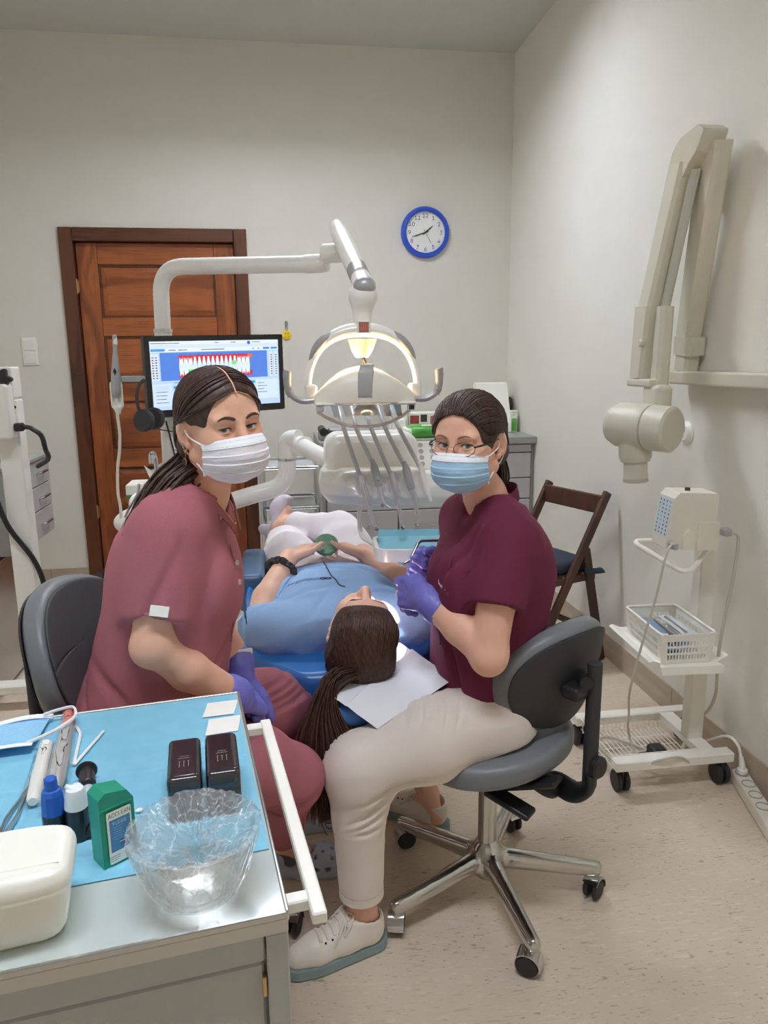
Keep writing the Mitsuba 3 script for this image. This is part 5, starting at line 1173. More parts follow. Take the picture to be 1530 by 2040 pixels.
    # backrest: wide oval pad, curved around the sitter, with a fat rim and a dark shell behind
    hw, hh, cv = .190, .142, .055
    s = Vol((-.25, -.12, -.20), (.25, .10, .20), .005)
    def pad(X, Y, Z):
        r = ((np.abs(X) / hw) ** 2.3 + (np.abs(Z + .02 * (X / hw) ** 2) / hh) ** 2.2 + 1e-6) ** (1 / 2.3); e_ = (r - 1) * hh
        y = Y + cv * (X / hw) ** 2
        q = np.abs(y) - .006; return np.sqrt(np.maximum(e_ + .022, 0) ** 2 + np.maximum(q, 0) ** 2) + np.minimum(np.maximum(e_ + .022, q), 0) - .021
    s.op(pad)
    put(xf(relax(s.mesh(), 3), axes(bc, h, bn2, up)), 'upholstery_grey', t, 'backrest', True)
    X, Z = np.meshgrid(np.linspace(-1, 1, 44), np.linspace(0, 2 * np.pi, 64), indexing='ij')
    rr = np.linspace(0, 1, 24)[:, None]; th = np.linspace(0, 2 * np.pi, 72)[None]
    ex = lambda a: np.sign(a) * np.abs(a) ** .92
    x, z = rr * (hw - .014) * ex(np.cos(th)), rr * (hh - .014) * ex(np.sin(th)) - .018 * (rr * np.cos(th)) ** 2 * .0
    P = np.stack([x, .0285 + .012 * (1 - rr ** 2) - cv * (x / hw) ** 2, z + 0 * th], -1)
    put(xf(sheet(P, .004), axes(bc, h, bn2, up)), 'soft_black', t, 'back_shell', True)
    P2 = P * V(1, 0, 1) + np.stack([0 * x, -(.0285 + .004 * (1 - rr ** 2)) - cv * (x / hw) ** 2, 0 * x], -1)
    put(xf(sheet(P2, .004), axes(bc, h, bn2, up)), 'upholstery_dark', t, 'front_pad', True)
    return t
d72 = math.radians(72)
stool('grey stool with a chrome star base and black tilting back under the woman in burgundy', (.505, 1.685, 0), .475, (-.72, .69, 0), [math.radians(-84) + d72 * k for k in range(5)], (.662, 1.60, .648), (.52, -.855, 0), .20)
stool('grey upholstered stool under the woman in mauve at left', (-.28, 1.54, 0), .555, (.95, -.30, 0), [.3 + d72 * k for k in range(5)], (-.458, 1.575, .812), (-.965, .26, 0), .18, lever=False)

# ---------------------------------------------------------------- dental chair
t = thing('dental_chair', 'blue padded dental chair, laid flat under the patient, with a beige base', 'dental chair')
mat('chair_blue', (46, 108, 178), .32, spec=.5, clearcoat=.3)
mat('chair_slate', (66, 96, 128), .4)
mat('chair_beige', (222, 215, 200), .4)
s = Vol((-.20, 1.62, .48), (.52, 2.72, .80), .0075)
ctr = lambda y: .155 + 0 * y
def back(X, Y, Z):
    u = (Y - 1.74) / .80; w = .125 + .135 * np.clip((Y - 1.70) / .17, 0, 1) + .02 * np.clip(u * 2, 0, 1); x = np.abs(X - .155)
    z0 = .592 - .01 * u; lift = .075 * np.clip((x - .19) / .08, 0, 1) ** 1.5 * np.clip((Y - 1.78) / .15, 0, 1)
    dx = x - w + .035; dy = np.maximum(1.70 - Y + .035, Y - 2.60); dz = np.abs(Z - z0 - lift) - .020
    a, b_, c_ = np.maximum(dx, 0), np.maximum(dy, 0), np.maximum(dz, 0)
    return np.sqrt(a * a + b_ * b_ + c_ * c_) + np.minimum(np.maximum(np.maximum(dx, dy), dz), 0) - .026
s.op(back); put(relax(s.mesh(), 3), 'chair_blue', t, 'backrest', True)
def on_top(s, xy, z0, z1, lift=0.0):
    """Points over xy laid on the upper surface of the field s."""
    xy = np.asarray(xy, float); z = np.linspace(z1, z0, 160); F = s.sample(np.c_[np.repeat(xy, 160, 0), np.tile(z, len(xy))]).reshape(len(xy), 160)
    return np.c_[xy, z[np.argmax(F < 0, 1)] + lift]
for k in range(7):
    for q in (-1, 1):
        y = np.linspace(0, 1, 12); xy = np.c_[-.112 + .075 * y, 1.93 + .075 * k + q * .075 * (y - .5)]
        put(tube(on_top(s, xy, .5, .8, .0004), .0017, 6), 'chair_slate', t, 'quilt_seam')

s = Vol((-.16, 2.50, .42), (.47, 3.45, .66), .0075)
s.rbox((.155, 2.62, .552), (.27, .14, .05), .04, k=.02); s.rbox((.13, 3.0, .555), (.20, .36, .035), .03, k=.03)
put(relax(s.mesh(), 3), 'chair_slate', t, 'leg_rest', True)
s = Vol((-.2, 2.28, .60), (-.06, 2.75, .80), .006); s.rbox((-.100, 2.50, .655), (.040, .18, .068), .02); put(relax(s.mesh(), 2), 'chair_slate', t, 'arm_rest', True)
tz = [(.04, 1.69), (.27, 1.69), (.405, 1.87), (.41, 2.6), (-.10, 2.6), (-.095, 1.87)]
put(extr(sg.Polygon(tz).buffer(-.006).buffer(.006), .026, trimesh.transformations.translation_matrix((0, 0, .528))), 'chair_beige', t, 'back_panel', 20)
put(extr(sg.Polygon(tz).buffer(-.022), .020, trimesh.transformations.translation_matrix((0, 0, .5075))), 'chair_beige', t, 'back_panel', 20)
put([box((.06, 2.0, .30), (.30, 2.62, .515), .04, 2)], 'chair_beige', t, 'column')
put([box((.02, 2.05, .0), (.34, 3.0, .14), .04, 2), box((.08, 2.15, .12), (.28, 2.7, .35), .04, 2)], 'chair_beige', t, 'base')
put([box((.15, 1.66, .535), (.24, 1.80, .550), .005)], 'steel', t, 'headrest_bar')
s = Vol((.02, 1.50, .52), (.40, 1.86, .66), .006); s.rbox((.185, 1.69, .576), (.125, .095, .030), .026, k=.02)
put(relax(s.mesh(), 3), 'chair_blue', t, 'headrest', True)
put(box((.10, 1.63, .50), (.28, 1.75, .56), .02, 2), 'chair_beige', t, 'headrest_mount')
put(box((.06, 1.60, .40), (.19, 1.72, .50), .03, 2), 'chair_beige', t, 'headrest_knob')
t = thing('headrest_paper', 'white paper sheet under the patient head, one corner pointing forward', 'paper sheet')
mat('paper_white', (232, 234, 238), .8, bump=(proc(lambda p, n, uv: noise(p.x * 330, p.y * 330, 1)), .0006))
A_, B_, C_, D2 = V(.105, 1.60, .628), V(.200, 1.545, .560), V(.402, 1.63, .640), V(.29, 1.86, .66)
u, v = np.meshgrid(np.linspace(0, 1, 50), np.linspace(0, 1, 50), indexing='ij'); u_, v_ = u[..., None], v[..., None]
P = A_ * (1 - u_) * (1 - v_) + B_ * u_ * (1 - v_) + C_ * u_ * v_ + D2 * (1 - u_) * v_
mid = np.exp(-(((P[..., 0] - .20) / .12) ** 2 + ((P[..., 1] - 1.70) / .09) ** 2))
P[..., 2] = np.maximum(P[..., 2] - .008 * mid, .634 * mid + (P[..., 2]) * (1 - mid)) + .006 * (meshkit.fbm(P * V(9, 9, 0), 3, 7) - .4) + .010 * np.abs(u - .55 - .25 * v) ** 1 * (u > .3)
put(sheet(P, .0008), 'paper_white', t, 'sheet', True)

# ---------------------------------------------------------------- people: helpers
def skin(name, a, b):
    mat(name, proc(lambda p, n, uv: mix(lin(*a), lin(*b), fbm(p.x * 38, p.y * 38, p.z * 38, 3))), .5, spec=.32)
skin('skin_left', (232, 182, 156), (224, 168, 143)); skin('skin_right', (232, 184, 160), (224, 169, 147)); skin('skin_patient', (234, 188, 164), (226, 175, 152))
mat('eye_white', (232, 224, 218), .15, clearcoat=.8)
mat('iris_grey', (96, 98, 92), .25, clearcoat=1.0); mat('iris_blue', (84, 98, 104), .25, clearcoat=1.0)
mat('pupil', (12, 11, 11), .1, clearcoat=1.0)
mat('lash', (38, 26, 22), .6); mat('brow_dark', (78, 52, 42), .8); mat('brow_light', (146, 104, 86), .85)
def hair_mat(name, c0, c1):
    mat(name, proc(lambda p, n, uv: mix(lin(*c0), lin(*c1), noise(p.x * 210 + p.z * 60, p.y * 210, p.z * 40))), .46, spec=.4, bump=(proc(lambda p, n, uv: noise(p.x * 260 + p.z * 90, p.y * 260, p.z * 60)), .0010))
hair_mat('hair_left', (78, 56, 49), (54, 37, 32)); hair_mat('hair_right', (72, 50, 42), (48, 33, 28)); hair_mat('hair_patient', (80, 52, 40), (50, 32, 26))
def fabric(name, rgb, k=.92, rough=.8, f=900):
    c1 = [c * k for c in rgb]
    mat(name, proc(lambda p, n, uv: mix(lin(*rgb), lin(*c1), noise(p.x * f, p.y * f, p.z * f))), rough, spec=.25, sheen=.25)
fabric('mauve_cloth', (170, 102, 112)); fabric('burgundy_cloth', (100, 36, 62)); fabric('sky_cloth', (146, 178, 218)); fabric('white_trouser', (226, 214, 204), .96); fabric('patient_trouser', (232, 224, 228), .97)
mat('glove_violet', (110, 108, 190), .42, spec=.5)
mat('gold', (212, 160, 84), .25, 1.0)
def head_frame(c, f, roll=0.0, up=(0, 0, 1), size=1.0):
    """Columns: subject's right, forward, up; origin at the head centre."""
    f = unit(f); u = unit(np.asarray(up, float) - f * (np.asarray(up, float) @ f)); r = np.cross(f, u)
    a = math.radians(roll); r, u = r * math.cos(a) + u * math.sin(a), u * math.cos(a) - r * math.sin(a)
    M = axes(c, r, f, u); M[:3, :3] *= size; return M
def build_head(s, H, open_u=.0056, open_l=.0036, ears=True, mouth=False):
    z_ = np.linalg.norm(H[:3, 0]); R = H[:3, :3] / z_; w = lambda *p: (H @ V(*p, 1))[:3]
    E = lambda c, r, k=.012, how='u', Q=None: s.ell(w(*c), V(*r) * z_, R if Q is None else R @ Q, k, how)
    E((0, -.014, .030), (.0735, .093, .082)); E((0, .030, .030), (.066, .058, .068), .03)
    E((0, .018, -.040), (.061, .066, .074), .03); E((0, .052, -.088), (.034, .033, .028), .03)
    for q in (-1, 1):
        E((q * .040, .052, -.028), (.026, .030, .026), .025); E((q * .026, .077, .018), (.026, .013, .010), .016)
        s.cone(w(q * .060, .0, -.062), w(q * .022, .056, -.092), .014, .016, .03)
    for q in (-1, 1): E((q * .031, .096, -.002), (.021, .017, .013), .014, 's')
    s.cone(w(0, .086, .006), w(0, .107, -.036), .0075, .0105, .012); E((0, .104, -.038), (.0125, .011, .0095), .008)
    for q in (-1, 1): E((q * .0125, .094, -.041), (.0075, .010, .007), .006)
    if mouth:
        E((0, .084, -.066), (.022, .012, .009), .012)
        for q in (-1, 1): E((q * .006, .105, -.047), (.004, .004, .003), .002, 's')
        E((0, .100, -.067), (.017, .012, .0055), .003, 's')
        for z in (-.060, -.074): s.chain([w(-.022, .080, -.067), w(-.008, .090, z), w(.008, .090, z), w(.022, .080, -.067)], [.003, .0045, .0045, .003], .004)
    for q in (-1, 1):
        c = V(q * .0305, .0735, -.003)
        s.ell(w(*c), V(.0140, .0140, .0140) * z_, R, .004)
        s.cone(w(c[0] - .012, c[1] + .0065, c[2] + .0085), w(c[0] + .012, c[1] + .0065, c[2] + .0085), .0022, .0022, .005)
        C0, rx, fx, ux = w(*c), R[:, 0], R[:, 1], R[:, 2]
        def slit(X, Y, Z, C0=C0, rx=rx, fx=fx, ux=ux, q=q):
            d = ((X - C0[0]) / z_, (Y - C0[1]) / z_, (Z - C0[2]) / z_); u = sum(d[i] * rx[i] for i in range(3)); y = sum(d[i] * fx[i] for i in range(3)); v = sum(d[i] * ux[i] for i in range(3))
            v = v - .05 * q * u; g = np.maximum(0, 1 - (u / .0145) ** 2)
            return np.maximum(np.maximum(v - open_u * g ** .8, -v - open_l * g), .004 - y)
        s.op(slit, C0 - .022, C0 + .022, .0008, 's')
        if ears:
            Q = np.eye(3); a = .25 * q; Qz = np.array([[math.cos(a), -math.sin(a), 0], [math.sin(a), math.cos(a), 0], [0, 0, 1]])
            b = -.25; Qx = np.array([[1, 0, 0], [0, math.cos(b), -math.sin(b)], [0, math.sin(b), math.cos(b)]])
            E((q * .0775, -.016, -.008), (.0085, .0195, .0315), .006, 'u', Qz @ Qx)
            E((q * .0845, -.010, -.009), (.0070, .0105, .0185), .003, 's', Qz @ Qx)
            s.cone(w(q * .0795, -.004, .010), w(q * .0815, -.012, -.012), .0032, .003, .003); E((q * .0765, -.004, -.036), (.006, .0075, .0085), .006)
def face_parts(t, s, H, iris, brow, look, open_u=.0056, brow_r=.0030, brow_z=0.0):
    """Eyeballs, lashes and eyebrows, after the skin field s is done; look: point the eyes look at."""
    z_ = np.linalg.norm(H[:3, 0]); R = H[:3, :3] / z_; w = lambda *p: (H @ V(*p, 1))[:3]
    for q in (-1, 1):
        c = w(q * .0305, .0735, -.003); g = unit(V(*look) - c)
        b = trimesh.creation.icosphere(4, .0126 * z_); b.apply_translation(c)
        k = put(b, 'eye_white', t, 'eye', True)
        cap = lambda r, R0, h: lathe([(r * q_ , math.sqrt(max(R0 ** 2 - (r * q_) ** 2, 0)) + h) for q_ in np.linspace(1, 0, 10)], c, g, 36)
        put(cap(.0061 * z_, .0126 * z_, .00025), iris, k, 'iris', True); put(cap(.0026 * z_, .0126 * z_, .0005), 'pupil', k, 'pupil', True)
        pts = []
        for u in np.linspace(-.0140, .0148, 15):
            gg = max(0, 1 - (u / .0150) ** 2); v = open_u * gg ** .8 + .05 * q * u + .0003
            y = math.sqrt(max(.0145 ** 2 - u * u - v * v, 1e-6)); pts.append(w(q * .0305 + u, .0735 + y, -.003 + v))
        put(tube(pts, [.0005] + [.00105] * 13 + [.0006], 6), 'lash', t, 'eyelash', True)
        bp = []
        for x, z in ((.013, .0165), (.022, .0205), (.033, .0225), (.042, .0208), (.0485, .0168)):
            a, b2 = w(q * x, .12, z + brow_z), w(q * x, .02, z + brow_z); tt = np.linspace(0, 1, 160); L = a + (b2 - a) * tt[:, None]
            F = s.sample(L); i = int(np.argmax(F < 0)); bp.append(L[i])
        bp = spline(bp, 5); n = len(bp)
        put(tube(bp, np.interp(np.linspace(0, 1, n), [0, .15, .5, 1], [brow_r * .7, brow_r, brow_r * .85, brow_r * .25]), 8, flat=(.45, 1.0), up=R[:, 2]), brow, t, 'eyebrow', True)
def mask_mesh(H, colour, band, t, part_kw=None):
    w = lambda P: (np.c_[P.reshape(-1, 3), np.ones(P[..., 0].size)] @ H.T)[:, :3].reshape(P.shape)
    A, Tt = np.meshgrid(np.linspace(-1, 1, 90), np.linspace(0, 1, 80), indexing='ij')
    ph = A * math.radians(76)
    yf = np.interp(Tt, [0, .15, .4, .65, .85, 1.0], [.104, .121, .129, .124, .104, .070])
    wx = np.interp(Tt, [0, .3, .6, .85, 1.0], [.0695, .0735, .0745, .066, .052])
    ys = np.interp(Tt, [0, .5, 1.0], [.030, .026, .006]); zc = np.interp(Tt, [0, .75, 1], [-.016, -.098, -.121])
    zz = zc - .012 * np.abs(A) ** 1.6 * (1 - Tt) + .020 * np.abs(A) ** 2 * Tt ** 1.5
    wed = np.exp(-(A / .16) ** 2) * np.exp(-(Tt / .22) ** 2) * .004
    x = wx * np.sin(ph) / math.sin(math.radians(76)); y = ys + (yf - ys) * np.cos(ph) + wed
    P = np.stack([x, y, zz], -1)
    N = np.stack([np.sin(ph), np.cos(ph) * .9, -.25 * (Tt - .4)], -1)
    ple = sum(.0034 * np.clip((Tt - c) / .012, 0, 1) * np.clip(1 - (Tt - c) / .16, 0, 1) for c in (.30, .48, .66))
    wr = .0035 * (meshkit.fbm(np.stack([A * 2.2, Tt * 5.5, 0 * A], -1) * 1.6, 3, 21) - .5) * np.clip(Tt * 4, 0, 1)
    P = P + N * (ple * (1 - .35 * A ** 2) + wr)[..., None]
    put(sheet(w(P[:, 10:]), .0012), colour, t, 'panel', 24)
    put(sheet(w(P[:, :14] + N[:, :14] * .0010), .0014), band, t, 'top_band', True)
    put([tube(w(P[2:-2, i] + N[2:-2, i] * .0019), .0003, 4) for i in (4, 10)], 'grey_plastic', t, 'stitching')
    loops = []
    for q, i in ((1, -1), (-1, 0)):
        a, b = P[i, 3], P[i, 66]
        put(tube(w(spline(np.array([a, (q * .0785, .005, a[2] * .45 + .0), (q * .079, -.022, .020), (q * .083, -.036, -.008), (q * .076, -.026, -.046), (b * .35 + V(q * .074, .002, -.060) * .65), b]), 8)), .0016, 8), 'elastic_white', t, 'ear_loop', True)
        for e in (a, b): put(tube(w(np.array([e + V(0, 0, .004), e, e - V(0, 0, .006)])), .0028, 8), band, t, 'corner')
    return t
def finger_joints(W, f, n, u, spec, palm=.082, k=1.0):
    """Joint chains: four fingers and a thumb. f towards the fingers, n out of the back of the hand, u towards the thumb."""
    f, u = unit(f), unit(u - unit(f) * (np.asarray(u, float) @ unit(f))); n = unit(n); out = []
    L = [(.040, .025, .020), (.044, .029, .021), (.041, .027, .020), (.032, .020, .017)]
    off = [.029, .0095, -.0105, -.029]; rr = [(.0098, .0088, .0078, .0068)] * 3 + [(.0088, .0078, .0070, .0060)]
    for i in range(4):
        p = W + (f * (palm - .004 * abs(i - 1)) + u * off[i] - n * .002 * (i == 3)) * k; a = 0; ch = [p]; sp = spec['spread'] * (1.5 - i) * .06 if 'spread' in spec else 0
        for l, c in zip(L[i], spec['curl'][i]):
            a += math.radians(c); d = unit(f + u * sp) * math.cos(a) - n * math.sin(a); p = p + d * l * k; ch.append(p)
        out.append((ch, [r * k for r in rr[i]]))
    p = W + (f * .022 + u * .026 - n * .004) * k; ch = [p]
    for l, (cf, cu, cn) in zip((.040, .031, .025), spec['thumb']):
        p = p + unit(f * cf + u * cu + n * cn) * l * k; ch.append(p)
    out.append((ch, [.0135 * k, .0112 * k, .0098 * k, .0078 * k]))
    return out
def build_hand(s, W, f, n, u, spec, k=1.0, grow=0.0):
    W, f, n, u = V(*W), unit(f), unit(n), np.asarray(u, float)
    J = finger_joints(W, f, n, u, spec, k=k); u = unit(u - f * (u @ f))
    for i, (ch, rs) in enumerate(J[:4]):
        s.cone(W + u * (.016 - .010 * i) * k, ch[0], (.0175 + grow) * k, (.0120 + grow) * k, .010, flat=(n, .85))
    s.cone(W + u * .012 * k, J[4][0][1], (.016 + grow) * k, (.0125 + grow) * k, .012)
    for i, (ch, rs) in enumerate(J): s.chain(ch, [r + grow for r in rs], .0035)
    return J
def nails(t, J, n_, m='nail'):
    for ch, rs in J:
        d = unit(ch[-1] - ch[-2])
def hair_strands(paths, r, taper=(1, 1), n=5, flat=(1, .6), jit=.0, seed=0):
    ms = []
    for p in paths:
        q = spline(p, 3); m = len(q)
        ms.append(tube(q, r * np.interp(np.linspace(0, 1, m), [0, .12, .8, 1], [.5 * taper[0], 1, 1, .45 * taper[1]]), n, flat=flat))
    return cat(ms)
def crease(v, o, d, w, L, a, axis):
    """One cloth crease: a groove through o along d, width w, half length L, depth a, across axis."""
    d, axis = unit(d), unit(axis); q = v - np.asarray(o, float); s_ = q @ d; c = q @ unit(axis - d * (axis @ d))
    far = np.linalg.norm(q - np.outer(s_, d) - np.outer(c, unit(axis - d * (axis @ d))), axis=1)
    return a * np.exp(-(c / w) ** 2) * np.exp(-(s_ / L) ** 2) * np.exp(-(far / .12) ** 2)
def shoe_sdf(s, heel, toe, h=.055, w=.046, k=.012):
    heel, toe = V(*heel), V(*toe); f = unit((toe - heel) * V(1, 1, 0)); L = np.linalg.norm(toe - heel); sd = np.cross(V(0, 0, 1), f)
    return f, sd, L

# ---------------------------------------------------------------- clothes helpers
def capped(s, a, b, ra, rb, k=.015, hollow=.010, wall=.011, flat=None):
    """Sleeve or trouser end: tapered tube from a to b, open and hollow at b."""
    a, b = V(*a), V(*b); ab = b - a; L = np.linalg.norm(ab); e = ab / L; m = max(ra, rb) + .03
    def fn(X, Y, Z):
        p = (X - a[0], Y - a[1], Z - a[2]); h = sum(p[i] * e[i] for i in range(3)); t = np.clip(h / L, 0, 1)
        d = np.sqrt(sum((p[i] - t * ab[i]) ** 2 for i in range(3))) - (ra + (rb - ra) * t)
        rad = np.sqrt(np.maximum(sum(p[i] ** 2 for i in range(3)) - h * h, 0)); r = ra + (rb - ra) * np.clip(h / L, 0, 1.2)
        d = np.where(h > L * .5, np.maximum(rad - r, h - L), d)
        inner = np.maximum(rad - (r - wall), (L - hollow) - h)
        return np.maximum(d, -inner)
    return s.op(fn, np.minimum(a, b) - m, np.maximum(a, b) + m, k)
def hem(t, c, e, r, m, name='hem', th=.0022, h=.008, sq=None):
    put(lathe([(r - .004, -h), (r + th, -h), (r + th, 0), (r - .004, 0)], c, e, 40), m, t, name)
def footprint(f, sd, heel, L, w):
    pts = []
    for c, r in ((.16 * L, .78 * w), (.45 * L, .74 * w), (.70 * L, 1.0 * w), (.84 * L, .86 * w)): pts.append((c, r))
    return unary_union([sg.Point(c, 0).buffer(r) for c, r in pts]).convex_hull
mat('shoe_white', (224, 216, 205), .5); mat('sole_grey', (128, 146, 148), .6); mat('lace', (214, 206, 192), .7)
def sneaker(par, heel, toe, tilt=0):
    f = unit((V(*toe) - V(*heel)) * V(1, 1, 0)); sd = np.cross(V(0, 0, 1), f); L = np.linalg.norm((V(*toe) - V(*heel))[:2]); w = .047
    M = axes(V(heel[0], heel[1], heel[2]), f, sd, (0, 0, 1)) @ rot(tilt, [0, 1, 0], (L * .7, 0, 0)); P = lambda x, y, z: (M @ V(x, y, z, 1))[:3]; R = M[:3, :3]
    k = tag(numbered(par + '__shoe'), 'white lace up sneaker with a grey green sole')
    fp = footprint(f, sd, heel, L, w)
    b0 = extr(fp.buffer(-.004), .006); b1 = extr(fp, .022); b1.apply_translation([0, 0, .004])
    put(xf(hull(np.vstack([b0.vertices, b1.vertices])), M), 'sole_grey', k, 'sole', 25)
    c = P(L * .5, 0, .06); s = Vol(c - .19, c + .19, .0038)
    s.cone(P(.052, 0, .055), P(.115, 0, .050), .033, .036, .02); s.cone(P(.115, 0, .048), P(.185, 0, .036), .038, .038, .02); s.cone(P(.185, 0, .036), P(L - .045, 0, .030), .038, .032, .02)
    s.cone(P(.058, 0, .05), P(.056, 0, .100), .039, .0405, .02); s.cone(P(.10, 0, .055), P(.085, 0, .092), .036, .034, .02); s.cone(P(.13, 0, .05), P(.10, 0, .082), .034, .028, .02)
    q = P(0, 0, .025); s.cut(q, -R[:, 2], .003)
    s.cut(P(.055, 0, .094), R @ unit(V(-.22, 0, 1)), .002)
    s.cone(P(.060, 0, .055), P(.064, 0, .13), .0345, .0375, .003, 's')
    put(relax(s.mesh(), 2), 'shoe_white', k, 'upper', True)
    def top(x, y, lift=.0012):
        z = np.linspace(.13, .0, 260); q = np.array([P(x, y, a) for a in z]); F = s.sample(q); return q[int(np.argmax(F < 0))] + R[:, 2] * lift
    xs = [.112 + .017 * i for i in range(5)]
    for x in xs: put(tube(spline([top(x, y, .0016) for y in (-.024, -.012, 0, .012, .024)], 4), .0026, 8, flat=(1.6, .7)), 'lace', k, 'lace')
    c0 = top(.106, 0, .004)
    for q in (-1, 1):
        put(tube(spline([c0, top(.098, q * .018, .010), top(.110, q * .033, .010), top(.128, q * .036, .004), top(.120, q * .026, .006), c0], 6), .0024, 8), 'lace', k, 'bow')
        put(tube(spline([c0, top(.122, q * .020, .004), top(.142, q * .032, .002), top(.156, q * .036, .001)], 6), .0028, 8, flat=(1.4, .7)), 'lace', k, 'bow')
        for x in xs[:4]: put(disc(top(x + .008, q * .0265, .0), R @ unit(V(.1, q * .8, .7)), .0026, .0016, 10), 'black_plastic', k, 'eyelet')
    put(tube(spline([top(.185, y, .0) for y in np.linspace(-.036, .036, 9)], 3), .0008, 6), 'lace', k, 'toe_seam')
    return P
def clog(par, heel, up, toe_dir, m, L=.235, w=.050, name='clog', holes=True, label=None):
    f = unit(V(*toe_dir)); u = unit(V(*up) - f * (V(*up) @ f)); sd = np.cross(u, f); M = axes(V(*heel), f, sd, u); P = lambda x, y, z: (M @ V(x, y, z, 1))[:3]; R = M[:3, :3]
    k = tag(numbered(par + '__' + name), label or 'clog with a heel strap')
    c = P(L * .5, 0, .05); s = Vol(c - .17, c + .17, .0034)
    s.rbox(P(.05, 0, .014), (.05, .039, .014), .012, R, .02); s.rbox(P(L - .075, 0, .014), (.072, w, .014), .012, R, .03)
    s.ell(P(L - .075, 0, .022), (.076, w, .050), R, .012); s.cone(P(.14, 0, .035), P(.11, 0, .045), .036, .032, .02)
    s.cone(P(.042, 0, .03), P(.035, 0, .055), .036, .036, .015)
    s.cut(P(0, 0, .0), -u, .002)
    s.cone(P(.055, 0, .045), P(.05, 0, .12), .030, .034, .004, 's'); s.cone(P(.055, 0, .045), P(.105, 0, .075), .030, .030, .004, 's')
    if holes:
        for x, y in ((-.03, -.02), (-.03, .006), (-.048, .024), (-.055, -.008), (-.055, -.032), (-.075, .014), (-.08, -.02), (-.078, .036), (-.10, 0), (-.10, .025), (-.10, -.03)):
            a = P(L + x, y, .075); s.cone(a, a - u * .05, .0042, .0042, .001, 's')
        for y in (-1, 1):
            for x in (-.035, -.065, -.095):
                a = P(L + x, y * (w + .01), .030); s.cone(a, a - sd * y * .03, .005, .005, .001, 's'); s.cone(a - f * .006, a - sd * y * .03 - f * .006, .005, .005, .001, 's')
    put(relax(s.mesh(), 1), m, k, 'shell', True)
    return P

# ================================================================ the woman in burgundy (right)
p = thing('person', 'seated woman in burgundy scrubs, white trousers, glasses and blue mask, leaning to the patient', 'person')
HR = head_frame((.437, 1.66, 1.213), (-.64, -.765, -.05), roll=0, size=.93)
s = Vol((.02, 1.38, .0), (.72, 2.16, 1.36), .0085, [((.335, 1.545, 1.075), (.54, 1.765, 1.34), .0021), ((.29, 1.46, .70), (.53, 1.66, .90), .0055)])
s.loft([((.485, 1.70, .54), (.05, -1, 0), .12, .08), ((.50, 1.70, .72), (.05, -1, 0), .12, .10), ((.508, 1.70, .95), (.15, -1, 0), .135, .085), ((.505, 1.705, 1.04), (.19, -1, 0), .09, .05)])
s.cone((.502, 1.705, 1.03), (.487, 1.695, 1.075), .060, .048, .03); s.cone((.487, 1.695, 1.075), (.450, 1.675, 1.145), .047, .044, .02)
NA = [(.505, 1.57, .985), (.470, 1.532, .87), (.448, 1.508, .750), (.398, 1.568, .795), (.336, 1.645, .838)]
s.chain([V(*a) for a in NA], [.044, .044, .040, .0405, .029], .014)
s.cone((.446, 1.505, .737), (.456, 1.52, .75), .035, .036, .02)
s.chain([V(.475, 1.85, .985), V(.50, 1.97, .785), V(.470, 1.95, .795), V(.428, 1.922, .812)], [.05, .042, .042, .030], .014)
for h_, kn, an in (((.49, 1.63, .55), (.145, 1.552, .472), (.158, 1.545, .10)), ((.49, 1.82, .55), (.28, 2.05, .50), (.405, 1.972, .12))):
    h_, kn, an = V(*h_), V(*kn), V(*an)
    s.chain([h_, kn, kn * .62 + an * .38, an * .8 + kn * .2, an], [.06, .050, .045, .034, .034], .02)
s.cone((.158, 1.545, .10), (.10, 1.53, .045), .026, .020, .012); s.cone((.158, 1.545, .10), (.182, 1.548, .05), .028, .026, .012)
s.cone((.405, 1.972, .12), (.36, 2.02, .045), .026, .020, .012); s.cone((.405, 1.972, .12), (.425, 1.955, .05), .028, .026, .012)
build_head(s, HR, .0060, .0042)
put(relax(s.mesh(), 1), 'skin_right', p, 'body', True)
face_parts(p, s, HR, 'iris_blue', 'brow_light', (.02, 0, 1.38), .0060, .0026)
hw_ = lambda H, P: (np.c_[np.asarray(P, float).reshape(-1, 3), np.ones(np.asarray(P).size // 3)] @ H.T)[:, :3].reshape(np.shape(P))
# hair
def hair_cap(t, H, m, face, extra, cut_ear=True, h=.0030, grow=.0075):
    z_ = np.linalg.norm(H[:3, 0]); R = H[:3, :3] / z_; w = lambda *q: (H @ V(*q, 1))[:3]; c = w(0, -.01, .02); v = Vol(c - .18, c + .18, h)
    e = lambda c_, r_, k, how='u': v.ell(w(*c_), V(*r_) * z_, R, k, how)
    e((0, -.014, .030), (.0735 + grow, .093 + grow, .082 + grow), .01); e((0, .022, .032), (.066 + grow, .062 + grow * .6, .068 + grow), .03)
    for q_, r_ in extra: e(q_, r_, .03)
    hull_ = Vol.__new__(Vol); hull_.ax = v.ax; hull_.F = v.F.copy()
    for q_, r_ in face: e(q_, r_, .006, 's')
    if cut_ear:
        for q in (-1, 1): e((q * .085, -.004, -.016), (.026, .024, .034), .006, 's')
    k = put(relax(v.mesh(), 2), m, t, 'hair', True)
    return k, hull_
def on_cap(H, hull_, P, lift):
    """Pushes points (local to the head) out from the skull's middle to the hair surface, in world space."""
    o = (H @ V(0, -.012, .028, 1))[:3]; W = hw_(H, P); d = W - o; d /= np.linalg.norm(d, axis=-1, keepdims=True)
    r = np.linspace(.05, .17, 90); F = hull_.sample((o + d[..., None, :] * r[:, None]).reshape(-1, 3)).reshape(d.shape[:-1] + (90,))
    k = r[np.maximum(np.argmax(F > 0, axis=-1), 1)]; return o + d * (k + lift)[..., None]
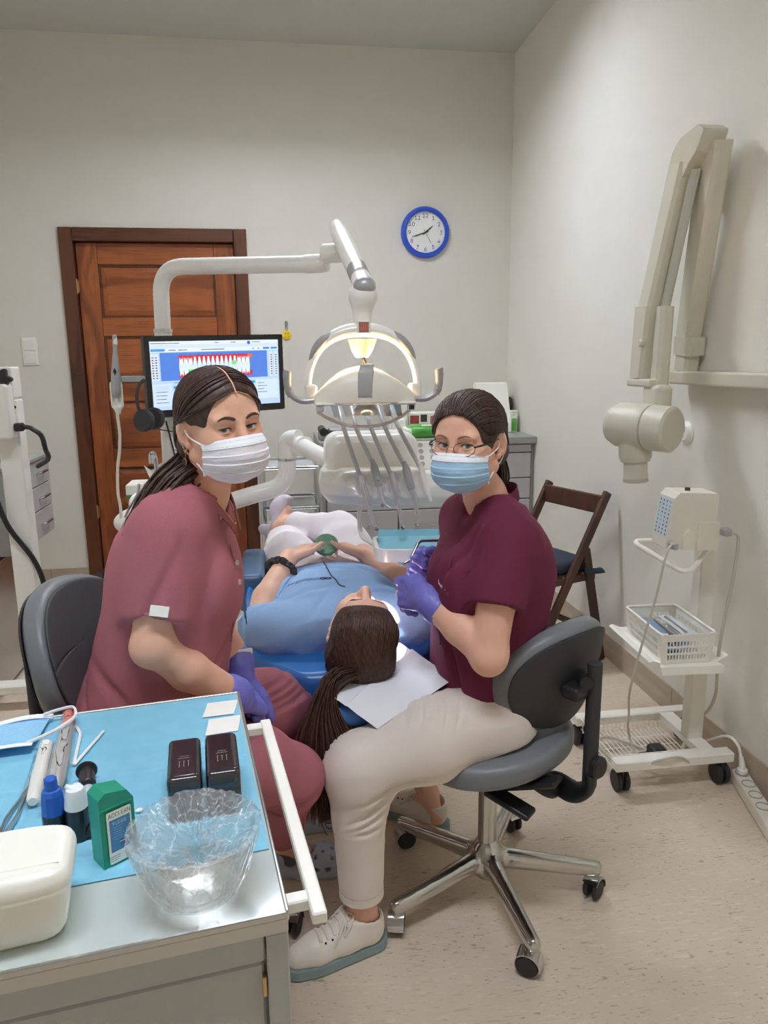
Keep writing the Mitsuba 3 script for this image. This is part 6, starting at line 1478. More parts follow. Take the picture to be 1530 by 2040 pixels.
def clear_of_ears(pa, H):
    """Leaves out the hair paths that would run over an ear."""
    Hi, out = np.linalg.inv(H), []
    for p_ in pa:
        l = (np.c_[p_, np.ones(len(p_))] @ Hi.T)[:, :3]; q = (np.abs(l) * V(1, 0, 0) + l * V(0, 1, 1) - V(.082, -.006, -.010)) / V(.030, .027, .034)
        if ((q ** 2).sum(1) > 1).all(): out.append(p_)
    return out
def bez(a, b, c, n=9):
    t = np.linspace(0, 1, n)[:, None]; return (1 - t) ** 2 * V(*a) + 2 * t * (1 - t) * V(*b) + t * t * V(*c)
kh, hull_ = hair_cap(p, HR, 'hair_right', [((0, .118, -.010), (.083, .086, .090)), ((0, .09, -.10), (.09, .09, .065))], [((0, -.080, -.045), (.052, .042, .045)), ((.0, -.098, -.085), (.036, .030, .040)), ((.045, -.05, -.035), (.034, .04, .035)), ((-.045, -.05, -.035), (.034, .04, .035))])
rg = np.random.default_rng(11); pa = []
def hairline(a, y0, hc=.072, drop=.078):
    """A point on the hairline at angle a (0 in the middle of the forehead), y0 further back over the skull."""
    x, y, z = .078 * math.sin(a), .088 * max(math.cos(a), 0) ** .75, hc - drop * (abs(a) / 1.45) ** 1.7
    return V(x * (1 - .25 * y0), y - y0 * (.03 + y), z + y0 * (.115 - z) * .8)
for i in range(900):
    a = rg.uniform(-1.42, 1.42); h_ = hairline(a, rg.uniform(0, 1) ** 2.2 * .8); sx = math.sin(a)
    pa.append(on_cap(HR, hull_, bez(h_, (.105 * sx, -.040, .120 - .085 * abs(sx)), (sx * rg.uniform(.005, .035), -.12, -.045 + rg.uniform(-.02, .015))), rg.uniform(-.0005, .0022)))
put(hair_strands(clear_of_ears(pa, HR), .0019), 'hair_right', kh, 'strands', True)
pa = []
for i in range(420):
    a = np.clip(rg.normal(0, 1, 2) * .8, -1.5, 1.5); o = hw_(HR, [(a[0] * .022, -.098, -.020), (a[0] * .030, -.112 + a[1] * .012, -.078), (a[0] * .033, -.108 + a[1] * .018, -.122), (a[0] * .026, -.094 + a[1] * .020, -.152 + rg.uniform(-.008, .012))]); pa.append(o)
put(hair_strands(pa, .0026), 'hair_right', kh, 'ponytail', True)
# glasses
mat('frame_brown', (58, 42, 38), .3, .5)
kg = tag(numbered(p + '__glasses'), 'thin rimmed glasses')
for q in (-1, 1):
    th = np.linspace(0, 2 * np.pi, 40, endpoint=False); L = [(q * (.033 + .0245 * math.cos(a) * q), .104 - .010 * ((q * .033 + .0245 * math.cos(a)) / .05) ** 2, -.006 + .0165 * math.sin(a) * (1 - .15 * math.cos(a) * q)) for a in th]
    L = hw_(HR, [(q * .033 + .0245 * math.cos(a), .105 - .011 * ((q * .033 + .0245 * math.cos(a)) / .05) ** 2, -.007 + .0165 * math.sin(a)) for a in th])
    put(tube(L, .0007, 6, True), 'frame_brown', kg, 'rim', True)
    put(tube(spline(hw_(HR, [(q * .0575, .092, -.001), (q * .068, .080, .001), (q * .077, .030, .003), (q * .079, -.010, .006), (q * .078, -.026, -.006)]), 6), np.r_[[.0022] * 10, [.0009] * 15], 8), 'frame_brown', kg, 'temple', True)
put(tube(spline(hw_(HR, [(-.009, .108, -.002), (0, .1115, .001), (.009, .108, -.002)]), 5), .0011, 8), 'gold', kg, 'bridge', True)
# mask
km = tag(numbered(p + '__face_mask'), 'pale blue surgical mask with white ear loops')
mat('mask_pale', proc(lambda p_, n, uv: mix(lin(168, 202, 226), lin(156, 192, 220), noise(p_.x * 400, p_.y * 400, p_.z * 400))), .8)
mask_mesh(HR, 'mask_pale', 'mask_white', km)
# scrub top
g = Vol((.27, 1.42, .46), (.74, 2.06, 1.13), .0052)
g.loft([((.482, 1.71, .535), (.05, -1, 0), .160, .104), ((.488, 1.71, .60), (.05, -1, 0), .160, .118), ((.500, 1.705, .70), (.05, -1, 0), .150, .130), ((.503, 1.70, .80), (.08, -1, 0), .158, .137), ((.508, 1.70, .90), (.13, -1, 0), .170, .134), ((.512, 1.70, .97), (.17, -1, 0), .168, .106), ((.508, 1.703, 1.02), (.19, -1, 0), .140, .084), ((.505, 1.705, 1.055), (.19, -1, 0), .095, .070)], k=.02)
g.ell((.585, 1.70, .90), (.05, .12, .11), k=.04); g.ell((.405, 1.66, .86), (.05, .11, .09), k=.05)
capped(g, (.512, 1.585, .985), (.466, 1.522, .852), .065, .0615, .03); capped(g, (.478, 1.845, .985), (.497, 1.935, .86), .064, .058, .03)
g.cone((.512, 1.600, 1.005), (.505, 1.66, 1.04), .052, .05, .04); g.cone((.48, 1.83, 1.0), (.495, 1.75, 1.04), .052, .05, .04)
g.cone((.494, 1.698, 1.13), (.500, 1.703, 1.03), .054, .056, .004, 's'); g.cone((.455, 1.675, 1.075), (.372, 1.648, .985), .030, .004, .006, 's')
m = g.mesh()
def rw_fold(v):
    d = folds(v, (.1, -.2, 1), 7, .006, 3, 3.5) * np.clip((1.05 - v[:, 2]) / .12, 0, 1)
    for o, dr_, w_, L_, a_ in (((.40, 1.62, .70), (1, .1, .35), .010, .09, .010), ((.42, 1.60, .655), (1, 0, .25), .010, .10, .009), ((.56, 1.60, .745), (.8, .4, -.5), .012, .09, .011), ((.60, 1.60, .70), (.8, .3, -.35), .012, .09, .012), ((.635, 1.63, .67), (.3, .2, 1), .014, .05, -.022), ((.53, 1.53, .95), (.5, -.1, -1), .010, .08, .007), ((.44, 1.56, .95), (-.3, .1, 1), .010, .08, .007), ((.40, 1.60, .95), (.2, .2, -1), .010, .10, .008)):
        d = d - crease(v, o, dr_, w_, L_, a_, (0, -1, .3))
    return d
kt = put(puff(relax(m, 2), rw_fold), 'burgundy_cloth', p, 'scrub_top', True)
th = np.linspace(.16, 2 * np.pi - .16, 60); fr_, lt_ = unit(V(-.95, -.30, 0)), unit(V(.30, -.95, 0)); rows = []
for hh_, rr_ in ((-.012, .066), (.004, .0635), (.018, .0605)):
    rows.append([V(.500, 1.701, 1.062) + fr_ * (rr_ * math.cos(a) * (1.08 + .28 * max(0, math.cos(a)) ** 6)) + lt_ * rr_ * math.sin(a) + V(0, 0, hh_ - .020 * math.cos(a) - .050 * max(0, math.cos(a)) ** 6) for a in th])
put(sheet(np.array(rows), .0030), 'burgundy_cloth', kt, 'collar', True)
def on_left(yz, lift=.0035):
    """Points over (y, z) laid on the side of the top that faces the patient."""
    yz = np.asarray(yz, float); x = np.linspace(.28, .60, 200); F = g.sample(np.c_[np.tile(x, len(yz)), np.repeat(yz, 200, 0)]).reshape(len(yz), 200)
    return np.c_[x[np.argmax(F < 0, 1)] - lift, yz]
put(tube(on_left(spline([(1.645, .985), (1.648, .93), (1.65, .87), (1.652, .80), (1.655, .72)], 6)), .0032, 8, flat=(.5, 1)), 'burgundy_cloth', kt, 'placket', True)
put(tube(on_left(spline([(1.615, .948), (1.600, .930), (1.585, .922), (1.570, .922), (1.560, .930)], 6)), .0026, 8), 'burgundy_cloth', kt, 'pocket_edge', True)
put(tube(on_left(spline([(1.560, .930), (1.558, .89), (1.558, .85), (1.56, .80)], 6), .002), .0020, 8), 'burgundy_cloth', kt, 'pocket_edge', True)
mat('thread_white', (200, 196, 214), .6)
tx = []; rg = np.random.default_rng(6); base = on_left([(1.612 - .044 * q, .888 - .020 * q) for q in np.linspace(0, 1, 14)], .0045)
for i in range(13):
    a, b = base[i], base[i + 1]; h_ = .0052 if i not in (0, 5, 9) else .0095
    tx.append(tube([a, a + V(-.0005, 0, h_), a * .5 + b * .5 + V(-.0003, 0, .001), b + V(0, 0, .0005)], .0007, 5))
put(tx, 'thread_white', kt, 'embroidery')
# trousers
g = Vol((.04, 1.42, .10), (.70, 2.16, .68), .0048)
g.loft([((.50, 1.71, .50), (0, -1, 0), .175, .118), ((.49, 1.71, .59), (0, -1, 0), .150, .105)], k=.03)
g.chain([V(.490, 1.620, .545), V(.33, 1.582, .514), V(.152, 1.553, .478), V(.152, 1.550, .45)], [.098, .095, .071, .066], .03); capped(g, (.152, 1.551, .455), (.156, 1.546, .164), .066, .0515, .03)
g.cone((.20, 1.552, .44), (.156, 1.548, .36), .045, .05, .03)
g.chain([V(.50, 1.82, .55), V(.28, 2.05, .505)], [.105, .072], .03); capped(g, (.28, 2.05, .50), (.385, 1.985, .23), .070, .052, .02)
m = g.mesh()
def tr_fold(v):
    d = .0022 * folds(v, (1, 0, .2), 9, 1.0, 8, 4)
    for i, (x, z) in enumerate(((.205, .415), (.185, .395), (.18, .37), (.20, .435), (.23, .445), (.17, .345), (.27, .455))):
        d = d - crease(v, (x, 1.50, z), (1, 0, .55 - .08 * i), .0060, .055 - .004 * i, .0125 - .0009 * i, (0, 0, 1))
    for x in (.30, .33, .36, .39, .27): d = d - crease(v, (x, 1.51, .600), (.55, 0, 1), .005, .026, .0065, (1, 0, 0))
    return d
ktr = put(puff(relax(m, 2), tr_fold), 'white_trouser', p, 'trousers', True)
hem(ktr, (.156, 1.546, .166), (0.004, -.015, -1), .0515, 'white_trouser', 'cuff', .0018, -.020)
sneaker(p, (.222, 1.562, 0), (-.04, 1.487, 0)); sneaker(p, (.465, 1.935, 0), (.275, 2.12, 0))
# gloves and hands
kgl = tag(numbered(p + '__glove'), 'violet examination glove on the hand by the patient mouth')
g = Vol((.16, 1.55, .72), (.44, 1.90, .96), .0028)
g.chain([V(.357, 1.620, .822), V(.340, 1.641, .835), V(.333, 1.650, .838)], [.0365, .0335, .029], .012)
build_hand(g, (.333, 1.650, .838), (-.58, .81, .05), (-.50, -.40, .77), (.1, .2, .95), {'curl': [(28, 62, 35), (48, 70, 40), (62, 75, 40), (66, 75, 45)], 'thumb': [(.75, .55, -.45), (.95, .15, -.5), (.85, -.35, -.45)]}, .96, .0012)
m = relax(g.mesh(), 1)
put(puff(m, lambda v: folds(v, unit(V(.6, .55, .6)), 50, .0022, 6, 3)), 'glove_violet', kgl, 'hand', True)
kgl = tag(numbered(p + '__glove'), 'violet examination glove gripping the instrument')
g = Vol((.26, 1.80, .74), (.52, 2.02, .98), .0028)
g.chain([V(.462, 1.945, .797), V(.432, 1.924, .808), V(.425, 1.922, .815)], [.040, .036, .030], .012)
build_hand(g, (.424, 1.922, .817), (-.78, -.08, .58), (.10, .96, .16), (.6, 0, .78), {'curl': [(62, 92, 50), (70, 95, 50), (74, 95, 50), (76, 95, 50)], 'thumb': [(.65, .65, -.5), (.75, .15, -.6), (.7, -.35, -.45)]}, 1.0, .0012)
m = relax(g.mesh(), 1)
put(puff(m, lambda v: folds(v, unit(V(.5, .2, -.8)), 60, .0014, 9, 3)), 'glove_violet', kgl, 'hand', True)
t = thing('dental_tool', 'thin grey dental instrument with a bent end held in a violet glove', 'dental instrument')
put(tube(fillet([(.465, 1.955, .903), (.366, 1.905, .917), (.338, 1.878, .872), (.320, 1.872, .866)], .012), np.interp(np.linspace(0, 1, 14), [0, .45, .5, 1], [.0042, .0045, .0055, .0040]), 10), 'steel', t, 'shaft', True)

# ================================================================ the woman in mauve (left)
p = thing('person', 'seated woman in mauve scrubs with long dark hair and a white mask, facing the camera', 'person')
HL = head_frame((-.108, 1.45, 1.281), (.53, -.845, -.03), roll=-5, size=.885)
s = Vol((-.48, 1.24, .0), (.18, 2.12, 1.42), .0085, [((-.215, 1.335, 1.115), (.005, 1.565, 1.385), .0021), ((-.31, 1.28, .66), (-.06, 1.46, .99), .0055)])
lt = unit(V(-.17, -.985, 0))
s.loft([((-.31, 1.53, .58), lt, .14, .10), ((-.255, 1.52, .75), lt, .125, .10), ((-.205, 1.52, .95), lt, .15, .09), ((-.18, 1.515, 1.07), lt, .11, .06)])
s.cone((-.175, 1.508, 1.085), (-.150, 1.494, 1.135), .056, .046, .03); s.cone((-.150, 1.494, 1.135), (-.116, 1.472, 1.215), .044, .041, .02)
LA = [(-.210, 1.395, 1.05), (-.236, 1.362, .955), (-.244, 1.345, .886), (-.188, 1.372, .818), (-.105, 1.432, .730)]
s.chain([V(*a) for a in LA], [.043, .0405, .0360, .0375, .029], .014); s.cone((-.249, 1.340, .877), (-.240, 1.35, .886), .031, .033, .02)
s.chain([V(-.17, 1.635, 1.05), V(-.185, 1.66, .87), V(-.130, 1.60, .765), V(-.108, 1.588, .735)], [.05, .042, .036, .029], .014)
for h_, kn, an in (((-.26, 1.43, .605), (.0, 1.535, .475), (-.03, 1.845, .10)), ((-.21, 1.62, .605), (.07, 1.80, .50), (.02, 2.03, .10))):
    h_, kn, an = V(*h_), V(*kn), V(*an)
    s.chain([h_, kn, kn * .5 + an * .5, an], [.06, .050, .043, .034], .02); s.cone(an, an + V(.06, .0, -.05), .03, .025, .02)
build_head(s, HL, .0046, .0030)
put(relax(s.mesh(), 1), 'skin_left', p, 'body', True)
face_parts(p, s, HL, 'iris_grey', 'brow_dark', (.02, 0, 1.39), .0046, .0034, .001)
kh, hull_ = hair_cap(p, HL, 'hair_left', [((0, .124, -.010), (.086, .090, .094)), ((0, .09, -.11), (.09, .09, .07)), ((.085, .035, -.048), (.040, .062, .060)), ((-.085, .035, -.048), (.040, .062, .060))], [((0, -.070, -.050), (.055, .045, .055)), ((.046, -.045, -.040), (.032, .038, .045)), ((-.046, -.045, -.040), (.032, .038, .045))], grow=.0065)
pt = on_cap(HL, hull_, [(0, y, .118 - max(0, y - .05) * .62) for y in np.linspace(.0, .112, 14)], .0006)
put(tube(pt, .0016, 6), 'skin_left', kh, 'parting', True)
rg = np.random.default_rng(21); pa = []
for i in range(900):
    q = rg.choice([-1, 1]); y = rg.uniform(-.06, .104); yy = (y + .06) / .164
    a = (q * .003, y, .118 - max(0, y - .05) * .62); b = (q * (.10 + .01 * yy ** 4), y * .45 - .01 + .062 * yy ** 6 + rg.uniform(-.006, .006), .070 - .03 * yy); c = (q * (rg.uniform(.01, .055) + .02 * yy ** 6), -.085 - rg.uniform(0, .02) + .03 * yy ** 6, -.055 + .05 * yy ** 6 + rg.uniform(-.02, .02))
    pa.append(on_cap(HL, hull_, bez(a, b, c), rg.uniform(-.0005, .0022)))
put(hair_strands(clear_of_ears(pa, HL), .0019), 'hair_left', kh, 'strands', True)
pa = []
for i in range(560):
    a = np.clip(rg.normal(0, 1, 3) * .6, -1.3, 1.3); w_ = lambda k: V(a[0] * k, a[1] * k, a[2] * k * .6)
    o0 = hw_(HL, [(.02 + a[0] * .03, -.10 + a[1] * .012, -.035 + a[2] * .02)])[0]
    o = [o0, V(-.168, 1.490, 1.200) + w_(.024), V(-.203, 1.452, 1.172) + w_(.024), V(-.238, 1.428, 1.128) + w_(.022), V(-.262 + .010 * a[0], 1.418, 1.078 + .02 * rg.uniform(-1, 1)) + w_(.016)]
    pa.append(np.array(o))
put(hair_strands(pa, .0024, (1, .5)), 'hair_left', kh, 'ponytail', True)
pa = []
for i in range(130):
    a = np.clip(rg.normal(0, 1, 2) * .5, -1.1, 1.1)
    pa.append(hw_(HL, [(.062 + .006 * a[0], -.058 + .014 * a[1], .0 + .01 * a[0]), (.066 + .005 * a[0], -.060 + .012 * a[1], -.040), (.058 + .006 * a[0], -.064 + .014 * a[1], -.085), (.045 + .008 * a[0], -.080 + .012 * a[1], -.118)]))
put(hair_strands(pa, .0028), 'hair_left', kh, 'side_lock', True)
km = tag(numbered(p + '__face_mask'), 'white pleated surgical mask')
mat('mask_lilac', proc(lambda p_, n, uv: mix(lin(232, 226, 230), lin(222, 217, 224), noise(p_.x * 400, p_.y * 400, p_.z * 400))), .8)
mask_mesh(HL, 'mask_lilac', 'mask_white', km)
ke = tag(numbered(p + '__earring'), 'gold hoop with a dark round drop')
R_ = HL[:3, :3] / np.linalg.norm(HL[:3, 0])
for q in (1,):
    e = hw_(HL, [(q * .081, -.010, -.040)])[0]
    put(tube([e + R_[:, 1] * .0055 * math.cos(a) + V(0, 0, -.004 + .0055 * math.sin(a)) for a in np.linspace(0, 2 * np.pi, 20, endpoint=False)], .0013, 8, True), 'gold', ke, 'hoop', True)
    put(disc(e + V(0, 0, -.026) - V(.002, .004, 0), R_ @ V(1, .5, 0), .0062, .002, 20, .0005), 'soft_black', ke, 'drop')
    put([tube([e + V(0, 0, -.026) - V(.002, .004, 0) + R_[:, 1] * .007 * math.cos(a) + V(0, 0, .007 * math.sin(a)) for a in np.linspace(0, 2 * np.pi, 20, endpoint=False)], .0009, 6, True), rod(e + V(0, 0, -.008), e + V(0, 0, -.019), .0006, 6)], 'gold', ke, 'drop_rim')
# scrub top
g = Vol((-.50, 1.24, .53), (.02, 1.80, 1.19), .0052)
g.loft([((-.310, 1.52, .58), lt, .180, .145), ((-.290, 1.515, .66), lt, .170, .140), ((-.265, 1.51, .75), lt, .160, .132), ((-.240, 1.51, .85), lt, .160, .126), ((-.220, 1.51, .94), lt, .165, .120), ((-.208, 1.51, 1.03), lt, .165, .106), ((-.196, 1.508, 1.085), lt, .150, .088), ((-.178, 1.502, 1.125), lt, .115, .070), ((-.162, 1.498, 1.150), lt, .080, .058)], k=.02)
g.ell((-.137, 1.49, .96), (.048, .11, .085), k=.05); g.ell((-.27, 1.53, .98), (.06, .12, .10), k=.05)
capped(g, (-.213, 1.405, 1.082), (-.233, 1.358, .930), .066, .0580, .03); capped(g, (-.168, 1.625, 1.070), (-.175, 1.66, .93), .058, .050, .03)
g.cone((-.208, 1.415, 1.098), (-.178, 1.468, 1.132), .05, .046, .04); g.cone((-.165, 1.61, 1.09), (-.165, 1.55, 1.13), .05, .046, .04)
g.cone((-.122, 1.476, 1.23), (-.152, 1.496, 1.120), .050, .052, .004, 's'); g.cone((-.112, 1.472, 1.165), (-.082, 1.452, 1.045), .032, .005, .006, 's')
m = g.mesh()
def lw_fold(v):
    d = folds(v, (.3, .1, 1), 7, .006, 13, 3.5) * np.clip((1.12 - v[:, 2]) / .12, 0, 1)
    for o, dr_, w_, L_, a_ in (((-.20, 1.38, .715), (1, .2, .12), .010, .10, .010), ((-.17, 1.40, .74), (1, .2, -.25), .010, .09, .008), ((-.33, 1.40, .78), (.6, -.3, -.7), .011, .07, .009), ((-.35, 1.41, .73), (.7, -.3, -.5), .011, .08, .009), ((-.225, 1.34, .99), (.5, -.1, .9), .011, .08, .008), ((-.17, 1.38, 1.03), (-.2, .1, 1), .012, .09, .009), ((-.15, 1.38, .93), (.25, .1, 1), .012, .11, .008), ((-.26, 1.39, .90), (.3, .1, 1), .010, .07, .007), ((-.12, 1.42, .82), (1, .2, .5), .010, .09, .007)):
        d = d - crease(v, o, dr_, w_, L_, a_, (0, -.4, 1) if abs(dr_[2]) < .6 else (1, 0, 0))
    return d
kt = put(puff(relax(m, 2), lw_fold), 'mauve_cloth', p, 'scrub_top', True)
th = np.linspace(.20, 2 * np.pi - .20, 60); fr_, l2 = unit(V(.95, -.30, 0)), unit(V(-.30, -.95, 0)); rows = []
for hh_, rr_ in ((-.014, .064), (.0, .061), (.010, .058)):
    rows.append([V(-.152, 1.497, 1.146) + fr_ * (rr_ * math.cos(a) * (1.0 + .12 * max(0, math.cos(a)) ** 6)) + l2 * rr_ * math.sin(a) + V(0, 0, hh_ - .022 * math.cos(a) - .055 * max(0, math.cos(a)) ** 6) for a in th])
put(sheet(np.array(rows), .0030), 'mauve_cloth', kt, 'collar', True)
put(tube(spline([(-.100, 1.452, 1.04), (-.092, 1.45, .99), (-.0915, 1.45, .95), (-.098, 1.45, .90), (-.110, 1.45, .84)], 6), .0030, 8, flat=(1, .6)), 'mauve_cloth', kt, 'placket', True)
mat('button_grey', (180, 172, 168), .3)
for z, x in ((1.005, -.090), (.965, -.087)): put(disc((x, 1.448, z), (.8, -.6, 0), .006, .003, 16, .001), 'button_grey', kt, 'button')
e = unit(V(-.233, 1.358, .930) - V(-.209, 1.405, 1.055)); n_ = unit(V(.10, -.99, 0) - e * (V(.10, -.99, 0) @ e)); x_ = np.cross(n_, -e)
put(xf(box((-.0165, -.010, .0), (.0165, .010, .0016), .0006), axes(V(-.231, 1.362, .942) + n_ * .0592, -x_ if x_[0] < 0 else x_, -e, n_)), 'card_white', kt, 'sleeve_label', label='white sewn label')
# trousers
g = Vol((-.46, 1.30, .10), (.17, 2.13, .74), .0058)
g.loft([((-.30, 1.53, .54), lt, .185, .145), ((-.285, 1.53, .66), lt, .165, .13)], k=.03)
g.chain([V(-.25, 1.435, .605), V(-.10, 1.49, .545), V(.0, 1.535, .475)], [.10, .092, .070], .03); capped(g, (.0, 1.54, .47), (-.030, 1.835, .135), .068, .053, .03)
g.chain([V(-.20, 1.63, .605), V(-.05, 1.71, .56), V(.075, 1.80, .50)], [.10, .090, .072], .03); capped(g, (.075, 1.80, .50), (.025, 2.01, .14), .070, .053, .03)
m = g.mesh()
def lt_fold(v):
    d = .0022 * folds(v, (1, .4, 0), 9, 1.0, 18, 4)
    for i, z in enumerate((.43, .405, .375, .45)): d = d - crease(v, (-.045, 1.50, z), (1, .3, .35 - .15 * i), .0075, .06, .010, (0, 0, 1))
    for i in range(4): d = d - crease(v, (-.06 + .025 * i, 1.64, .64 - .012 * i), (.9, -.5, .25), .008, .06, .008, (0, 0, 1))
    return d
put(puff(relax(m, 2), lt_fold), 'mauve_cloth', p, 'trousers', True)
mat('clog_grey', (168, 174, 186), .6)
clog(p, (-.075, 1.850, 0), (0, 0, 1), (1, -.05, 0), 'clog_grey', label='pale grey perforated clog'); clog(p, (-.06, 2.035, 0), (0, 0, 1), (1, .1, 0), 'clog_grey', holes=False, label='grey clog')
# gloves
kgl = tag(numbered(p + '__glove'), 'violet glove of the near hand, closed in a fist')
g = Vol((-.20, 1.34, .56), (.08, 1.64, .84), .0028)
g.chain([V(-.116, 1.424, .742), V(-.104, 1.433, .730), V(-.098, 1.438, .724)], [.0365, .034, .029], .012)
build_hand(g, (-.098, 1.438, .722), (.40, .78, -.48), (.30, -.52, .80), (-.4, .6, .35), {'curl': [(50, 85, 45), (58, 88, 45), (62, 88, 45), (66, 88, 45)], 'thumb': [(.75, .60, -.25), (.9, .35, -.25), (.95, .05, -.25)]}, .95, .0012)
m = relax(g.mesh(), 1); put(puff(m, lambda v: folds(v, unit(V(.6, .2, .6)), 55, .0012, 6, 3)), 'glove_violet', kgl, 'hand', True)
kgl = tag(numbered(p + '__glove'), 'violet glove of the far hand, hanging down')
g = Vol((-.20, 1.44, .55), (.04, 1.68, .86), .0028)
g.chain([V(-.109, 1.592, .740), V(-.108, 1.580, .727), V(-.107, 1.575, .717)], [.036, .034, .029], .012)
build_hand(g, (-.106, 1.575, .713), (.10, -.22, -.97), (-.55, -.80, .12), (.8, -.5, .2), {'curl': [(14, 22, 15), (18, 28, 18), (22, 30, 20), (26, 30, 20)], 'thumb': [(.8, .5, -.2), (.95, .2, -.2), (.98, .05, -.2)]}, .98, .0012)
m = relax(g.mesh(), 1); put(puff(m, lambda v: folds(v, unit(V(1, .3, .4)), 55, .0014, 7, 3)), 'glove_violet', kgl, 'hand', True)
t = tag(numbered(p + '__watch'), 'white perforated watch strap')
put(lathe([(.0335, -.010), (.0358, -.009), (.0358, .009), (.0335, .010)], (-.110, 1.600, .752), (-.05, .35, 1), 32), 'card_white', t, 'strap')
put([disc(V(-.110, 1.600, .752) + V(.0358 * math.cos(a), .0358 * math.sin(a), 0) * V(1, 1, 0), (math.cos(a), math.sin(a), 0), .0016, .0006, 8) for a in np.linspace(-1.9, -.6, 7)], 'soft_black', t, 'hole')
# necklace
put(tube(spline(np.array([(-.150, 1.452, 1.165), (-.118, 1.436, 1.130), (-.097, 1.440, 1.098), (-.088, 1.458, 1.082), (-.094, 1.49, 1.105), (-.11, 1.52, 1.14)]), 8), .0012, 6), 'gold', p, 'necklace')

# ================================================================ the patient
p = thing('person', 'patient in a pale blue scrub top and white trousers lying on the blue dental chair', 'person')
HP_ = head_frame((.190, 1.752, .722), (.16, .10, .98), up=(.03, -1, .10), size=.98)
s = Vol((-.16, 1.58, .48), (.54, 3.35, .90), .009, [((.08, 1.61, .62), (.30, 1.90, .87), .0022), ((-.03, 2.28, .70), (.34, 2.50, .82), .003)])
s.loft([((.165, 1.90, .655), (1, 0, 0), .10, .05), ((.16, 2.0, .66), (1, 0, 0), .17, .075), ((.155, 2.2, .655), (1, 0, 0), .15, .07), ((.155, 2.48, .645), (1, 0, 0), .15, .07)])
s.cone((.185, 1.80, .672), (.17, 1.92, .665), .047, .052, .03)
s.chain([V(-.05, 1.93, .665), V(-.078, 2.095, .640), V(-.052, 2.18, .690), V(.022, 2.340, .772)], [.05, .043, .042, .030], .014)
s.chain([V(.37, 1.93, .665), V(.405, 2.12, .655), V(.37, 2.25, .705), V(.268, 2.385, .765)], [.05, .043, .042, .030], .014)
LJ = build_hand(s, (.024, 2.340, .768), (.80, .48, .36), (-.34, -.50, .80), (.4, -.9, .1), {'curl': [(16, 34, 22), (22, 38, 25), (28, 42, 28), (34, 44, 28)], 'thumb': [(.72, .62, .05), (.93, .25, .05), (.98, .0, .10)]}, .93)
RJ = build_hand(s, (.268, 2.372, .762), (-.84, .38, .34), (.30, -.50, .81), (-.3, -.95, .1), {'curl': [(20, 38, 24), (26, 42, 27), (32, 44, 28), (36, 44, 28)], 'thumb': [(.75, .55, .10), (.95, .18, .12), (.98, -.02, .10)]}, .93)
for h_, kn, an in (((.06, 2.50, .645), (.02, 2.86, .675), (.045, 3.20, .59)), ((.25, 2.50, .645), (.225, 2.80, .73), (.035, 3.10, .705))):
    h_, kn, an = V(*h_), V(*kn), V(*an); s.chain([h_, kn, kn * .55 + an * .45, an], [.08, .055, .05, .036], .02)
s.chain([V(.035, 3.10, .705), V(-.005, 3.14, .69), V(.02, 3.16, .76)], [.036, .036, .030], .02)
build_head(s, HP_, .0042, .0030, mouth=True)
put(relax(s.mesh(), 1), 'skin_patient', p, 'body', True)
face_parts(p, s, HP_, 'iris_blue', 'brow_dark', (.24, 2.0, 1.25), .0042, .0030)
# hair: smooth over the crown, tied into a tail that hangs down at the left of the headrest
kh, hull_ = hair_cap(p, HP_, 'hair_patient', [((0, .122, -.020), (.086, .089, .086)), ((0, .09, -.11), (.09, .09, .07))], [((0, -.060, .005), (.076, .062, .084)), ((.040, -.055, .030), (.045, .045, .06)), ((-.040, -.055, .030), (.045, .045, .06))], grow=.0085)
rg = np.random.default_rng(31); pa = []
for i in range(1000):
    x = rg.uniform(-1, 1); y0 = rg.uniform(0, 1) ** 1.4
    a = (.075 * x, .078 - .050 * x * x - .05 * y0, .082 - .045 * x * x + .025 * y0); b = (.085 * x + rg.uniform(-.012, .012), -.01, .150 - .03 * abs(x)); c = (.060 * x - .02, -.105, .045 + rg.uniform(-.04, .03))
    pa.append(on_cap(HP_, hull_, bez(a, b, c, 11), rg.uniform(-.0005, .0026)))
put(hair_strands(clear_of_ears(pa, HP_), .0020), 'hair_patient', kh, 'strands', True)
pa = []
for i in range(900):
    a = rg.normal(0, 1, 3) * .5; e = rg.uniform(0, 1) ** 1.6
    end = V(.068, 1.590, .315 + .19 * e) + V(a[0] * .030, a[1] * .02, 0)
    o = [V(.150 + .03 * a[0], 1.650 + .01 * a[1], .668 + .012 * a[2]), V(.102 + .016 * a[0], 1.622 + .012 * a[1], .655 + .016 * a[2]), V(.083 + .026 * a[0], 1.598 + .016 * a[1], .600), V(.086 + .046 * a[0], 1.590 + .022 * a[1], .530), V(.084 + .044 * a[0], 1.588 + .022 * a[1], .45), end]
    pa.append(np.array(o))
put(hair_strands(pa, .0021, (1, .4)), 'hair_patient', kh, 'ponytail', True)
pa = [np.array([V(.07 + .01 * i, 1.59, .42), V(.062 + .008 * i, 1.592, .35), V(.075 + .006 * i - .002 * i * i, 1.594, .29 + .01 * i), V(.085 + .010 * i, 1.592, .275 + .02 * i)]) for i in range(4)]
put(hair_strands(pa, .0018, (1, .3)), 'hair_patient', kh, 'loose_strand', True)
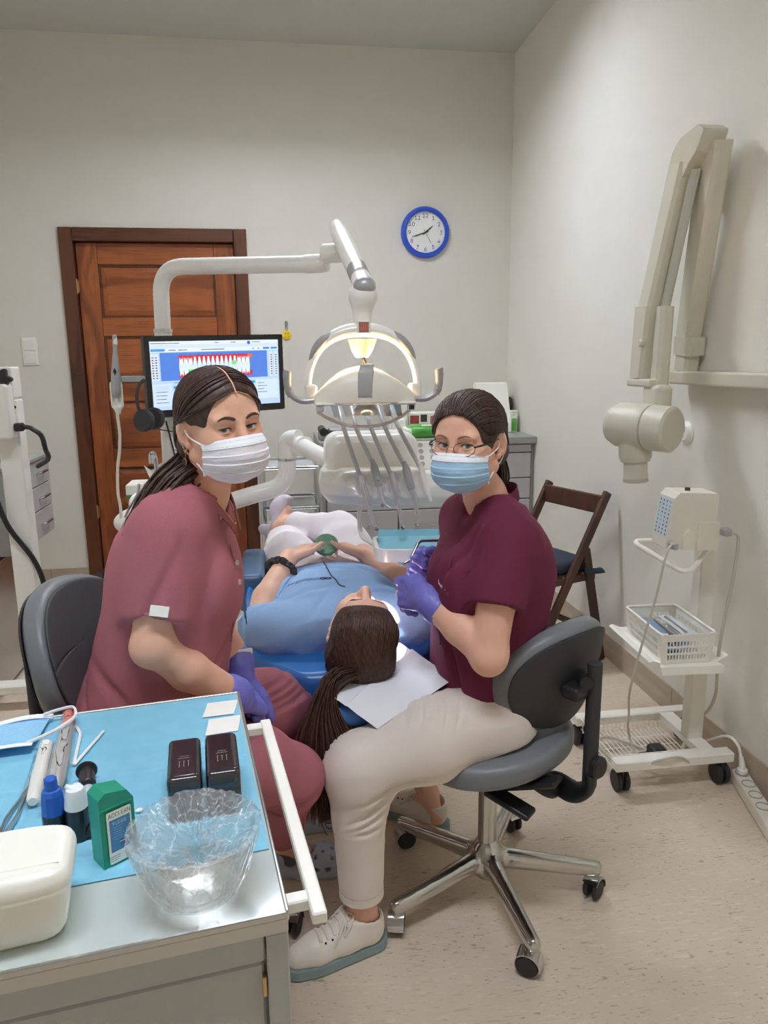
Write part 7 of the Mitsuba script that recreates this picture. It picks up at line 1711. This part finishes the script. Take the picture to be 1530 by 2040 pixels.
# scrub top
g = Vol((-.18, 1.84, .52), (.53, 2.42, .82), .0052)
g.loft([((.163, 1.865, .660), (1, 0, 0), .125, .060), ((.162, 1.91, .660), (1, 0, 0), .185, .085), ((.160, 1.98, .663), (1, 0, 0), .205, .100), ((.158, 2.08, .664), (1, 0, 0), .200, .104), ((.156, 2.20, .655), (1, 0, 0), .195, .100), ((.156, 2.30, .650), (1, 0, 0), .195, .096), ((.156, 2.375, .645), (1, 0, 0), .19, .092)], k=.02, n=2.7)
capped(g, (-.035, 1.930, .672), (-.078, 2.075, .640), .072, .062, .03); capped(g, (.355, 1.930, .672), (.400, 2.07, .650), .072, .062, .03)
g.cone((-.03, 1.93, .68), (.08, 1.90, .69), .062, .055, .04); g.cone((.35, 1.93, .68), (.24, 1.90, .69), .062, .055, .04)
g.cone((.185, 1.80, .675), (.178, 1.885, .676), .058, .058, .004, 's'); g.cone((.18, 1.88, .735), (.175, 2.0, .785), .04, .004, .006, 's')
m = g.mesh()
def pt_fold(v):
    d = folds(v, (.2, 1, 0), 8, .005, 23, 3.0)
    for o, dr_, w_, L_, a_ in (((.0, 2.12, .735), (.25, 1, 0), .010, .12, .012), ((-.025, 2.15, .70), (.2, 1, 0), .009, .10, .011), ((.02, 2.20, .74), (.35, 1, 0), .010, .10, .009), ((.05, 2.0, .765), (1, .35, 0), .012, .12, .006), ((-.06, 1.96, .70), (1, -.3, .4), .010, .07, .008), ((.10, 1.93, .735), (.4, 1, .2), .010, .08, .008), ((.33, 2.0, .74), (1, .2, 0), .012, .10, .007), ((.10, 2.27, .74), (1, -.12, 0), .010, .14, .004)):
        d = d - crease(v, o, dr_, w_, L_, a_, (1, -.2, 0) if abs(dr_[1]) > .6 else (0, 1, .3))
    return d
tm_ = puff(relax(m, 2), pt_fold); kt = put(tm_, 'sky_cloth', p, 'scrub_top', True)

def drape(P, lift=.0012):
    """Lays points onto the front (upper side) of the blue top."""
    from scipy.spatial import cKDTree
    v = tm_.vertices[tm_.vertex_normals[:, 2] > .1]; T_ = cKDTree(v[:, :2]); P = np.asarray(P, float)
    d_, i_ = T_.query(P[:, :2], k=6); w_ = 1 / (d_ + 1e-4); z = (v[i_, 2] * w_).sum(1) / w_.sum(1)
    return np.c_[P[:, :2], z + lift]
mat('piping_navy', (30, 44, 74), .6); mat('print_navy', (44, 58, 96), .6)
put(tube(drape(spline([(.172, 2.01), (.160, 2.03), (.150, 2.10), (.142, 2.20), (.137, 2.30), (.134, 2.37)], 10)), .0018, 6), 'piping_navy', kt, 'placket_edge')
put(tube(drape(spline([(-.020, 2.07), (.005, 2.18), (.030, 2.27), (.045, 2.34)], 8), .001), .0028, 6, flat=(1.2, .6)), 'sky_cloth', kt, 'pocket_edge', True)
def print_on(m2, x0, y0, ang, flip=True):
    a = math.radians(ang); v = m2.vertices.copy(); u = np.c_[v[:, 0], v[:, 1]]
    ex, ey = V(math.cos(a), math.sin(a)), V(-math.sin(a), math.cos(a)); q = V(x0, y0) + np.outer(u[:, 0], ex) + np.outer(u[:, 1], ey)
    z = drape(np.c_[q, 0 * q[:, 0]], .0016)[:, 2]; m2.vertices = np.c_[q, z + v[:, 2]]; return m2
# the print reads upside down from the head end: its baseline runs from right to left
put(print_on(meshkit.text_mesh('STOMATOLOGIA', .0095, .0003, True) , .104, 2.116, 186), 'print_navy', kt, 'printed_name')
tl2 = []
for i in range(14):
    x = .0052 * i; tl2.append(print_on(box((x, 0, 0), (x + .0034, .0046 + .0016 * (i % 3 == 0), .0003)), .104, 2.094, 186))
put(tl2, 'print_navy', kt, 'printed_line')
lo = [tube(drape([(cx_ + .0095 * math.cos(a), 2.110 + .014 * math.sin(a)) for a in np.linspace(0, 2 * np.pi, 28, endpoint=False)], .0016), .0013, 5, True) for cx_ in (.118, .132)]
put(lo, 'print_navy', kt, 'printed_tooth')
put(xf(box((-.010, -.014, 0), (.010, .014, .0015), .0005), axes((-.128, 2.015, .685), unit(V(.3, .95, .15)), unit(np.cross(unit(V(-.75, .05, .66)), unit(V(.3, .95, .15)))), unit(V(-.75, .05, .66)))), 'card_white', kt, 'sleeve_label', label='white sewn label with a dark mark')
# trousers
g = Vol((-.14, 2.32, .50), (.40, 3.14, .84), .0062)
g.loft([((.156, 2.34, .640), (1, 0, 0), .185, .090), ((.156, 2.46, .635), (1, 0, 0), .195, .105)], k=.03)
g.chain([V(.055, 2.50, .648), V(.03, 2.68, .675), V(.02, 2.85, .685)], [.100, .092, .072], .03); capped(g, (.02, 2.85, .685), (.045, 3.12, .60), .070, .055, .03)
g.chain([V(.255, 2.50, .648), V(.24, 2.66, .700), V(.222, 2.80, .738)], [.100, .092, .074], .03); capped(g, (.222, 2.80, .738), (.060, 3.065, .715), .072, .052, .03)
m = g.mesh(); put(puff(relax(m, 2), lambda v: folds(v, (.2, 1, .1), 7, .006, 28, 3)), 'patient_trouser', p, 'trousers', True)
mat('clog_lilac', (198, 188, 200), .6)
clog(p, (-.030, 3.155, .635), (-.62, .30, .35), (.42, .10, .90), 'clog_lilac', L=.20, w=.042, holes=False, label='pale lilac clog')
# scrunchie
kx_ = tag(numbered(p + '__scrunchie'), 'black ruffled hair tie around the wrist')
c0, ax_ = V(-.004, 2.292, .744), unit(V(.42, .80, .42)); M = frame(c0, ax_, (1, 0, 0)); th = np.linspace(0, 2 * np.pi, 150, endpoint=False)
ring = [(M @ V((.040 + .004 * math.sin(17 * a) + .003 * math.sin(29 * a)) * math.cos(a), (.040 + .004 * math.sin(17 * a)) * math.sin(a), .005 * math.sin(23 * a), 1))[:3] for a in th]
put(tube(ring, .010 + .0035 * np.sin(31 * th) + .002 * np.sin(53 * th), 10, True), 'soft_black', kx_, 'band', 40)
# the round green case in the patient's hands
t = thing('compact_case', 'round glittering green case held between the patient hands', 'case')
mat('glitter_green', proc(lambda p_, n, uv: mix(lin(104, 150, 118), lin(168, 204, 174), smoothstep(.62, .85, noise(p_.x * 420, p_.y * 420, p_.z * 420)))), .35, spec=.6)
cz = unit(V(-.05, -.75, .66)); cc = V(.146, 2.385, .797)
put(lathe([(0, -.008), (.036, -.008), (.0395, -.004), (.0395, .003), (.036, .008), (.030, .0095), (0, .0105)], cc, cz, 48), 'glitter_green', t, 'lid')
put(lathe([(.0398, -.0035), (.0405, -.002), (.0405, .001), (.0398, .0025)], cc, cz, 48), 'floss_green', t, 'rim')
